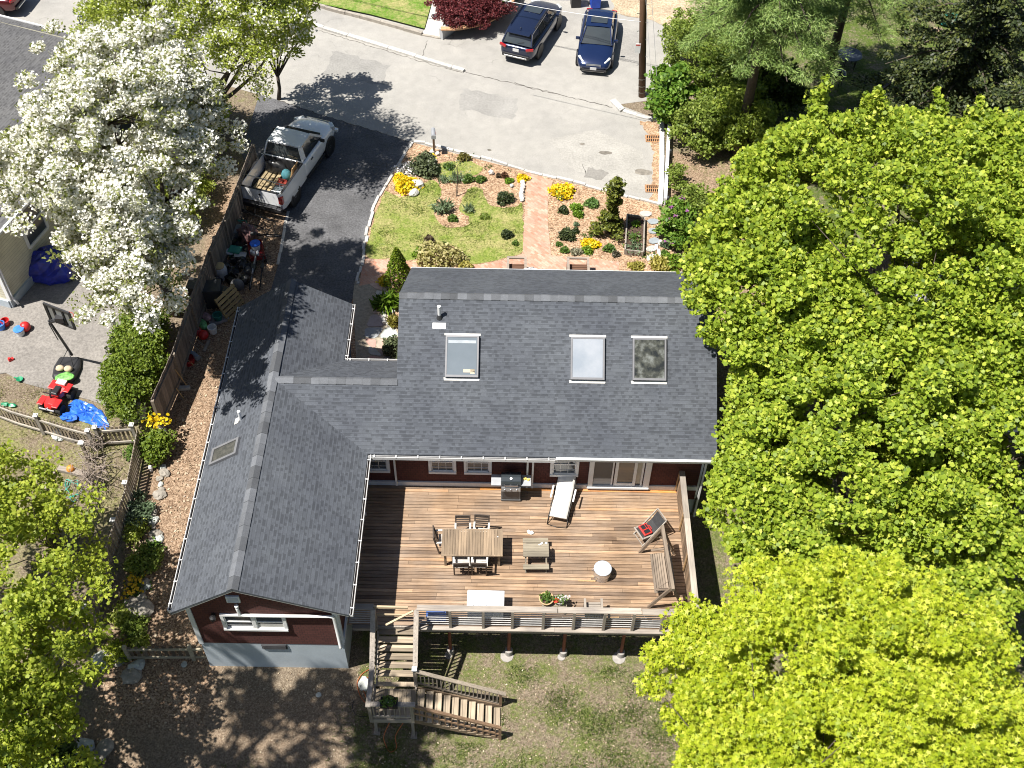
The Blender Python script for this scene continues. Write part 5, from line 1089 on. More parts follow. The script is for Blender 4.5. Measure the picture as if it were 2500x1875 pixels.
# steel drum
p=on(1522,800);dr=thing('fire_drum','shiny round steel drum with a flat pale lid standing on the deck','drum',(p.x,p.y,0))
pb(lambda mb:mb.lathe([(.27,0),(.275,.02),(.27,.04),(.275,.2),(.28,.21),(.275,.22),(.27,.4),(.28,.42),(.28,.45)],n=32),'body',mat('drum_steel',(.6,.6,.61),.28,.2,9,metal=.9),dr,smooth=True)
pb(lambda mb:mb.lathe([(.285,.44),(.29,.46),(.27,.475),(.255,.468),(.0001,.472)],n=32),'lid',mat('drum_lid',(.42,.46,.52),.4,.08,5),dr,smooth=True)
pb(lambda mb:mb.tube([(-.28,.05,.36),(-.34,.0,.34),(-.28,-.05,.36)],.012,6),'handle',STEEL,dr)
one('wood_slat','thin pale wooden slat lying on the deck beside the steel drum','slat',lambda mb:mb.box((0,0,.012),(.55,.05,.024)),NEWW,on(1432,832),-.02)
# white deck box
A,B=on(716,975,.0),on(936,975,.0);P0,P1=on(716,884,.62),on(938,890,.62)
w=(P1-P0).length;c=(P0+P1)/2;bx=thing('storage_box','large white plastic storage box standing against the deck railing','box',(c.x,c.y-.36,0),math.atan2((P1-P0).y,(P1-P0).x))
WP=mat('white_plastic',(.7,.7,.72),.4,.04,2)
pb(lambda mb:(mb.box((0,0,.29),(w-.04,.64,.56)),mb.box((0,-.325,.2),(w-.3,.012,.24))),'body',WP,bx,bevel=.02);lidb=pb(lambda mb:mb.box((0,.02,.6),(w,.68,.05)),'lid',WP,bx,bevel=.02)
pb(lambda mb:[mb.box((-w*.32+i*w*.82/26,-.2,.628),(w*.018,.09,.008),sh=(i*.37)%1) for i in range(26)],'lid_vent',mat('striped_vent',(.33,.4,.5),.5,.5,14,shade=.5),lidb)
one('cooler_box','blue and white cooler behind the railing near the stair head','cooler',lambda mb:(mb.box((0,0,.13),(.6,.3,.26)),mb.box((0,0,.29),(.62,.32,.06)),mb.bar((-.25,0,.36),(.25,0,.36),.03),mb.bar((-.25,0,.3),(-.25,0,.37),.03),mb.bar((.25,0,.3),(.25,0,.37),.03)),mat('cooler_blue',(.05,.12,.38),.45,.3,3),(5.6,-6.66,0),.03,bevel=.01)
# plant stand with a bowl and a pot
p=on(1238,975,.42);ps=thing('plant_stand','low grey slatted stand holding two flower pots by the railing','stand',(p.x,p.y+.1,0))
pb(lambda mb:[mb.box((0,-.2+.1*i,.4),(.78,.09,.03)) for i in range(5)],'top',GW,ps)
for sx in(-1,1):
    for sy in(-1,1):pb(lambda mb:mb.box((sx*.33,sy*.18,.19),(.05,.05,.38)),'leg',GREYWOODZ,ps)
def potplant(label,loc,r0,h,mpot,leafs,cat='plant',box=False,name='potted_plant'):
    t=thing(name,label,cat,loc)
    if box:pb(lambda mb:[mb.box((sx*r0,0,h/2),(.02,r0*1.1,h)) for sx in(-1,1)]+[mb.box((0,sy*r0*.55,h/2),(r0*2,.02,h)) for sy in(-1,1)]+[mb.box((0,0,h*.4),(r0*1.9,r0,h*.7))],'planter',mpot,t)
    else:pb(lambda mb:mb.lathe([(r0*.7,0),(r0,h*.9),(r0*1.08,h*.9),(r0*1.08,h),(r0*.92,h),(r0*.88,h*.85),(.001,h*.85)],n=20),'pot',mpot,t,smooth=False)
    pb(lambda mb:mb.lathe([(r0*.9,h*.86),(.001,h*.9)],n=16),'soil',SOIL,t)
    rg_=np.random.default_rng(int(abs(loc[0]*100)))
    for nm,lm,n,sz,shp,(dx,dy,sp) in leafs:
        P=rg_.normal(size=(n,3))*[sp,sp*.8,sp*.35]+[dx,dy,h+sp*.45];leaf_mesh(nm,P,sz,shp,lm,t,rg_,.5)
    return t
L_RED=leafmat('red_petal',(.5,.02,.015),(.65,.05,.02),(.7,.12,.04),.25);L_WHITE=leafmat('white_petal',(.7,.66,.66),(.78,.75,.75),(.8,.8,.8),.2);L_GRN=leafmat('plant_green',(.04,.09,.015),(.09,.16,.025),(.16,.24,.05),.3)
L_YEL=leafmat('yellow_petal',(.6,.42,.008),(.75,.56,.012),(.8,.68,.05),.25);L_PURP=leafmat('purple_petal',(.25,.06,.25),(.4,.14,.38),(.5,.25,.5),.25)
TERRA=mat('terracotta',(.45,.3,.16),.8,.15,6)
potplant('tan bowl of leafy green plants on the plant stand',(p.x-.26,p.y+.12,.415),.22,.2,TERRA,[('foliage',L_GRN,110,.05,'oval',(0,0,.09)),('stem',L_OLIVE,30,.045,'oval',(0,.12,.05))])
potplant('pot of red and white flowers on the plant stand',(p.x+.17,p.y+.1,.415),.15,.16,mat('pot_grey',(.3,.3,.29),.7,.1,5),[('foliage',L_GRN,90,.04,'oval',(0,0,.1)),('red_blossom',L_RED,34,.035,'disc',(-.1,-.05,.05)),('white_blossom',L_WHITE,60,.035,'disc',(.05,.03,.07))])
potplant('dark planter box of greenery on the rail of the stair landing',(4.35,-9.55,-.05),.25,.18,BLACK,[('foliage',L_GRN,130,.05,'oval',(0,0,.1)),('white_blossom',L_WHITE,10,.025,'disc',(.02,0,.05))],box=True,name='planter_box')
# plain wooden chair by the railing
p=on(1470,985,.45);wc=thing('wooden_chair','small grey slatted armchair with its back to the railing','chair',(p.x,p.y-.1,0),.02)
pb(lambda mb:[mb.box((0,-.2+.085*i,.42),(.48,.07,.025)) for i in range(6)],'seat',GREYWOOD,wc);pb(lambda mb:[mb.box((-.2+.08*i,-.3,.66),(.05,.02,.42)) for i in range(6)],'backrest',GREYWOOD,wc)
for s in(-1,1):
    pb(lambda mb:mb.bar((s*.26,-.28,0),(s*.26,-.32,.9),.045),'leg',GREYWOODZ,wc);pb(lambda mb:mb.bar((s*.26,.24,0),(s*.26,.24,.62),.045),'leg',GREYWOODZ,wc);pb(lambda mb:mb.bar((s*.26,-.32,.63),(s*.26,.28,.63),.07,.025),'armrest',GREYWOODY,wc)
# porch swing in an A frame
B0,B1=on(1885,512,1.55),on(1948,868,1.5);c=(B0+B1)/2;SW=wood('swing_wood',(.2,.15,.11),0);SWY=wood('swing_wood_y',(.21,.165,.125),1)
F=[on(1750,660),on(1955,668),on(1800,990),on(2005,990)];sw=thing('porch_swing','weathered wooden bench swing hanging in an A frame by the privacy screen','swing',(c.x,c.y,0));o_=Vector((c.x,c.y,0))
pb(lambda mb:mb.bar(B0-o_+Vector((0,.06,0)),B1-o_-Vector((0,.1,0)),.1,.14),'beam',SWY,sw)
for q,e in((B0,F[0]),(B0,F[1]),(B1,F[2]),(B1,F[3])):pb(lambda mb:mb.bar(q-o_,e-o_,.07,.09),'leg',SW,sw)
S0,S1=on(1812,672,.45),on(1840,905,.45);T0,T1=on(1908,660,.45),on(1945,900,.45)
for k in range(1):
    L=(S0-S1).length
def seat(mb):
    for i in range(6):
        u=(i+.5)/6;a_=S0.lerp(T0,u*.82)-o_;b_=S1.lerp(T1,u*.82)-o_;mb.bar(a_,b_,.085,.025,sh=.3+.1*i)
bs=pb(seat,'seat',SWY,sw)
pb(lambda mb:[mb.bar(T0.lerp(S0,.12-.03*i)-o_+Vector((0,0,.08+.09*i)),T1.lerp(S1,.12-.03*i)-o_+Vector((0,0,.08+.09*i)),.03,.075,sh=.3+.1*i) for i in range(6)],'backrest',SWY,sw)
for a_,b_ in((S0,T0),(S1,T1)):
    pb(lambda mb:mb.bar(a_-o_+Vector((0,0,.24)),b_-o_+Vector((0,0,.24)),.07,.03),'armrest',SW,sw)
    q=B0.lerp(B1,.12) if a_==S0 else B0.lerp(B1,.88)
    pb(lambda mb:(mb.tube([q-o_,(a_+b_)/2-o_+Vector((-.2,0,.3))],.008,5),mb.tube([q-o_,(a_+b_)/2-o_+Vector((.2,0,.5))],.008,5)),'chain',STEEL,sw)
# sling folding chair with a red case on it
p=on(1800,560);fc=thing('folding_chair','folding wooden chair with a black sling seat beside the porch swing','chair',(p.x,p.y,0),math.radians(118))
def fcl(mb):
    for s in(-1,1):
        mb.bar((s*.27,.4,0),(s*.27,-.42,.95),.035,.05);mb.bar((s*.24,-.35,0),(s*.24,.4,.42),.035,.05);mb.bar((s*.24,-.12,.36),(s*.24,.42,.42),.05,.03)
pb(fcl,'frame',wood('grey_chair',(.3,.27,.23),1),fc);pb(lambda mb:(mb.bar((-.27,-.42,.95),(.27,-.42,.95),.04,.06),mb.bar((-.27,.42,.42),(.27,.42,.42),.05,.04),mb.bar((-.27,.38,.03),(.27,.38,.03),.03)),'crossbar',GREYWOOD,fc)
pb(lambda mb:mb.add([(-.23,.4,.43),(.23,.4,.43),(.23,.0,.38),(-.23,.0,.38),(.23,-.2,.55),(-.23,-.2,.55),(.23,-.4,.9),(-.23,-.4,.9)],[(0,1,2,3),(3,2,4,5),(5,4,6,7)]),'sling',mat('sling_black',(.03,.03,.032),.8,.3,9),fc)
cs=thing('plastic_case','red and black plastic case lying on the folding chair','case',(p.x-.1,p.y-.04,.42),math.radians(118))
pb(lambda mb:mb.box((0,.05,.04),(.42,.3,.07)),'shell',mat('case_red',(.5,.03,.025),.4,.15,5),cs,bevel=.015);pb(lambda mb:(mb.box((-.1,.05,.08),(.14,.2,.02)),mb.box((.09,.08,.08),(.16,.14,.02)),mb.box((.09,-.04,.08),(.16,.05,.02))),'panel',BLACK,cs);pb(lambda mb:mb.tube([(-.08,-.1,.05),(-.07,-.15,.05),(.07,-.15,.05),(.08,-.1,.05)],.012,6),'handle',mat('case_red',(0,0,0)),cs)
one('hose_bib','white hose tap on a black pipe beside the gable wing','tap',lambda mb:(mb.tube([(0,0,0),(0,0,.5)],.015,6),mb.box((.05,0,.5),(.1,.06,.05)),mb.box((.09,0,.42),(.05,.05,.12))),WHITE,(2.98,-3.1,0))
one('yellow_board','pale yellow offcut lying under the armchair by the railing','board',lambda mb:mb.box((0,0,.02),(.5,.12,.035)),NEWW,(11.1,-6.62,0),.1)
# ---- below the stairs
def c6(x,y): return (619.4+x*.42,1194.5+y*.42)
ORG=mat('orange_hose',(.42,.12,.04),.6,.2,8)
def tubething(name,label,cat,pts,r,m,group=None,n=6,sub=5):
    P=smooth_line(pts,sub);c=P[0].copy();mb=MB();mb.tube([p-c for p in P],r,n);o=mb.build(name,m,smooth=True);o.location=c;return tag(o,label,cat,group)
tubething('garden_hose','orange hose looping over the bare ground beside the stairs','hose',[gnd(*c6(*q),.02) for q in((425,598),(385,625),(362,670),(372,720),(395,760),(418,775),(400,720),(385,690),(395,650),(420,640))],.013,ORG)
tubething('garden_hose','orange hose hanging in a loop under the stair landing','hose',[Vector((4.3,-9.5,-1.3)),gnd(*c6(500,940),.3),gnd(*c6(510,990),.03),gnd(*c6(532,1024),.02),gnd(*c6(565,1000),.03),gnd(*c6(560,940),.2),Vector((4.75,-9.5,-1.25))],.014,ORG)
tubething('garden_hose','thin black hose running from the stair landing over the bare ground','hose',[gnd(*c6(*q),.015) for q in((418,838),(380,842),(350,825),(338,790),(345,760))],.01,BLACK)
def slab(name,label,cat,dx,dy,rx,ry,h,m,rz=0,seed=1,group=None):
    def f(mb):
        r=random.Random(seed);n=8;mb.prism([(rx*math.cos(6.283*k/n)*r.uniform(.8,1.1),ry*math.sin(6.283*k/n)*r.uniform(.8,1.1)) for k in range(n)],-.05,h)
    p=gnd(dx,dy);return one(name,label,cat,f,m,p,rz,group,bevel=.012)
STONE=mat('pale_stone',(.4,.42,.4),.85,.25,5,fine=.2,bump=.3)
slab('flat_stone','pale flat stone inside the loop of orange hose','stone',*c6(395,670),.22,.28,.05,STONE,.5,3)
slab('flat_stone','small bluish stone lying on the bare ground below the gable','stone',*c6(165,730),.1,.09,.04,STONE,.5,4)
slab('flat_stone','pale square stone on the ground near the garden gate','stone',398,1436,.1,.11,.05,STONE,.1,5)
# ================================================================ STREET AND FRONT GARDEN
# utility pole with sign, cable guard and wires
p=at(1386,208,-.8);up_=thing('utility_pole','tall brown wooden utility pole with a white notice on it','pole',(p.x,p.y,-.8))
pole=pb(lambda mb:mb.tube([(.03,0,-.3),(-.36,.0,4),(-.85,.0,9.5)],[.16,.145,.12],14),'pole',wood('pole_wood',(.11,.058,.03),2,.35,.8),up_,smooth=True)
pb(lambda mb:(mb.box((-.46,-.17,2.75),(.24,.02,.5)),),'notice',WHITE,up_);pb(lambda mb:mb.box((-.46,-.182,2.93),(.2,.004,.06)),'notice_heading',mat('notice_red',(.5,.06,.05),.6,.1,5),up_)
pb(lambda mb:[mb.lathe([(.168,0),(.168,.05)],(-.09*z,0,z),14) for z in(.25,.6,1.0)],'band',mat('band_steel',(.16,.14,.12),.5,.2,5,metal=.6),up_)
pb(lambda mb:mb.tube([(.17,-.02,0),(.04,-.02,1.4),(-.66,-.02,9)],.022,7),'conduit',BLACK,up_)
PC=p.copy()
for k in range(8):pb(lambda mb:mb.bar((-.09*(1.8+.45*k),0,1.8+.45*k),(-.09*(1.8+.45*k)+(.26 if k%2 else -.26),-.1,1.8+.45*k),.02),'step',STEEL,up_)
gy=at(1425,262,-.8)
tubething('guy_wire','steel guy wire running from the pole to the ground behind the kerb','wire',[PC+Vector((-.7,0,9)),(PC+Vector((-.7,0,9))).lerp(gy,.5),gy],.012,mat('wire_grey',(.4,.4,.4),.4,.1,5),sub=3)
tubething('guy_wire','thin white wire running down the side of the pole to the verge','wire',[PC+Vector((-.95,-.2,9)),(PC+Vector((-.95,-.2,9))).lerp(at(1412,255,-.8),.6),at(1412,255,-.8)],.011,mat('wire_white',(.55,.55,.55),.4,.1,5),sub=3)
# overhead service wire: crosses above the parked cars
def wire(a,b,za,zb,label,r,m,sag=.12):
    A,B=at(*a,za),at(*b,zb);tubething('overhead_wire',label,'wire',[A.lerp(B,t)-Vector((0,0,sag*4*t*(1-t))) for t in(0,.2,.4,.6,.8,1)],r,m,sub=3)
wire((1030,-12),(1384,47),5.2,5.6,'pale overhead wire crossing above the two parked cars','.' and .012,mat('wire_white',(0,0,0)))
for k,dz in enumerate((0,.5)):
    A=PC+Vector((-.8,0,9.3-dz));B=Vector((-12,30.5+k*.4,9.0-dz));tubething('overhead_wire','dark overhead cable strung along the street from the pole','wire',[A.lerp(B,t)-Vector((0,0,.8*4*t*(1-t))) for t in(0,.2,.4,.6,.8,1)],.016,BLACK,'dark cables along the street',sub=3)
# mailbox
p=at(938,331,-.8);m_=thing('mailbox','grey metal mailbox on a brown wooden post at the corner of the garden','mailbox',(p.x,p.y,-.8),.1)
pb(lambda mb:mb.box((0,0,.5),(.1,.1,1.05)),'post',wood('mail_post',(.16,.1,.06),2),m_)
def mbx(mb):
    pr=[(-.1,0),(-.1,.13)]+[(.1*math.cos(a),.13+.1*math.sin(a)) for a in np.linspace(math.pi*.95,.05*math.pi,7)]+[(.1,.13),(.1,0)];loft(mb,[[(x,y,z+1.03) for x,z in pr] for y in(-.3,.24)])
pb(mbx,'box',mat('mail_grey',(.36,.37,.39),.4,.1,4,metal=.3),m_);pb(lambda mb:mb.box((.115,-.1,1.18),(.012,.03,.16)),'flag',mat('flag_red',(.4,.03,.03),.5,.1,4),m_);pb(lambda mb:mb.box((0,-.31,1.13),(.18,.012,.2)),'door',mat('mail_door',(.45,.46,.48),.4,.1,4),m_)
# drain grates, guard rail
for q,l in(((1411,300),'rusty drain grate in the leaf litter, the one farther from the garden'),((1411,408),'rusty drain grate at the garden corner of the road end')):
    p=at(*q,-.79);g=thing('drain_grate',l,'grate',(p.x,p.y,-.79),0,'drain grates at the road end');RU=mat('rusty_grate',(.4,.21,.1),.8,.3,9)
    pb(lambda mb:mb.box((0,0,.008),(.72,.5,.012)),'pit',mat('pit_dark',(.008,.007,.006),.9,.1,4),g);pb(lambda mb:[mb.box((0,s*.24,.02),(.72,.035,.02)) for s in(-1,0,1)]+[mb.box((s*.345,0,.02),(.035,.5,.02)) for s in(-1,1)],'frame',RU,g);pb(lambda mb:[mb.box((-.3+.086*k,0,.019),(.028,.47,.016)) for k in range(8)],'bars',RU,g)
A,B=at(1445,272,-.4),at(1437,432,-.4);gr=thing('guard_rail','long white painted timber guard rail along the end of the road','rail',(A.x,A.y,-.8))
pb(lambda mb:(mb.bar(Vector((0,0,.42)),B-A+Vector((0,0,.42)),.14,.16)),'beam',mat('rail_white',(.66,.67,.7),.6,.12,5),gr)
for t in(.03,.35,.66,.97):
    q=(B-A)*t;pb(lambda mb:mb.box((q.x+.1,q.y,.2),(.12,.12,.5)),'post',mat('post_dark',(.04,.045,.05),.7,.2,5),gr)
# retaining wall, bed, red maple, bucket
wl=[c2(945,212),c2(1020,212),c2(1100,200),c2(1180,178),c2(1250,140),c2(1305,85),c2(1340,35),c2(1365,-20),c2(1380,-80)]
W_=smooth_line([at(*q,-.8) for q in wl],4);rw=thing('retaining_wall','curved low white rendered wall with a brick cap round the red maple','wall',tuple(W_[0]))
def wallm(w,z0,z1,seg):
    mb=MB();strip(mb,[(q.x,q.y) for q in W_],w,z0,z1,seg,random.Random(2));mb.v=[tuple(Vector(v)-W_[0]) for v in mb.v];return mb
wallm(.22,-.9,-.22,50).build('face',mat('render_white',(.4,.41,.42),.85,.15,2.5,fine=.1),rw);wallm(.28,-.22,-.15,.22).build('cap',mat('cap_brick',(.42,.24,.13),.85,.25,8,shade=.25),rw)
sheet('planting_bed',[Vector((q.x,q.y,-.3)) for q in W_]+[at(1090,-90,-.3),at(985,-30,-.3)],SOIL)
rj=np.random.default_rng(3)
p=at(1012,38,-.3);shrub('dense dark red leaved Japanese maple inside the curved wall','' or (p.x+.1,p.y+.1),(2.0,1.35,1.15),150,120,leafmat('red_maple_leaf',(.06,.01,.014),(.13,.025,.03),(.24,.06,.06),.3),.06,'spray',rj,cat='tree',name='red_maple',cr=.32,shell=.75,dz=-.35)
p=at(1084,8,-.2);shrub('small green leafy plant behind the white bucket',(p.x,p.y),(.5,.4,.5),14,60,L_BRIGHT,.07,'lobed',rj,cr=.2,dz=-.25,stem=False,cat='plant',name='plant')
p=at(1097,15,-.16);one('bucket','white plastic bucket standing on the brick cap of the curved wall','bucket',lambda mb:(mb.lathe([(.13,0),(.16,.36),(.175,.36),(.175,.39),(.15,.39),(.145,.06),(.001,.05)],n=20),mb.tube([(-.165,0,.33),(-.12,-.14,.2),(0,-.19,.16),(.12,-.14,.2),(.165,0,.33)],.008,5)),WHITE,p)
# garage corner and the recycling bin
p=at(1262,8,-.8);gb=thing('garage','white garage corner at the head of the neighbouring drive','garage',(p.x,p.y,-.8))
pb(lambda mb:(mb.box((-1.75,2.6,1.4),(3.3,4.6,2.8))),'wall',WHITE,gb);pb(lambda mb:mb.roofuv([(-3.6,.1,2.75),(.1,.1,2.75),(.1,2.7,3.9),(-3.6,2.7,3.9)]),'roof',SHING,gb);pb(lambda mb:mb.box((-1.75,.27,1.1),(2.4,.06,2.2)),'door',mat('garage_door',(.6,.6,.6),.5,.08,3),gb)
p=at(1285,14,-.8);rb=thing('recycling_bin','blue wheeled recycling bin beside the white garage','bin',(p.x,p.y,-.8),.1)
BLU=mat('bin_blue',(.01,.06,.42),.4,.15,4)
pb(lambda mb:mb.box((0,0,.52),(.5,.55,.95),taper=1.12),'body',BLU,rb,bevel=.03);pb(lambda mb:mb.box((0,.0,1.02),(.6,.66,.06)),'lid',BLU,rb,bevel=.02)
for s in(-1,1):pb(lambda mb:mb.lathe([(.1,-.03),(.1,.03)],(s*.27,.26,.1),14,Matrix.Rotation(math.pi/2,3,'Y')),'wheel',RUBBER,rb)
p=at(1243,12,-.8);one('wheelie_bin','black wheeled bin with a white rim in front of the garage','bin',lambda mb:(mb.box((0,0,.45),(.5,.5,.9),taper=1.12),mb.box((0,0,.93),(.62,.62,.05)),mb.bar((-.25,.34,.9),(.25,.34,.9),.03)),BLACK,p,.1,bevel=.02)
# ---- front garden
def gp_(x,y,z=GZ+.02): return at(*c8(x,y),z)
rf_=np.random.default_rng(17)
def bush(name,label,q,r,leafs,cat='shrub',rz=0,up=.45,stem=False,group=None,base=0):
    """small plant: leafs = [(part name, material, count, size, shape, spread scale)]"""
    p=gp_(*q);t=thing(name,label,cat,(p.x,p.y,GZ+.01+base),rz,group)
    for nm,lm,n,sz,shp,k in leafs:
        d=rf_.normal(size=(n,3));d/=np.linalg.norm(d,axis=1)[:,None];d[:,2]=np.abs(d[:,2]);P=d*np.array(r)*(k*rf_.uniform(.55,1.05,n))[:,None];P[:,:2]*=(1+.18*np.sin(3*np.arctan2(d[:,1],d[:,0])+rf_.uniform(0,6)))[:,None];P[:,2]+=.02
        leaf_mesh(nm,P,sz,shp,lm,t,rf_,up)
    if stem:pb(lambda mb:[mb.tube([(0,0,-.02),tuple(rf_.normal(size=3)*np.array(r)*.3+[0,0,r[2]*.5])],[.02,.006],5) for _ in range(6)],'stem',BARK,t)
    return t
G=L_GRN
L_BLUEG=leafmat('blue_green_leaf',(.06,.1,.05),(.11,.16,.085),(.19,.25,.14),.2);L_CON=leafmat('conifer_spray',(.055,.075,.035),(.1,.125,.06),(.17,.2,.1),.2);L_IRIS=leafmat('iris_leaf',(.09,.14,.07),(.16,.22,.12),(.27,.33,.19),.3);L_DKG=leafmat('dark_shrub_leaf',(.02,.035,.012),(.045,.065,.022),(.09,.11,.04),.2);L_SPR=leafmat('fresh_leaf',(.08,.17,.015),(.15,.26,.02),(.24,.36,.04),.35);L_GOLD=leafmat('golden_leaf',(.2,.2,.03),(.36,.32,.07),(.5,.44,.13),.35);L_CREAM=leafmat('variegated_leaf',(.22,.22,.06),(.4,.36,.15),(.58,.52,.28),.3)
def yel(l,q,s,n=260):
    s*=.85;return bush('flowering_shrub',l,q,(s,s*.85,s*.6),[('foliage',L_SPR,n//2,.06,'oval',.8),('blossom',L_YEL,n*2,.055,'disc',1.0)],'flower bush')
yel('large yellow flowering shrub at the corner where the lawn meets the driveway kerb',(375,325),.75,330)
yel('small mound of yellow flowers between the white flowers and the driveway kerb',(330,278),.38,130)
yel('tiny yellow flower clump at the foot of the mailbox',(533,142),.22,70)
yel('low yellow flower cushion at the street end of the brick path on the lawn side',(1110,278),.34,110)
yel('wide yellow flowering shrub at the street end of the brick path on the mulch side',(1360,365),.68,300)
yel('upright yellow flowering shrub in the mulch behind the porch bench',(1538,700),.48,190)
bush('flowering_shrub','low cushion of pale bluish white flowers beside the driveway kerb',(372,226),(.6,.52,.3),[('foliage',L_BLUEG,120,.05,'oval',.85),('blossom',L_WHITE,420,.045,'disc',1)],'flower bush')
bush('juniper_shrub','grey green bushy conifer near the mailbox',(492,228),(.6,.56,.95),[('foliage',L_CON,1500,.075,'spray',1)],stem=True)
for q,s,l in(((610,292),.36,'spiky grey green clump nearest the bushy conifer'),((690,290),.42,'spiky grey green clump behind the bare sapling'),((600,475),.6,'large spiky iris clump in the middle of the lawn'),((765,478),.36,'pale spiky iris clump to the house side of the sapling')):
    p=gp_(*q);t=thing('iris_clump',l,'plant',(p.x,p.y,GZ),0,'spiky clumps in the front garden');n=int(170*s);a=rf_.uniform(0,6.28,n);R=rf_.uniform(0,s*.75,n);P=np.stack([np.cos(a)*R,np.sin(a)*R*.8,np.full(n,s*.42)],1);ax=np.stack([np.cos(a)*.45,np.sin(a)*.45,np.ones(n)],1);leaf_mesh('leaves',P,s*.48,'blade',L_IRIS,t,rf_,.05,.1,axis=ax*3)
for q,r,lm,l in(((765,285),(.4,.36,.35),G,'rounded green perennial next to the spiky clumps by the sapling'),((842,287),(.28,.25,.25),G,'small green mound at the street side of the lawn'),((735,150),(.45,.35,.4),leafmat('bronze_leaf',(.09,.09,.02),(.17,.15,.035),(.26,.23,.07),.3),'bronze green wispy plant along the street kerb'),((640,205),(.3,.25,.25),G,'low grassy tuft between the conifer and the street lawn'),
    ((995,415),(.55,.5,.62),L_DKG,'dark upright shrub where the lawn meets the mulch'),((1008,640),(.36,.34,.36),L_DKG,'dark round shrub at the edge of the lawn near the brick path'),((665,535),(.26,.24,.26),G,'small bright shrub below the large iris clump'),((515,672),(.26,.24,.34),leafmat('plum_leaf',(.06,.04,.03),(.1,.07,.045),(.14,.11,.06),.2),'small plum tinted shrub at the house end of the lawn'),((610,698),(.18,.16,.14),G,'tiny green plant beside the plum tinted shrub'),((465,755),(.5,.46,.38),L_SPR,'rounded mid green shrub at the house end of the lawn'),((692,765),(.16,.15,.14),G,'tiny green plant near the variegated shrub'),((1063,690),(.16,.15,.14),G,'tiny green plant at the path corner of the lawn'),((870,520),(.3,.25,.12),L_OLIVE,'flat worn tuft in the bare patch of the lawn'),
    ((1367,485),(.3,.28,.42),L_DKG,'dark upright dwarf shrub in the mulch by the brick path'),((1388,645),(.52,.5,.56),L_DKG,'large dark round shrub in the mulch by the brick path'),((1548,440),(.46,.44,.36),leafmat('bluegreen_mound',(.06,.13,.03),(.11,.2,.045),(.19,.3,.09),.3),'neat round blue green shrub in the mulch'),((1448,470),(.34,.28,.32),L_SPR,'bright lime plant beside the neat round shrub'),((1465,510),(.26,.24,.28),L_SPR,'smaller bright lime plant under its neighbour in the mulch'),((1520,738),(.3,.28,.26),L_SPR,'fresh green plant at the foot of the upright yellow shrub'),((1375,735),(.22,.2,.18),G,'small green plant near the porch bench'),((1450,745),(.38,.28,.22),leafmat('sage_leaf',(.16,.16,.1),(.24,.23,.15),(.33,.31,.22),.25),'greyish low plant beside the upright yellow shrub'),((1660,725),(.36,.34,.3),G,'loose green perennial between the yellow shrub and the raised bed'),((1700,760),(.2,.2,.2),leafmat('dusky_leaf',(.05,.05,.035),(.09,.08,.05),(.13,.12,.07),.2),'dusky small plant near the raised bed'),((1449,568),(.14,.13,.1),L_BLUEG,'tiny grey green plant in the middle of the mulch'),((1446,612),(.16,.16,.24),L_DKG,'tiny dark upright plant next to the large dark round shrub'),((1350,400),(.18,.16,.14),L_BLUEG,'small grey green plant under the wide yellow shrub'),((1338,695),(.16,.15,.1),G,'tiny green plant at the edge of the brick path'),
    ((2020,700),(.36,.34,.28),L_BLUEG,'grey green perennial beyond the stepping stones'),((2010,755),(.24,.2,.16),G,'small green plant at the end of the stepping stones'),((1965,790),(.16,.15,.15),G,'tiny green plant beside the last stepping stone'),((955,262),(.14,.14,.16),leafmat('plum_leaf',(0,0,0),(0,0,0)),'tiny purple plant in the mulch by the street'),((993,262),(.18,.18,.26),leafmat('rust_leaf',(.08,.035,.02),(.15,.07,.04),(.2,.1,.05),.2),'rust coloured small plant in the mulch by the street'),((1022,293),(.24,.2,.16),L_SPR,'bright green small plant near the low yellow cushion')):
    r=tuple(e*(.72 if max(r)>.34 else .85) for e in r);v=r[0]*r[1];bush('garden_plant' if r[0]<.35 else 'garden_shrub',l,q,r,[('foliage',lm,int(240+2600*v),.042+.03*r[0],'oval',1)],'plant' if r[0]<.35 else 'shrub')
bush('variegated_shrub','broad cream and green variegated shrub beside the house roof',(575,790),(1.05,.7,.75),[('foliage',L_CREAM,1500,.075,'oval',1)],stem=True)
p=gp_(690,385);t=thing('sapling','bare leaning sapling standing in the lawn','tree',(p.x,p.y,GZ));pb(lambda mb:(mb.tube([(0,0,0),(.02,.05,.5),(.06,.1,1.1),(.04,.2,1.6)],[.03,.025,.018,.006],6),[mb.tube([(.05,.1,.7+.15*k),(.05+.4*math.cos(k*2.1),.1+.4*math.sin(k*2.1),1.25+.14*k)],[.01,.003],4) for k in range(7)]),'trunk',BARK,t)
leaf_mesh('crown',rf_.normal(size=(120,3))*[.35,.35,.3]+[.05,.15,1.45],.04,'oval',L_BLUEG,t,rf_,.4)
# tall irregular conifer in the mulch
p=gp_(1655,612);t=thing('conifer_shrub','tall irregular yellow green conifer in the mulch','tree',(p.x,p.y,GZ));L_HIN=leafmat('hinoki_leaf',(.05,.07,.01),(.11,.13,.018),(.21,.23,.035),.25)
C=[];rr=np.random.default_rng(8)
for k in range(42):
    z=rr.uniform(.15,1.0);R=.95*(1-z)**.6;a=rr.uniform(0,6.28);C.append([math.cos(a)*R*rr.uniform(.4,1),math.sin(a)*R*rr.uniform(.4,1),z*.95])
for k in range(44):C.append([.12*rr.normal()+.1,.12*rr.normal()+.1,.9+k*.045])
C=np.array(C);pb(lambda mb:mb.tube([(0,0,-.05),(.05,.05,1.2),(.12,.12,3.0)],[.07,.05,.01],7),'trunk',BARK,t);P=clump_leaves(C,45,.2,rr,.5);leaf_mesh('crown',P,.075,'spray',L_HIN,t,rr,.5)
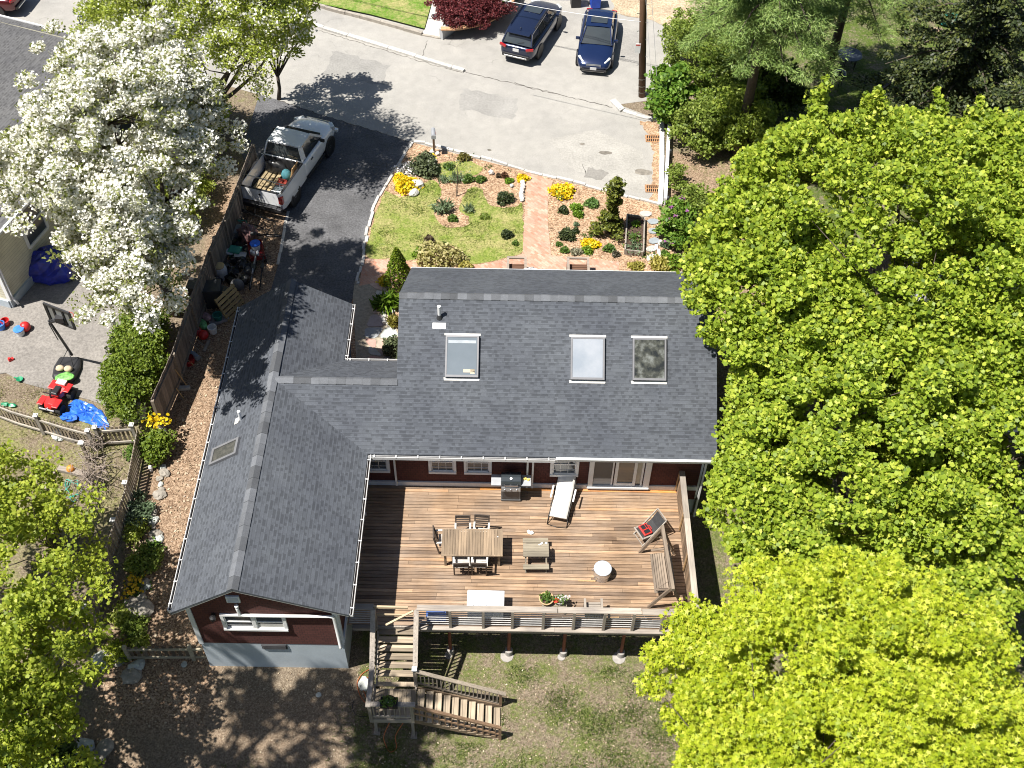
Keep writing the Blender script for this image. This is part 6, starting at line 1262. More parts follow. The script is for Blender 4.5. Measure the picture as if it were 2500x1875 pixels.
# dwarf conical spruce, day lilies beside the house
p=gp_(310,940);t=thing('dwarf_spruce','neat conical bright green dwarf spruce at the house corner','tree',(p.x+.1,p.y-.1,GZ))
n=3600;z=rr.random(n)**.8;a=rr.uniform(0,6.28,n);R=.62*(1-z)**.8*(1+.12*np.sin(9*a+14*z))*rr.uniform(.86,1.02,n);P=np.stack([np.cos(a)*R,np.sin(a)*R,.05+z*2.0],1);leaf_mesh('crown',P,.055,'spray',leafmat('dwarf_spruce_leaf',(.07,.12,.01),(.15,.22,.015),(.26,.33,.03),.25),t,rr,.35,axis=np.stack([np.cos(a),np.sin(a),np.full(n,.8)],1));pb(lambda mb:mb.tube([(0,0,-.05),(0,0,1.9)],[.06,.01],6),'trunk',BARK,t)
for q,s,l in(((838,660),.55,'bright green clump of arching day lily leaves by the flagstones'),((852,700),.28,'small golden plant below the day lilies'),):
    p=at(*q,GZ);t=thing('day_lily',l,'plant',(p.x,p.y,GZ));n=240;a=rr.uniform(0,6.28,n);R=rr.uniform(.05,s,n);P=np.stack([np.cos(a)*R,np.sin(a)*R,.15+.2*(1-R/s)],1);leaf_mesh('leaves',P,.22*s/.55,'blade',L_SPR if s>.4 else L_GOLD,t,rr,.4,.5,axis=np.stack([np.cos(a),np.sin(a),np.full(n,.5)],1)*2)
bush('flowering_shrub','small golden flowers at the foot of the dwarf spruce',(228,935),(.25,.3,.3),[('blossom',L_YEL,150,.05,'disc',1),('foliage',L_GOLD,90,.05,'oval',.9)],'flower bush')
p=at(853,760,GZ);shrub('blue grey low juniper in the courtyard corner',(p.x,p.y),(.45,.6,.6),22,70,L_CON,.06,'spray',rf_,cr=.2,dz=GZ,stem=False)
for q,r,l in(((2010,830),(.7,.45,.4),'golden green shrub at the corner of the main roof'),((1830,838),(.35,.25,.2),'golden low plant by the end of the brick path'),((2060,820),(.45,.45,.5),'bright green shrub under the maple at the roof corner'),((745,838),(.3,.22,.25),'golden plant between the variegated shrub and the porch')):
    bush('garden_shrub',l,q,r,[('foliage',L_GOLD if 'gold' in l else L_SPR,int(300+1500*r[0]*r[1]),.06,'oval',1)])
# lilac at the road end and undergrowth near it
p=at(1450,480,-.5);t=shrub('lilac bush with purple flowers at the garden corner of the road end',(p.x+.2,p.y-.5),(.8,1.2,1.6),55,70,L_BRIGHT,.075,'oval',rf_,cr=.33,name='lilac_bush',dz=-.8)
d=rf_.normal(size=(14,3));d/=np.linalg.norm(d,axis=1)[:,None];d[:,2]=np.abs(d[:,2]);C=d*[.8,1.2,1.4]+[0,0,.4];leaf_mesh('blossom',clump_leaves(C,16,.1,rf_),.035,'disc',L_PURP,t,rf_,.3)
p=at(1460,395,-.5);shrub('thin straggly plant between the guard rail and the maple',(p.x,p.y),(.4,.9,1.2),20,50,L_OLIVE,.06,'oval',rf_,cr=.25,dz=-.8)
p=at(1500,470,-.5);shrub('loose olive shrub behind the lilac',(p.x,p.y),(1.0,1.1,1.8),50,70,L_OLIVE,.065,'oval',rf_,cr=.33,dz=-.8)
# raised bed, stepping stones, boulders
A,B,C_,D_=[gp_(*q) for q in((1770,530),(1880,545),(1872,768),(1757,755))];c=(A+B+C_+D_)/4;rb=thing('raised_bed','narrow raised timber bed of soil and greens in the mulch','planter',(c.x,c.y,GZ))
pb(lambda mb:[mb.bar(a-c+Vector((0,0,.14)),b-c+Vector((0,0,.14)),.06,.28,sh=.5) for a,b in((A,B),(B,C_),(C_,D_),(D_,A))],'frame',GREYWOODY,rb)
mb=MB();mb.poly3([q-c+Vector((0,0,.17)) for q in(D_,C_,B,A)]);mb.build('soil',SOIL,rb)
for (u,v,s,lm,nm) in((.45,.62,.33,L_GRN,'foliage'),(.5,.88,.42,L_BLUEG,'foliage'),(.5,.22,.22,L_SPR,'foliage')):
    q=A.lerp(B,u).lerp(D_.lerp(C_,u),v)-c;leaf_mesh(nm,rf_.normal(size=(150,3))*[s*.45,s*.45,.06]+[q.x,q.y,.25],.05,'oval',lm,rb,rf_,.5)
BLST=mat('bluestone',(.24,.27,.29),.8,.12,4,fine=.12);PLST=mat('pale_paver',(.38,.37,.34),.85,.12,4,fine=.12)
for i,(q,l,m_) in enumerate([((1890,500),'round pale stepping stone nearest the street',PLST),((1938,550),'blue grey stepping stone beside the top of the raised bed',BLST),((1945,610),'blue grey stepping stone beside the middle of the raised bed',BLST),((1942,672),'blue grey stepping stone third from the house',BLST),((1930,722),'pale grey stepping stone next to last before the house',PLST),((1928,780),'square pale stepping stone nearest the house',PLST)]):
    p=gp_(*q);rr2=random.Random(i);one('stepping_stone',l,'stepping stone',lambda mb:mb.prism([(.27*math.cos(6.283*(k+.5)/8)*rr2.uniform(.85,1.1),.2*math.sin(6.283*(k+.5)/8)*rr2.uniform(.85,1.1)) for k in range(8)],0,.03),m_,p,.1*i,'stepping stones beside the raised bed')
def rock(label,p,r,seed,m=None,name='garden_stone',group=None,cat='stone'):
    rr2=random.Random(seed);return one(name,label,cat,lambda mb:mb.ball((0,0,r[2]*.5),r,9,6,jit=.16,rnd=rr2),m or STONE,p,seed,group,smooth=False)
WST=mat('white_stone',(.55,.53,.5),.85,.15,5,fine=.15)
rock('large white stone on the house side of the big yellow shrub',gp_(440,322),(.3,.24,.2),3,WST);rock('white stone next to the lawn below the big yellow shrub',gp_(418,375),(.24,.2,.15),4,WST)
for i,(x,y) in enumerate([(1108,305),(1112,322),(1106,342),(1104,360),(1100,378),(1102,398),(1104,412)]):rock('one of the white stones lining the brick path',gp_(x,y),(.11,.13,.1),i,WST,group='white stones lining the brick path')
for i,(x,y) in enumerate([(540,108),(568,122),(548,165),(530,115)]):rock('one of the white stones round the mailbox post',gp_(x,y),(.12,.1,.1),20+i,WST,group='white stones round the mailbox')
rock('small white stone in the mulch near the purple plant',gp_(908,245),(.12,.1,.14),31,WST);rock('tiny grey stone in the mulch by the low yellow cushion',gp_(1038,325),(.1,.1,.08),32)
mb=MB();strip(mb,[gp_(*q) for q in((1985,672),(1972,700),(1972,740),(1980,790))],.12,GZ,GZ+.1,.35,jit=.1);c=gp_(1975,730);mb.v=[tuple(Vector(v)-c) for v in mb.v];o=mb.build('edging_stones',WST,bevel=.015);o.location=c;tag(o,'short row of white edging stones beyond the stepping stones','edging')
mb=MB();strip(mb,smooth_line([at(*q,GZ) for q in((845,655),(833,668),(829,685),(833,700),(848,712))],4),.13,GZ,GZ+.12,.25,jit=.05);c=at(835,690,GZ);mb.v=[tuple(Vector(v)-c) for v in mb.v];o=mb.build('edging_stones',WST,bevel=.015);o.location=c;tag(o,'curved edging of white stones round the day lilies','edging')
# porch benches, satellite dish like ornament
for q,q2,l in(((1008,775),(1135,850),'slatted brown bench flanking the porch on the driveway side'),((1390,778),(1532,855),'slatted brown bench flanking the porch on the raised bed side')):
    A,B=gp_(*q,GZ+.75),gp_(q2[0],q[1],GZ+.75);w=(B-A).length;c=(A+B)/2;b=thing('porch_bench',l,'bench',(c.x,c.y-.45,GZ),0,'benches flanking the porch');BB=wood('bench_brown',(.12,.06,.035),0)
    pb(lambda mb:[mb.box((0,.32-.1*k,.45),(w-.15,.075,.03)) for k in range(9)],'seat',BB,b)
    pb(lambda mb:[mb.box((s*(w/2-.05),0,.72),(.1,1.0,.07)) for s in(-1,1)]+[mb.box((0,.45,.72),(w-.2,.1,.07))],'frame',wood('bench_grey',(.27,.22,.18),0),b)
    for sx in(-1,1):
        for sy in(-.42,.42):pb(lambda mb:mb.box((sx*(w/2-.05),sy,.34),(.09,.09,.68)),'leg',GREYWOODZ,b)
# ================================================================ NEIGHBOURING YARD AND SIDE PATH
def cL(x,y): return (x*.32,530.9+y*.32)
def cS(x,y): return (x*.4135,973.3+y*.4135)
def cC(x,y): return (353.9+x*.2667,353.9+y*.2667)
def gl(x,y,h=0): return gnd(*cL(x,y),h)
# tarmac yard of the neighbour
yard=[gl(*q,.02) for q in((-300,900),(40,860),(170,930),(280,960),(450,1000),(600,1040),(720,1085),(780,1090),(835,1030),(850,900),(840,700),(830,300),(700,-200),(300,-400),(-300,-200))]
def yardmesh():
    """the tarmac follows the slope of the ground"""
    bm=bmesh.new();vs=[bm.verts.new(v) for v in yard];f=bm.faces.new(vs);bmesh.ops.triangulate(bm,faces=[f]);bmesh.ops.subdivide_edges(bm,edges=bm.edges[:],cuts=3,use_grid_fill=True)
    for v in bm.verts:v.co.z=zt(v.co.x,v.co.y)+.03
    bm.normal_update()
    for f in bm.faces:
        if f.normal.z<0:f.normal_flip()
    me=bpy.data.meshes.new('neighbour_drive');bm.to_mesh(me);me.materials.append(PATIO_ASPH);o=bpy.data.objects.new('neighbour_drive',me);COL.objects.link(o);o['kind']='structure'
yardmesh()
# neighbouring house with grey roof and yellow siding
YEL=brick_mat('yellow_siding',(.64,.6,.46),(.67,.63,.49),(.36,.33,.24),6,.14,0,.008,True)
nh=thing('neighbour_house','yellow sided neighbouring house with a grey shingle roof behind the blossoming pear','house',(0,0,0))
e0=at(42,668,-.9);dirv=(at(0,590,-.9)-e0);dv=Vector((.3,.954,0)).normalized();nv=Vector((-dv.y,dv.x,0))   # wall runs away along dv, house lies on the nv side
K=Vector((e0.x-.25,e0.y,0))
def npnt(u,v,z): q=K+dv*u+nv*v;return Vector((q.x,q.y,z))
WZ=3.0;LN=12.2;DP=16;PT_=.04
pb(lambda mb:mb.walluv([npnt(0,0,-.4),npnt(LN,0,-.4),npnt(LN,0,WZ),npnt(0,0,WZ)]),'wall',YEL,nh);pb(lambda mb:mb.walluv([npnt(0,DP,-.4),npnt(0,0,-.4),npnt(0,0,WZ),npnt(0,DP/2,WZ+DP/2*PT_-.06),npnt(0,DP,WZ)]),'wall',YEL,nh)
pb(lambda mb:mb.walluv([npnt(LN,0,-.4),npnt(LN,DP,-.4),npnt(LN,DP,WZ),npnt(LN,DP/2,WZ+DP/2*PT_-.06),npnt(LN,0,WZ)]),'wall',YEL,nh)
pb(lambda mb:(mb.bar(npnt(-.03,-.03,-.75),npnt(LN,-.03,-.75),.1,.7),mb.bar(npnt(-.03,0,-.75),npnt(-.03,DP,-.75),.1,.7)),'foundation',FOUND,nh)
GSH=shingle_mat('grey_shingles',(.1,.1,.102))
nr_=pb(lambda mb:(mb.roofuv([npnt(-.4,-.4,WZ-.1),npnt(LN+.4,-.4,WZ-.1),npnt(LN+.4,DP/2,WZ+(DP/2+.4)*PT_-.1),npnt(-.4,DP/2,WZ+(DP/2+.4)*PT_-.1)]),mb.roofuv([npnt(-.4,DP/2,WZ+(DP/2+.4)*PT_-.1),npnt(LN+.4,DP/2,WZ+(DP/2+.4)*PT_-.1),npnt(LN+.4,DP+.4,WZ-.1),npnt(-.4,DP+.4,WZ-.1)])),'roof',GSH,nh)
pb(lambda mb:mb.bar(npnt(-.4,-.46,WZ-.14),npnt(LN+.4,-.46,WZ-.14),.1,.1),'gutter',WHITE,nh)
for u_ in(LN+.42,-.42):pb(lambda mb:mb.bar(npnt(u_,-.4,WZ-.12),npnt(u_,DP/2,WZ+(DP/2+.4)*PT_-.12),.06,.16),'rake_board',WHITE,nh)
pb(lambda mb:(mb.tube([npnt(.1,-.46,WZ-.2),npnt(.1,-.1,WZ-.5),npnt(.1,-.1,-.3),npnt(.05,-.35,-.55)],.05,8)),'downspout',PIPE,nh,smooth=True)
pb(lambda mb:mb.bar(npnt(.0,-.03,-.4),npnt(.0,-.03,WZ),.16,.06,up=(dv.x,dv.y,0)),'corner_board',WHITE,nh)
def nwin(u,z0,z1,w):
    a=pb(lambda mb:(mb.bar(npnt(u-w/2-.06,-.04,(z0+z1)/2),npnt(u-w/2+.06,-.04,(z0+z1)/2),.06,z1-z0),mb.bar(npnt(u+w/2-.06,-.04,(z0+z1)/2),npnt(u+w/2+.06,-.04,(z0+z1)/2),.06,z1-z0),mb.bar(npnt(u-w/2,-.045,z0),npnt(u+w/2,-.045,z0),.07,.12),mb.bar(npnt(u-w/2,-.045,z1),npnt(u+w/2,-.045,z1),.07,.12),mb.bar(npnt(u-w/2,-.04,(z0+z1)/2),npnt(u+w/2,-.04,(z0+z1)/2),.05,.06)),'window',WHITE,nh)
    pb(lambda mb:mb.bar(npnt(u-w/2,-.012,(z0+z1)/2),npnt(u+w/2,-.012,(z0+z1)/2),.02,z1-z0),'pane',GL,a)
nwin(2.6,.7,2.4,1.3);nwin(6.2,.7,2.4,1.3);nwin(9.6,.7,2.4,1.3)
# basketball hoop
p=gl(455,850,.03);q=gl(490,740,.03);hp=thing('basketball_hoop','portable black basketball hoop with a weighted base on the tarmac','basketball hoop',(p.x,p.y,p.z),math.radians(-62))
HB=mat('hoop_black',(.025,.025,.028),.5,.25,5)
def hb(mb):
    R=[]
    for x,wd,hh in((-.62,.3,.1),(-.58,.42,.2),(-.1,.5,.24),(.4,.42,.3),(.58,.3,.26),(.62,.22,.1)):R.append([(x,-wd,0),(x,-wd,hh*.7),(x,-wd*.8,hh),(x,wd*.8,hh),(x,wd,hh*.7),(x,wd,0)])
    loft(mb,[[(-a,b,c_) for a,b,c_ in r_] for r_ in R])
hbase=pb(hb,'base',HB,hp,bevel=.03)
hp.rotation_euler=(0,0,0)
ax=(q-p);ax.z=0;ax.normalize();hp.rotation_euler=(0,0,math.atan2(ax.y,ax.x))
inv=(Matrix.Translation(hp.location)@Matrix.Rotation(hp.rotation_euler.z,4,'Z')).inverted()
top=at(*cL(330,505),2.35);b_=at(*cL(485,735),p.z+.25)
pl=lambda v:inv@Vector(v)
pole_=pb(lambda mb:(mb.tube([pl(b_),pl(b_.lerp(top,.55)),pl(top)],[.055,.05,.045],9),mb.tube([pl(b_.lerp(top,.45))+Vector((0,.14,0)),pl(top)+Vector((0,.05,-.15))],.02,6),mb.tube([pl(b_.lerp(top,.18)),pl(p+Vector((0,0,.2)))+Vector((.0,.3,0))],.015,6),mb.tube([pl(b_.lerp(top,.18)),pl(p+Vector((0,0,.2)))+Vector((-.0,-.3,0))],.015,6)),'pole',HB,hp,smooth=True)
bc=[at(*cL(x,y),z) for x,y,z in((305,390,3.2),(490,462,3.2),(497,556,2.35),(318,492,2.35))]
wv=(bc[1]-bc[0]);wv.z=0;wv.normalize();cc=sum(bc,Vector())/4
def bb(mb):
    for s,zz,l in((1,.4,1.1),(1,-.4,1.1)):mb.bar(pl(cc-wv*.56+Vector((0,0,zz))),pl(cc+wv*.56+Vector((0,0,zz))),.06,.08)
    for s in(-1,1):mb.bar(pl(cc+wv*.54*s-Vector((0,0,.42))),pl(cc+wv*.54*s+Vector((0,0,.42))),.08,.06,up=(1,0,0))
    for s in(-.2,.2):mb.bar(pl(cc+wv*s-Vector((0,0,.42))),pl(cc+wv*s+Vector((0,0,.42))),.05,.05,up=(1,0,0))
    mb.bar(pl(cc-Vector((0,0,.18))),pl(top-Vector((0,0,.1))),.07);mb.box(pl(cc-Vector((0,0,.1))),(.3,.3,.22))
bd=pb(bb,'backboard_frame',HB,hp);nvv=wv.cross(Vector((0,0,1)))
pb(lambda mb:mb.bar(pl(cc-wv*.53+nvv*-.03),pl(cc+wv*.53+nvv*-.03),.02,.84),'backboard',mat('board_grey',(.16,.165,.165),.25,.15,4),bd)
sgn=-1 if (nvv.dot(top-cc)>0) else 1
pb(lambda mb:mb.tube([pl(cc+nvv*(sgn*(.28+.0))+Vector((0,0,-.28))+wv*.23*math.cos(t)+nvv*(.23*math.sin(t))) for t in np.linspace(0,6.283,18)],.012,6),'rim',mat('hoop_red',(.4,.05,.03),.5,.2,4),bd)
BAGM=mat('sack_tan',(.5,.4,.28),.9,.15,7)
for (x,y),l in(((410,838),'round tan sandbag on the hoop base toward the yellow house'),((465,842),'round tan sandbag on the hoop base toward the hedge')):
    one('sandbag',l,'bag',lambda mb:mb.ball((0,0,.1),(.16,.14,.11),12,8,jit=.05),BAGM,at(*cL(x,y),p.z+.27),smooth=True)
one('soil_sack','green and white soil sack lying on the end of the hoop base','sack',lambda mb:(mb.ball((0,0,.06),(.36,.22,.08),14,8,jit=.08)),NT('sack_print').m if False else mat('sack_green',(.16,.42,.1),.5,.9,5),at(*cL(438,893),p.z+.22),.2,smooth=True)
# red toy quad
p=gl(400,1060,.0);tq=thing('toy_quad','red ride on toy quad bike parked on the grass below the hoop','toy vehicle',(p.x,p.y,p.z),math.radians(-105));TR=mat('toy_red',(.55,.02,.02),.35,.15,4,coat=.3)
pb(lambda mb:loft(mb,[[(x,-w_,.28),(x,-w_,z_),(x,0,z_+.06),(x,w_,z_),(x,w_,.28)] for x,w_,z_ in((-.55,.22,.5),(-.3,.26,.56),(0,.14,.48),(.25,.2,.55),(.5,.2,.5),(.6,.12,.4))]),'body',TR,tq,bevel=.02)
for x in(-.38,.4):
    for s in(-1,1):
        pb(lambda mb:mb.box((x,s*.3,.52),(.42,.24,.05)),'fender',TR,tq,bevel=.02);pb(lambda mb:mb.lathe([(.12,-.1),(.2,-.1),(.21,0),(.2,.1),(.12,.1)],(x,s*.34,.2),16,Matrix.Rotation(math.pi/2,3,'X')),'wheel',RUBBER,tq)
pb(lambda mb:mb.box((-.12,0,.6),(.4,.24,.08)),'seat',BLACK,tq,bevel=.03);pb(lambda mb:(mb.bar((.22,-.28,.78),(.22,.28,.78),.035),mb.bar((.28,0,.55),(.22,0,.78),.05)),'handlebar',BLACK,tq);pb(lambda mb:(mb.bar((.68,-.3,.4),(.68,.3,.4),.04),mb.bar((.5,0,.4),(.7,0,.4),.04)),'bumper',mat('toy_grey',(.4,.41,.43),.4,.1,4),tq)
pb(lambda mb:mb.box((-.5,0,.62),(.2,.36,.06)),'rack',WHITE,tq)
# blue tarp
TP=[gl(*q) for q in((500,1035),(560,1050),(625,1075),(685,1115),(720,1165),(738,1225),(715,1245),(650,1225),(575,1195),(500,1172),(450,1165),(470,1120),(460,1085))]
c=sum(TP,Vector())/len(TP)
def tarp(mb):
    r=random.Random(8);n=len(TP);V=[Vector((0,0,.2))];rings=7
    for k in range(1,rings+1):
        for i in range(n*3):
            a=TP[(i//3)%n].lerp(TP[(i//3+1)%n],(i%3)/3)-c;t=k/rings;q=a*t*r.uniform(.96,1.04);V.append(Vector((q.x,q.y,a.z*t+.03+(1-t**2)*.16+r.uniform(-.045,.06)*(1 if k<rings else .4))))
    m=n*3;F=[(0,1+i,1+(i+1)%m) for i in range(m)]+[(1+(k-1)*m+i,1+k*m+i,1+k*m+(i+1)%m,1+(k-1)*m+(i+1)%m) for k in range(1,rings) for i in range(m)]
    mb.add(V,F)
one('blue_tarp','crumpled bright blue tarpaulin lying on the grass by the picket fence','tarpaulin',tarp,mat('tarp_blue',(.03,.14,.6),.35,.35,5,bump=.3),c)
mb=MB();r=random.Random(12);c2_=gl(470,1170);one('tarp_bundle','small crumpled blue tarp end beside the big blue tarpaulin','tarpaulin',lambda mb:mb.ball((0,0,.1),(.32,.2,.16),12,7,jit=.28,rnd=r),mat('tarp_blue',(0,0,0)),c2_)
p=gnd(120,590);one('blue_cover','dark blue tarpaulin over a heap against the yellow house','tarpaulin',lambda mb:mb.ball((0,0,.35),(1.0,.8,.9),16,9,jit=.18,rnd=random.Random(3)),mat('cover_blue',(.015,.025,.28),.4,.4,4),p)
# small plastic toys and pails
def pail(label,p,m,r_=.15,h=.3,lidm=None,name='bucket'):
    t=thing(name,label,'bucket',(p.x,p.y,p.z));pb(lambda mb:mb.lathe([(r_*.82,0),(r_,h),(r_*1.06,h),(r_*1.06,h+.02),(r_*.92,h+.02),(r_*.85,h*.3),(.001,h*.28)],n=20),'body',m,t,smooth=False)
    if lidm:pb(lambda mb:mb.lathe([(r_*1.08,h),(r_*1.08,h+.035),(r_*.9,h+.04),(.001,h+.035)],n=20),'lid',lidm,t)
    pb(lambda mb:mb.tube([(-r_,0,h*.9),(-r_*.7,-r_*.8,h*.6),(r_*.7,-r_*.8,h*.6),(r_,0,h*.9)],.006,5),'handle',STEEL,t);return t
RED=mat('bucket_red',(.5,.02,.02),.4,.15,4);BL2=mat('bucket_blue',(.05,.2,.6),.4,.4,5);GRE=mat('toy_green',(.02,.25,.12),.4,.3,5)
pail('white and blue bucket standing in the shade by the yellow house',gl(142,600),WHITE,.19,.3,BL2)
one('red_ball','shiny red ball beside the blue and white bucket','ball',lambda mb:mb.ball((0,0,.2),.21,18,12),RED,gl(180,570),smooth=True)
pail('light blue pail farthest along the wall of the yellow house',gl(12,560),BL2,.18,.28)
pail('red pail just behind the light blue pail',gl(45,535),RED,.16,.26)
one('toy_scoop','green plastic toy scoop on the edge of the tarmac','toy',lambda mb:(mb.lathe([(.05,0),(.12,.1),(.13,.12),(.1,.1),(.001,.03)],n=12),mb.bar((.1,0,.08),(.3,.02,.04),.035)),GRE,gl(138,912),2.6)
one('red_toy','small red plastic toy on the tarmac under the pear twigs','toy',lambda mb:(mb.box((0,0,.05),(.2,.12,.1)),mb.box((-.05,0,.13),(.08,.1,.08))),RED,gl(78,775),.7)
one('green_toy','crumpled green plastic toy behind the picket fence','toy',lambda mb:(mb.ball((-.15,0,.06),(.16,.1,.08),8,5,jit=.25),mb.ball((.16,-.03,.06),(.15,.1,.08),8,5,jit=.25)),GRE,gl(62,1078))
# fences -------------------------------------------------------------
def fence(name,label,pts,h,step,bw,m,railm,posts,gap=True,capm=None,both=False,post_h=None):
    """board or picket fence along world points on the ground; posts: parameter list of post positions by index"""
    t=thing(name,label,'fence',tuple(pts[0]));o=pts[0];mb=MB();rl=[MB(),MB()];r=random.Random(len(label))
    for i in range(len(pts)-1):
        a,b=pts[i]-o,pts[i+1]-o;L=(b-a).length;n=max(1,int(L/step));d=(b-a).normalized();ang=math.atan2(d.y,d.x);nrm=Vector((-d.y,d.x,0))
        for k in range(n):
            c=a.lerp(b,(k+.5)/n);hh=h+r.uniform(-.015,.015);mb.box(c+nrm*.035+Vector((0,0,hh/2+.05)),(bw,.02,hh),ang,sh=r.random())
        for j,z in enumerate((h*.2,h*.88)):rl[j].bar(a+Vector((0,0,z)),b+Vector((0,0,z)),.045,.09)
    mb.build('boards',m,t)
    for q in rl:q.build('rail',railm,t)
    for q in posts:
        c=q-o;ph=post_h or h+.12;po=pb(lambda mb:mb.box(c-Vector((0,0,-ph/2+.02)),(.11,.11,ph+.1)),'post',railm,t)
        if capm:pb(lambda mb:(mb.box(c+Vector((0,0,ph+.04)),(.17,.17,.03)),mb.box(c+Vector((0,0,ph+.07)),(.13,.13,.04),taper=.5)),'post_cap',capm,po)
    return t
FB=wood('picket_wood',(.24,.195,.145),2);FR=wood('picket_rail',(.33,.3,.26),0);CAPW=mat('pale_cap',(.5,.49,.47),.7,.1,6)
P1=[gnd(*q) for q in((-8,903),(42,922),(96,938),(150,955),(206,970))]
fence('picket_fence','curved weathered picket fence in front of the blue tarpaulin',P1,.95,.14,.085,FB,FR,[P1[0],P1[2],P1[4]],capm=CAPW)
Q1=[gnd(*q) for q in((222,965),(300,960))]
fence('picket_fence','short picket fence panel between the vine corner and the tall corner post',Q1,1.0,.16,.09,FB,FR,[Q1[0],Q1[1]],capm=CAPW)
Q2=[gnd(*q) for q in((310,965),(287,1085),(262,1165),(228,1265),(205,1350))]
fence('picket_fence','long picket fence running down the slope along the planted bank',Q2,1.05,.135,.09,FB,FR,[Q2[1],Q2[2],Q2[3],Q2[4]],capm=CAPW)
B1=[gnd(*q) for q in((352,930),(395,830),(430,720),(470,610),(500,545),(528,470),(560,380))]
fence('board_fence','tall grey board fence between the side path and the neighbouring tarmac',B1,1.75,.15,.142,wood('fence_boards',(.17,.14,.115),2),wood('fence_rail',(.2,.165,.13),0),[b for b in B1],post_h=1.7)
G1=[gnd(282,1425),gnd(446,1424)]
fence('garden_gate','low wooden garden gate closing the side path beside the foundation',G1,.75,.21,.12,wood('gate_boards',(.13,.1,.07),2),wood('gate_rail',(.34,.3,.22),0),[G1[0],G1[0].lerp(G1[1],.84)])
# dead vines over the corner of the picket fence
rv=random.Random(6)
def vine(mb):
    L=[gl(*q) for q in((690,1290),(650,1400),(640,1500),(640,1600),(600,1700),(560,1790))];c=L[0]
    for k in range(170):
        a=rv.random()*(len(L)-1.01);i=int(a);p=L[i].lerp(L[i+1],a-i)-c+Vector((rv.gauss(0,.18),rv.gauss(0,.12),rv.uniform(.1,1.0)));q=[p]
        for j in range(3):p=p+Vector((rv.gauss(0,.2),rv.gauss(-.03,.22),rv.gauss(0,.14)));p.z=max(.05-i*.12,p.z);q.append(p)
        mb.tube(q,[.016,.013,.01,.005],4)
one('dry_vine','tangle of dry grey brown vines along the corner of the picket fence','vine',vine,mat('dry_twig',(.27,.22,.185),.9,.3,9),gl(690,1290))
for q,l in(((600,1450),'pale capped post at the edge of the dry vines'),):
    p=gl(*q);t=thing('fence_post',l,'post',tuple(p));pb(lambda mb:mb.box((0,0,.5),(.1,.1,1.05)),'post',FB,t);pb(lambda mb:mb.box((0,0,1.05),(.2,.18,.05)),'post_cap',CAPW,t)
# logs and planks, ball, hose on the lower lawn
def log(label,a,b,w,h,m,name='timber'):
    A,B=gl(*a),gl(*b);c=(A+B)/2;one(name,label,'timber',lambda mb:mb.bar(A-c+Vector((0,0,h/2)),B-c+Vector((0,0,h/2)),w,h),m,c,bevel=.01)
log('grey timber lying on the lower lawn next to the vines',(398,1510),(600,1560),.2,.14,GREYWOOD)
log('short pale timber on the lawn in front of the picket fence',(445,1305),(515,1325),.16,.1,GREYWOOD);log('broken old timber running across the lower lawn',(375,1520),(300,1659),.16,.12,GREYWOOD)
rock('round pale stone on the lawn in front of the picket fence',gl(385,1285),(.28,.2,.12),5);rock('small pale stone next to the round stone by the picket fence',gl(408,1305),(.14,.12,.1),6)
p=gl(480,1512,.1);one('orange_toy','orange plastic ball half hidden behind the grey timber','ball',lambda mb:mb.ball((0,0,.06),.15,14,9),mat('toy_orange',(.6,.22,.03),.5,.15,4),p,smooth=True)
HG=mat('green_hose',(.05,.32,.24),.5,.15,6);pts=[]
for k in range(26):
    a=k*.75;R=14+16*((k*7)%5)/5;q=cL(490,1655);pts.append(gnd(q[0]+R*.75*math.cos(a),q[1]+R*.9*math.sin(a)-k*.3,.03+.01*(k%3)))
tubething('garden_hose','coil of teal green garden hose on the lower lawn','hose',pts,.016,HG,sub=4)
# yew hedge, fence corner bush, planted bank
ry=np.random.default_rng(31)
p=gl(950,1010);shrub('bright green spreading yew hedge against the tall board fence',(p.x-.15,p.y+.3),(1.1,2.0,1.8),150,150,L_YEW,.06,'spray',ry,cr=.36,shell=.6)
p=gl(1010,700);shrub('darker yew growing under the edge of the pear crown',(p.x-.2,p.y),(1.0,1.4,1.7),80,100,L_YEW,.075,'spray',ry,cr=.36)
p=gl(1070,1420);t=shrub('leafy bush with a yellow topped sprig at the corner of the side path',(p.x,p.y+.1),(.6,.62,.95),48,90,L_YEW,.06,'oval',ry,cr=.3);leaf_mesh('blossom',ry.normal(size=(90,3))*[.25,.12,.1]+[0,.75,1.0],.06,'disc',L_YEL,t,ry,.5)
rock('large grey boulder under the end of the board fence',gl(915,1165),(.42,.34,.34),7);rock('grey boulder beside the large one under the fence end',gl(945,1120),(.3,.28,.26),8);rock('small pale boulder at the foot of the fence end post',gl(1095,1255),(.18,.15,.14),9)
for i,(x,y,r_,l,lm) in enumerate([(735,330,(.75,1.0,.9),'grey green shrub highest on the planted bank',L_BLUEG),(715,430,(.5,.8,.6),'mid green shrub in the middle of the planted bank',L_MIX),(700,600,(.4,.55,.45),'small leafy shrub leaning on the long picket fence',L_MIX),(780,590,(.8,.95,.9),'loose olive shrub at the edge of the side path',L_OLIVE),(800,520,(.4,.4,.4),'small green plant at the stones of the side path',L_GRN),(640,880,(.55,.6,.6),'leafy shrub at the bottom end of the picket fence',L_MIX),(720,930,(.7,.7,.6),'olive shrub above the garden gate',L_OLIVE),(700,20,(.3,.5,.35),'ferny green plant behind the long picket fence',L_GRN),(620,1060,(.7,.8,.7),'thin leafy shrub by the flat stones below the gate',L_THIN),(740,1010,(.4,.4,.4),'small shrub at the hinge of the garden gate',L_MIX)]):
    p=gnd(*cS(x,y));r_=(r_[0]*.72,r_[1]*.72,r_[2]*.55);shrub(l,(p.x,p.y),r_,int(12+34*r_[0]*r_[1]),60,lm,.055,'oval',ry,cr=.24,shell=.2)
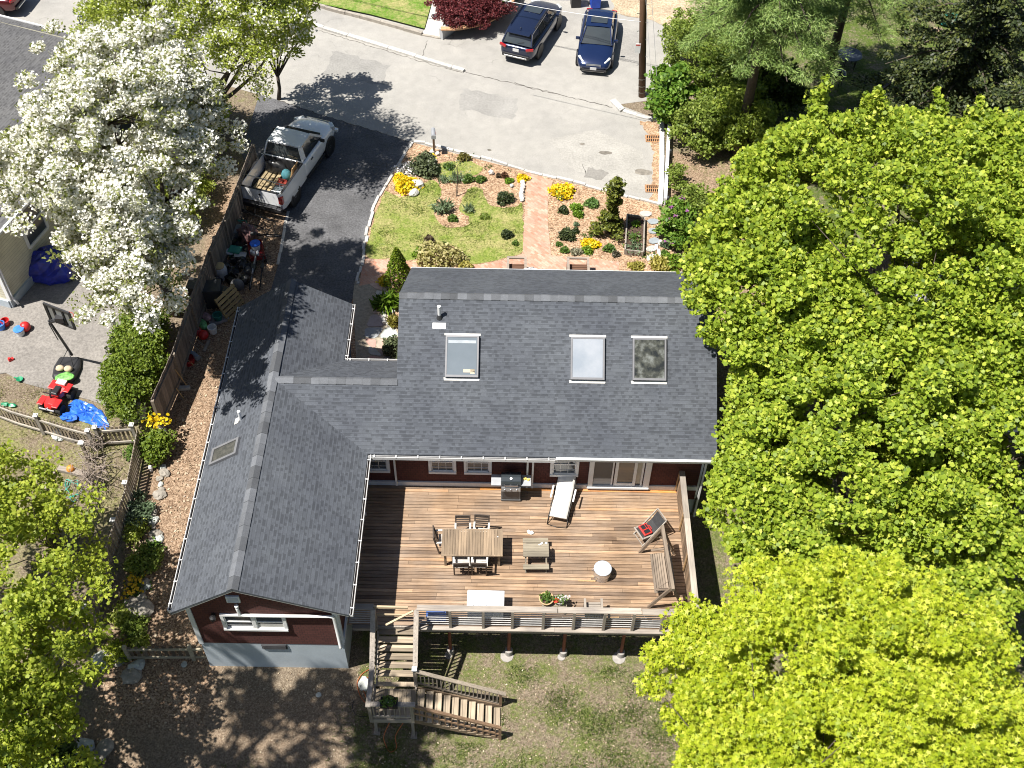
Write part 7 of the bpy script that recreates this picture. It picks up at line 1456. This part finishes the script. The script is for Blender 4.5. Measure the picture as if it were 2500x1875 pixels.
for q,l in(((712,692),'yellow flower clump above the stone pile'),((695,755),'yellow flower clump touching the stone pile')):
    p=gnd(*cS(*q));t=thing('flower_clump',l,'flower',tuple(p));leaf_mesh('foliage',ry.normal(size=(110,3))*[.2,.2,.06]+[0,0,.1],.06,'oval',L_GRN,t,ry,.5);leaf_mesh('blossom',ry.normal(size=(36,3))*[.16,.14,.04]+[0,0,.24],.05,'disc',leafmat('orange_yellow_petal',(.6,.35,.01),(.7,.45,.015),(.75,.5,.03),.25),t,ry,.6)
FST=mat('field_stone',(.27,.245,.21),.9,.3,6,fine=.25,bump=.4)
rr3=random.Random(44)
for i,(x,y,s) in enumerate([(755,838,.36),(705,825,.24),(735,795,.2),(690,795,.2),(672,820,.17),(685,855,.22),(715,858,.2),(650,858,.17),(668,795,.15),(745,775,.18),(770,815,.15),(640,840,.13)]):
    rock('big pale boulder of the stone pile' if i==0 else 'grey brown field stone in the pile below the planted bank',gnd(*cS(x,y)),(s,s*.85,s*.75),i+50,FST,group=None if i==0 else 'stones in the pile')
for i,(x,y) in enumerate([(850,95),(858,120),(835,150),(840,180),(845,205),(835,235),(795,300),(800,330),(790,350),(805,370),(800,400),(815,440),(830,465),(790,470),(760,690),(770,715),(745,740),(690,1180),(715,1130),(590,1065),(615,1090),(535,1100),(550,1560),(520,1590),(440,1560)]):
    s=rr3.uniform(.12,.24)*(1.7 if y>1000 else 1);rock('field stone edging the side path and planted bank' if y<1000 else 'flat grey stone on the slope below the gate',gnd(*cS(x,y)),(s,s*rr3.uniform(.7,1),s*.5),i+80,FST if i%3 else STONE,group='stones edging the side path' if y<1000 else 'stones on the slope below the gate')
tubething('metal_stake','thin grey stake standing on the slope below the gate','stake',[gnd(*cS(640,1225)),gnd(*cS(665,1130),.3)],.02,GREYWOODZ,sub=2)
one('garden_ornament','small white garden ornament at the foot of the planted bank','ornament',lambda mb:mb.lathe([(.06,0),(.05,.12),(.08,.2),(.05,.28),(.001,.3)],n=12),WHITE,gnd(*cS(792,105)))
# bare twigs of the pear reaching over the tarmac
# ---- things stored along the board fence
def gc(x,y,h=0): return gnd(*cC(x,y),h)
def bike(label,a,b,m,lean=.25):
    A,B=gc(*a),gc(*b);d=B-A;rz=math.atan2(d.y,d.x);t=thing('bicycle',label,'bicycle',((A.x+B.x)/2,(A.y+B.y)/2,A.z),rz,'bicycles by the board fence');t.rotation_euler=(lean,0,rz)
    for x in(-.52,.52):
        w_=pb(lambda mb:mb.tube([(x+.33*math.cos(k),0,.34+.33*math.sin(k)) for k in np.linspace(0,6.283,22)],.022,6),'wheel',RUBBER,t);pb(lambda mb:[mb.bar((x,0,.34),(x+.32*math.cos(k),0,.34+.32*math.sin(k)),.006) for k in np.linspace(0,5.9,14)],'spokes',STEEL,w_)
    pb(lambda mb:[mb.tube([p_,q_],.02,6) for p_,q_ in(((-.52,0,.34),(-.1,0,.3)),((-.1,0,.3),(.4,0,.8)),((-.15,0,.82),(.38,0,.86)),((-.1,0,.3),(-.18,0,.9)),((-.52,0,.34),(-.15,0,.8)),((.52,0,.34),(.36,0,.95)))],'frame',m,t);pb(lambda mb:mb.tube([(.3,-.3,1.0),(.38,0,.98),(.3,.3,1.0)],.015,6),'handlebar',BLACK,t);pb(lambda mb:mb.box((-.2,0,.93),(.26,.14,.05)),'saddle',BLACK,t,bevel=.02)
TEALF=mat('bike_teal',(.03,.2,.15),.35,.1,4);SILV=mat('bike_silver',(.4,.42,.46),.3,.1,4,metal=.6)
bike('teal framed bicycle lying among the things behind the pickup',(640,430),(800,520),TEALF,.9);bike('black bicycle nearest the tailgate of the pickup',(700,385),(860,450),BLACK,.8);bike('black bicycle leaning behind the red wagon',(720,590),(880,590),BLACK,.7)
bike('silver bicycle standing behind the grey garage roof',(700,1010),(740,850),SILV,.2);bike('dark bicycle between the silver bicycle and the strip of kerb',(780,1010),(800,850),BLACK,.2)
BLK2=mat('bin_black',(.014,.014,.016),.5,.3,4)
def bin_(label,q,w_,d_,h_,m,rz=0,name='storage_bin',lidm=None):
    p=gc(*q);t=thing(name,label,'bin',tuple(p),rz);pb(lambda mb:mb.box((0,0,h_/2),(w_,d_,h_),taper=1.08),'body',m,t,bevel=.02);pb(lambda mb:mb.box((0,0,h_+.03),(w_*1.14,d_*1.14,.06)),'lid',lidm or m,t,bevel=.015);return t
ANG=math.atan2((B1[3]-B1[2]).y,(B1[3]-B1[2]).x)
bin_('black lidded bin nearest the tall board fence',(300,1120),.55,.6,1.0,BLK2,ANG);bin_('black lidded bin between the fence and the pallet',(420,1130),.6,.65,.95,mat('bin_dark_grey',(.035,.037,.04),.5,.3,4),ANG+.2);bin_('low dark bin beside the pallet',(500,1120),.45,.5,.6,mat('bin_dark_grey',(0,0,0)),ANG-.3)
bin_('grey lidded tote under the pink bag',(580,590),.55,.45,.4,mat('tote_grey',(.2,.21,.21),.6,.2,4),.2);bin_('dark green tote with a teal lid',(590,755),.45,.36,.4,GRE,-.2,lidm=mat('lid_teal',(.03,.22,.17),.5,.1,4))
p=gc(690,620);one('plastic_sheet_bag','dusky pink plastic bag over the stored things','bag',lambda mb:mb.ball((0,0,.4),(.4,.38,.45),12,8,jit=.2,rnd=random.Random(4)),mat('pink_plastic',(.13,.07,.07),.4,.3,5),p)
p=gc(760,755);t=thing('garden_wagon','dark red wagon loaded with white tubs behind the pickup','wagon',tuple(p),.3);WR=mat('wagon_red',(.2,.012,.015),.45,.2,4)
pb(lambda mb:(mb.box((0,0,.3),(.6,1.0,.05)),[mb.box((s*.29,0,.4),(.03,1.0,.2)) for s in(-1,1)],[mb.box((0,s*.49,.4),(.55,.03,.2)) for s in(-1,1)]),'tray',WR,t)
for sx in(-1,1):
    for sy in(-1,1):pb(lambda mb:mb.lathe([(.13,-.03),(.13,.03)],(sx*.3,sy*.36,.13),14,Matrix.Rotation(math.pi/2,3,'Y')),'wheel',RUBBER,t)
pail('white tub with a bright blue lid on the red wagon',Vector((p.x-.02,p.y+.1,p.z+.34)),WHITE,.2,.32,mat('lid_blue',(.01,.1,.55),.35,.1,4),'tub')
for i,(dx,dy) in enumerate([(-.17,-.15),(-.05,-.25),(.1,-.2),(-.18,.28),(.12,-.38)]):one('white_jar','one of the small white jars on the red wagon','jar',lambda mb:mb.lathe([(.06,0),(.065,.14),(.05,.16),(.05,.19),(.001,.2)],n=12),WP,(p.x+dx,p.y+dy,p.z+.33),0,'white jars on the red wagon')
p=gc(470,920);t=thing('cushion_stack','round pale container with a tan lid among the dark stored things','container',tuple(p));pb(lambda mb:mb.lathe([(.26,0),(.28,.45),(.24,.6),(.2,.62)],n=18),'body',mat('container_white',(.5,.5,.5),.6,.15,4),t);pb(lambda mb:mb.lathe([(.2,.6),(.22,.66),(.16,.7),(.001,.72)],n=18),'lid',mat('lid_tan',(.45,.33,.16),.7,.15,5),t)
p=gc(510,715,.3);one('paper_sack','pale blue white sack lying across the stored things','sack',lambda mb:mb.ball((0,0,.06),(.35,.16,.08),12,7,jit=.1),mat('sack_pale',(.4,.43,.45),.7,.15,6),p,-.5,smooth=True)
rt=random.Random(77)
for i,(x,y,l) in enumerate([(560,850,'coil of black hose nearest the round container'),(620,900,'coil of black hose beside the silver bicycle'),(450,780,'coil of black cable at the foot of the fence')]):
    p=gc(x,y);one('hose_coil',l,'hose',lambda mb:mb.tube([(.25*math.cos(k)*(1+.1*math.sin(3*k)),.25*math.sin(k),.03+.012*k) for k in np.linspace(0,25,70)],.014,5),BLK2,p)
p=gc(600,1010);one('grey_cushion','grey domed cover leaning behind the pallet','cover',lambda mb:mb.ball((0,0,.2),(.3,.22,.3),12,8,jit=.06),mat('cover_grey',(.15,.15,.155),.7,.2,5),p,smooth=True)
for i,(x,y,s_) in enumerate([(560,470,.3),(600,520,.26),(470,700,.3),(440,640,.24),(560,660,.28),(640,830,.3),(560,900,.26),(650,960,.28),(580,790,.24),(490,860,.27),(420,980,.28),(360,1060,.26)]):
    p=gc(x,y);one('rubbish_bag','black plastic rubbish bag heaped among the things along the board fence','bag',lambda mb:mb.ball((0,0,s_*.6),(s_,s_*.85,s_*.8),11,7,jit=.2,rnd=random.Random(i+60)),mat('black_bag',(0,0,0)),p,i,'black bags along the board fence')
for i,(x,y,m_) in enumerate([(530,540,BLK2),(680,720,mat('crate_grey',(.09,.09,.095),.6,.2,5)),(620,680,BLK2),(690,880,mat('crate_grey',(0,0,0))),(560,960,BLK2)]):
    p=gc(x,y);one('plastic_crate','dark open plastic crate among the things along the board fence','crate',lambda mb:(mb.box((0,0,.03),(.5,.36,.04)),[mb.box((sx*.24,0,.16),(.02,.36,.28)) for sx in(-1,1)],[mb.box((0,sy*.17,.16),(.48,.02,.28)) for sy in(-1,1)],mb.box((.05,.02,.12),(.3,.2,.16),.3)),m_,p,i*.6,'dark crates along the board fence')
for i,(x,y,c_,l) in enumerate([(620,740,(.4,.4,.42),'pale flat box lid'),(500,600,(.3,.32,.34),'grey board'),(665,560,(.1,.22,.1),'green plastic offcut')]):
    p=gc(x,y,.35);one('loose_panel',l+' lying on the stored things along the fence','panel',lambda mb:(mb.box((0,0,.02),(.5,.26,.03)),mb.box((0,.12,.04),(.5,.02,.05))),mat('panel_%d'%i if False else 'panel_tone'+'abc'[i],c_,.6,.2,6),p,i*1.1)
# pallet standing on edge
A,B=gc(560,1180),gc(700,1130);T0_,T1_=at(*cC(615,985),zt(A.x,A.y)+1.0),at(*cC(715,1080),zt(B.x,B.y)+.95);c=(A+B)/2
p=gc(600,1215);t=thing('wooden_pallet','yellowish wooden pallet standing on edge by the corner of the garage roof','pallet',tuple(p),math.radians(60));PW=wood('pallet_wood',(.36,.26,.12),0)
Mx=Matrix.Rotation(-.45,3,'X')
for k in range(6):pb(lambda mb:mb.box(Mx@Vector((0,.0,.08+.19*k)),(1.1,.02,.13),M=Mx,sh=.2+.12*k),'slat',PW,t)
for x in(-.5,0,.5):pb(lambda mb:mb.box(Mx@Vector((x,.06,.55)),(.05,.09,1.1),M=Mx),'runner',PW,t)
# bags and pots farther down the path
for q,m_,l,rz in(((1325,525),mat('sack_green2',(.12,.4,.12),.5,.7,6),'green and white fertiliser sack nearest the fence',.6),((1372,545),mat('sack_green3',(.16,.42,.16),.5,.7,6),'green and white fertiliser sack nearest the white bucket',.5),((1392,492),mat('sack_redwhite',(.5,.3,.3),.5,.7,5),'red and white sack leaning behind the green sacks',.9)):
    p=gl(*q);one('fertiliser_sack',l,'sack',lambda mb:mb.ball((0,0,.12),(.16,.32,.15),12,8,jit=.07),m_,p,rz,'sacks beside the path',smooth=True)
pail('white bucket with a pale rim at the edge of the side path',gl(1440,585),WHITE,.17,.3)
one('red_tub','round red tub in front of the fertiliser sacks','tub',lambda mb:mb.lathe([(.14,0),(.2,.12),(.19,.25),(.12,.3),(.001,.31)],n=18),RED,gl(1378,620),smooth=True);one('red_tub','red tub half hidden behind the sacks at the fence','tub',lambda mb:mb.lathe([(.14,0),(.18,.12),(.15,.22),(.001,.24)],n=16),RED,gl(1338,592),smooth=True);one('red_tub','dark red tub under the yellow handled tool','tub',lambda mb:mb.lathe([(.2,0),(.24,.2),(.22,.28),(.2,.2),(.001,.1)],n=18),mat('tub_darkred',(.25,.012,.015),.45,.2,4),gl(1278,790))
p=gl(1475,500);t=thing('potting_tray','grey tray holding a teal pot by the black bins','tray',tuple(p),.5);pb(lambda mb:(mb.box((0,0,.03),(.75,.5,.04)),[mb.box((s*.37,0,.08),(.02,.5,.12)) for s in(-1,1)],[mb.box((0,s*.245,.08),(.72,.02,.12)) for s in(-1,1)]),'tray',mat('tray_grey',(.27,.27,.29),.6,.15,5),t);pb(lambda mb:mb.lathe([(.14,.05),(.2,.3),(.17,.3),(.14,.12),(.001,.1)],n=18),'pot',mat('pot_teal',(.03,.2,.17),.5,.2,5),t)
A,B=gl(1240,690,.12),gl(1340,760,.12);c=(A+B)/2;one('drain_pipe','short grey plastic drain pipe lying beside the fence','pipe',lambda mb:(mb.tube([A-c,B-c],.11,14),mb.tube([(A-c).lerp(B-c,.62),(A-c).lerp(B-c,.68)],.13,14)),mat('pipe_grey',(.2,.24,.28),.5,.1,4),c,smooth=False)
def tool(name,label,a,ha,b,hb,m,head=None):
    A=gl(*a,ha);B=gl(*b,hb);t=thing(name,label,'tool',tuple(B));pb(lambda mb:mb.tube([A-B,Vector((0,0,0))],.018,7),'shaft',m,t)
    if head:head(t,B)
YW=wood('tool_handle',(.45,.3,.13),2)
tool('garden_tool','yellow handled tool lying over the dark red tub',(1225,735),.35,(1310,808),.15,YW)
tool('push_broom','long handled broom with a pale head leaning on the board fence',(1182,835),1.1,(1262,945),.1,YW,lambda t,B:pb(lambda mb:mb.box((-.15,-.1,-.02),(.55,.16,.12),.1),'head',mat('broom_grey',(.38,.37,.35),.8,.2,9),t))
tool('garden_rake','wooden handled rake lying on the path below the broom',(1188,960),.5,(1240,1030),.04,YW,lambda t,B:pb(lambda mb:(mb.bar((-.25,-.15,0),(.05,.1,0),.03),),'head',STEEL,t))
tool('garden_tool','thin pole leaning on the fence among the sacks',(1240,600),1.0,(1340,705),.05,GREYWOODZ);tool('garden_tool','second thin pole leaning nearest the red tub',(1270,590),.9,(1372,668),.05,GREYWOODZ)
log('short grey plank propped on the side path',(1412,640),(1378,715),.12,.05,GREYWOOD,'plank')
# ================================================================ SHADED SIDE YARD
def c3(x,y): return (1371.4+x*.38,y*.38)
p=at(*c3(1222,310),-.1);t=thing('patio_table','round glass topped patio table in the shaded side yard','table',(p.x,p.y,-.8));pb(lambda mb:mb.lathe([(.6,.7),(.62,.71),(.6,.73),(.001,.73)],n=26),'top',mat('table_glass',(.05,.06,.075),.15,.15,3),t)
pb(lambda mb:[mb.bar((.45*math.cos(a),.45*math.sin(a),.7),(.4*math.cos(a),.4*math.sin(a),0),.03) for a in(.8,2.4,3.9,5.5)],'legs',BLACK,t)
p=at(*c3(1212,365),-.8);t=thing('garden_chair','black chair with an orange cushion at the round patio table','chair',(p.x,p.y,-.8),math.pi);pb(lambda mb:mb.box((0,-.02,.46),(.42,.38,.05)),'cushion',mat('cushion_orange',(.5,.22,.03),.8,.15,6),t,bevel=.02);pb(lambda mb:[mb.bar((s*.24,-.24,0),(s*.24,-.3,.9),.03) for s in(-1,1)]+[mb.bar((s*.24,.22,0),(s*.24,.22,.64),.03) for s in(-1,1)]+[mb.bar((s*.24,-.28,.64),(s*.24,.22,.64),.035) for s in(-1,1)]+[mb.bar((-.24,-.27,.3+.13*k),(.24,-.27,.3+.13*k),.02) for k in range(5)]+[mb.box((0,0,.42),(.46,.44,.03))],'frame',BLACK,t)
p=at(*c3(1145,500),-.8);t=thing('kettle_grill','black kettle barbecue half hidden by the maple top','grill',(p.x,p.y,-.8));pb(lambda mb:mb.lathe([(.05,.55),(.25,.62),(.33,.78),(.34,.8),(.33,.82),(.24,.97),(.08,1.03),(.001,1.04)],n=24),'bowl',mat('kettle_black',(.012,.014,.02),.15,.1,3,coat=.6),t,smooth=True)
for a in(.5,2.6,4.7):pb(lambda mb:mb.bar((.15*math.cos(a),.15*math.sin(a),.6),(.3*math.cos(a),.3*math.sin(a),0),.025),'leg',BLACK,t)
A,B=at(*c3(1385,520),1.9),at(*c3(1640,342),1.9);c=A;sw2=thing('swing_frame','long black beam of a play frame over the lawn in the side yard','play frame',(A.x,A.y,-.8));pb(lambda mb:mb.bar((0,0,2.7),B-A+Vector((0,0,2.7)),.12),'beam',BLACK,sw2)
for e,s in((Vector((0,0,0)),1),(B-A,1)):
    for q in(-.8,.8):pb(lambda mb:mb.bar(e+Vector((0,0,2.7)),e+Vector((.5*q,.8*q,0)),.08),'leg',BLACK,sw2)
p=at(*c3(1685,190),-.8);one('firewood_logs','few cut logs lying in the shade near the far spruce','logs',lambda mb:[mb.tube([(.16*k,-.3+.05*k,.09),(.16*k+.05,.3,.09)],.085,9) for k in range(4)],wood('cut_log',(.3,.22,.15),1),p)
one('teal_cover','crumpled teal plastic sheet under the far spruce','sheet',lambda mb:mb.ball((0,0,.15),(.7,.5,.25),14,8,jit=.25,rnd=random.Random(2)),mat('teal_sheet',(.02,.2,.18),.4,.3,5),at(*c3(1800,130),-.8))
# neighbouring grey roofed house glimpsed below the maples
nb=thing('grey_roof_house','house with a pale grey roof glimpsed below the two big maples','house',(26.5,5.5,-1.2));pb(lambda mb:mb.roofuv([(-3,-4,3.0),(0,-4,4.2),(0,4,4.2),(-3,4,3.0)])or mb.roofuv([(0,-4,4.2),(3,-4,3.0),(3,4,3.0),(0,4,4.2)]),'roof',shingle_mat('pale_shingles',(.3,.32,.36)),nb);pb(lambda mb:mb.box((0,0,1.3),(5.4,7.4,3.2)),'wall',WHITE,nb)

# ================================================================ LITTER AND GRASS TUFTS
rq=np.random.default_rng(99)
def scatter(name,P,size,shape,m,up,kind='stuff'):
    o=leaf_mesh(name,P,size,shape,m,None,rq,up,.15);o['kind']=kind;return o
def zz(x,y,h):
    return np.array([[a,b,zt(a,b)+h] for a,b in zip(x,y)])
n=3600;x=rq.uniform(-6,15,n);y=rq.uniform(-15,-6.9,n);k=~((x>-2)&(x<3.1)&(y>-7.7));scatter('fallen_leaves',zz(x[k],y[k],.03),.032,'oval',leafmat('dry_leaf',(.17,.11,.07),(.33,.25,.17),(.5,.42,.3),.1),.75)
n=1500;x=rq.uniform(-5,-2.3,n);y=rq.uniform(-8,12,n);scatter('fallen_leaves',zz(x,y,.03),.05,'oval',MATS['dry_leaf'],.75)
def tufts(n,x0,x1,y0,y1,ncl,sp,test,h=0,seed=1):
    r=np.random.default_rng(seed);cx=r.uniform(x0,x1,ncl);cy=r.uniform(y0,y1,ncl);i=r.integers(0,ncl,n);s_=r.uniform(.5,1.4,ncl)[i]*sp;x=cx[i]+r.normal(size=n)*s_;y=cy[i]+r.normal(size=n)*s_*.8
    k=np.array([test(a,b) for a,b in zip(x,y)]);return x[k],y[k]
L_GRASS=leafmat('grass_blade',(.03,.06,.008),(.08,.13,.018),(.19,.23,.05),.3)
x,y=tufts(26000,3.2,14,-15,-6.9,70,.42,lambda a,b:b<-7.0 and not(3.6<a<7.7 and -9.7<b<-6.9),seed=3);scatter('grass_tufts',zz(x,y,.03),.05,'blade',L_GRASS,.25)
x,y=tufts(16000,-2,7,-16,-11.2,40,.5,lambda a,b:b<-10.4,seed=4);scatter('grass_tufts',zz(x,y,.03),.05,'blade',L_GRASS,.25)
x,y=tufts(12000,-13,-5.2,-9,3,60,.5,lambda a,b:True,seed=5);scatter('grass_tufts',zz(x,y,.03),.05,'blade',leafmat('dry_grass_blade',(.07,.09,.015),(.16,.18,.035),(.34,.32,.13),.3),.25)
LW=[(q.x,q.y) for q in poly(lawn,c8,GZ)]
x,y=tufts(15000,1.5,8.6,7,16.5,80,.4,lambda a,b:inside((a,b),LW),seed=6);scatter('grass_tufts',np.stack([x,y,np.full(len(x),GZ+.03)],1),.05,'blade',leafmat('lawn_blade',(.06,.1,.012),(.15,.2,.03),(.34,.34,.1),.3),.25)
BD=[(q.x,q.y) for q in poly([(1290,300),(1700,410),(1890,470),(1980,520),(1960,800),(1560,780),(1290,740),(1270,560)],c8,GZ)];B2=[(q.x,q.y) for q in poly([(400,70),(520,60),(860,180),(1120,250),(1110,430),(900,420),(740,330),(600,330),(480,260),(330,230)],c8,GZ)]
x,y=tufts(2600,1.5,15.5,6,17.5,75,.13,lambda a,b:inside((a,b),BD) or inside((a,b),B2),seed=7);scatter('ground_weeds',np.stack([x,y,np.full(len(x),GZ+.05)],1),.04,'oval',L_GRN,.4)
n=2600;x=rq.uniform(1.5,15.5,n);y=rq.uniform(6,18,n);k=np.array([inside((a,b),BD) or inside((a,b),B2) for a,b in zip(x,y)]);scatter('mulch_chips',np.stack([x[k],y[k],np.full(k.sum(),GZ+.025)],1),.05,'blade',leafmat('chip',(.25,.15,.09),(.5,.36,.24),(.68,.54,.4),.05),.8)
for (x,y,l) in((455,300,'leafy green understory shrub between the pear trunk and the board fence'),(415,450,'lower leafy green shrub under the pear crown along the board fence')):
    p=gnd(x,y);shrub(l,(p.x-.3,p.y),(1.2,2.4,2.4),100,90,L_MIX,.065,'oval',ry,cr=.36)
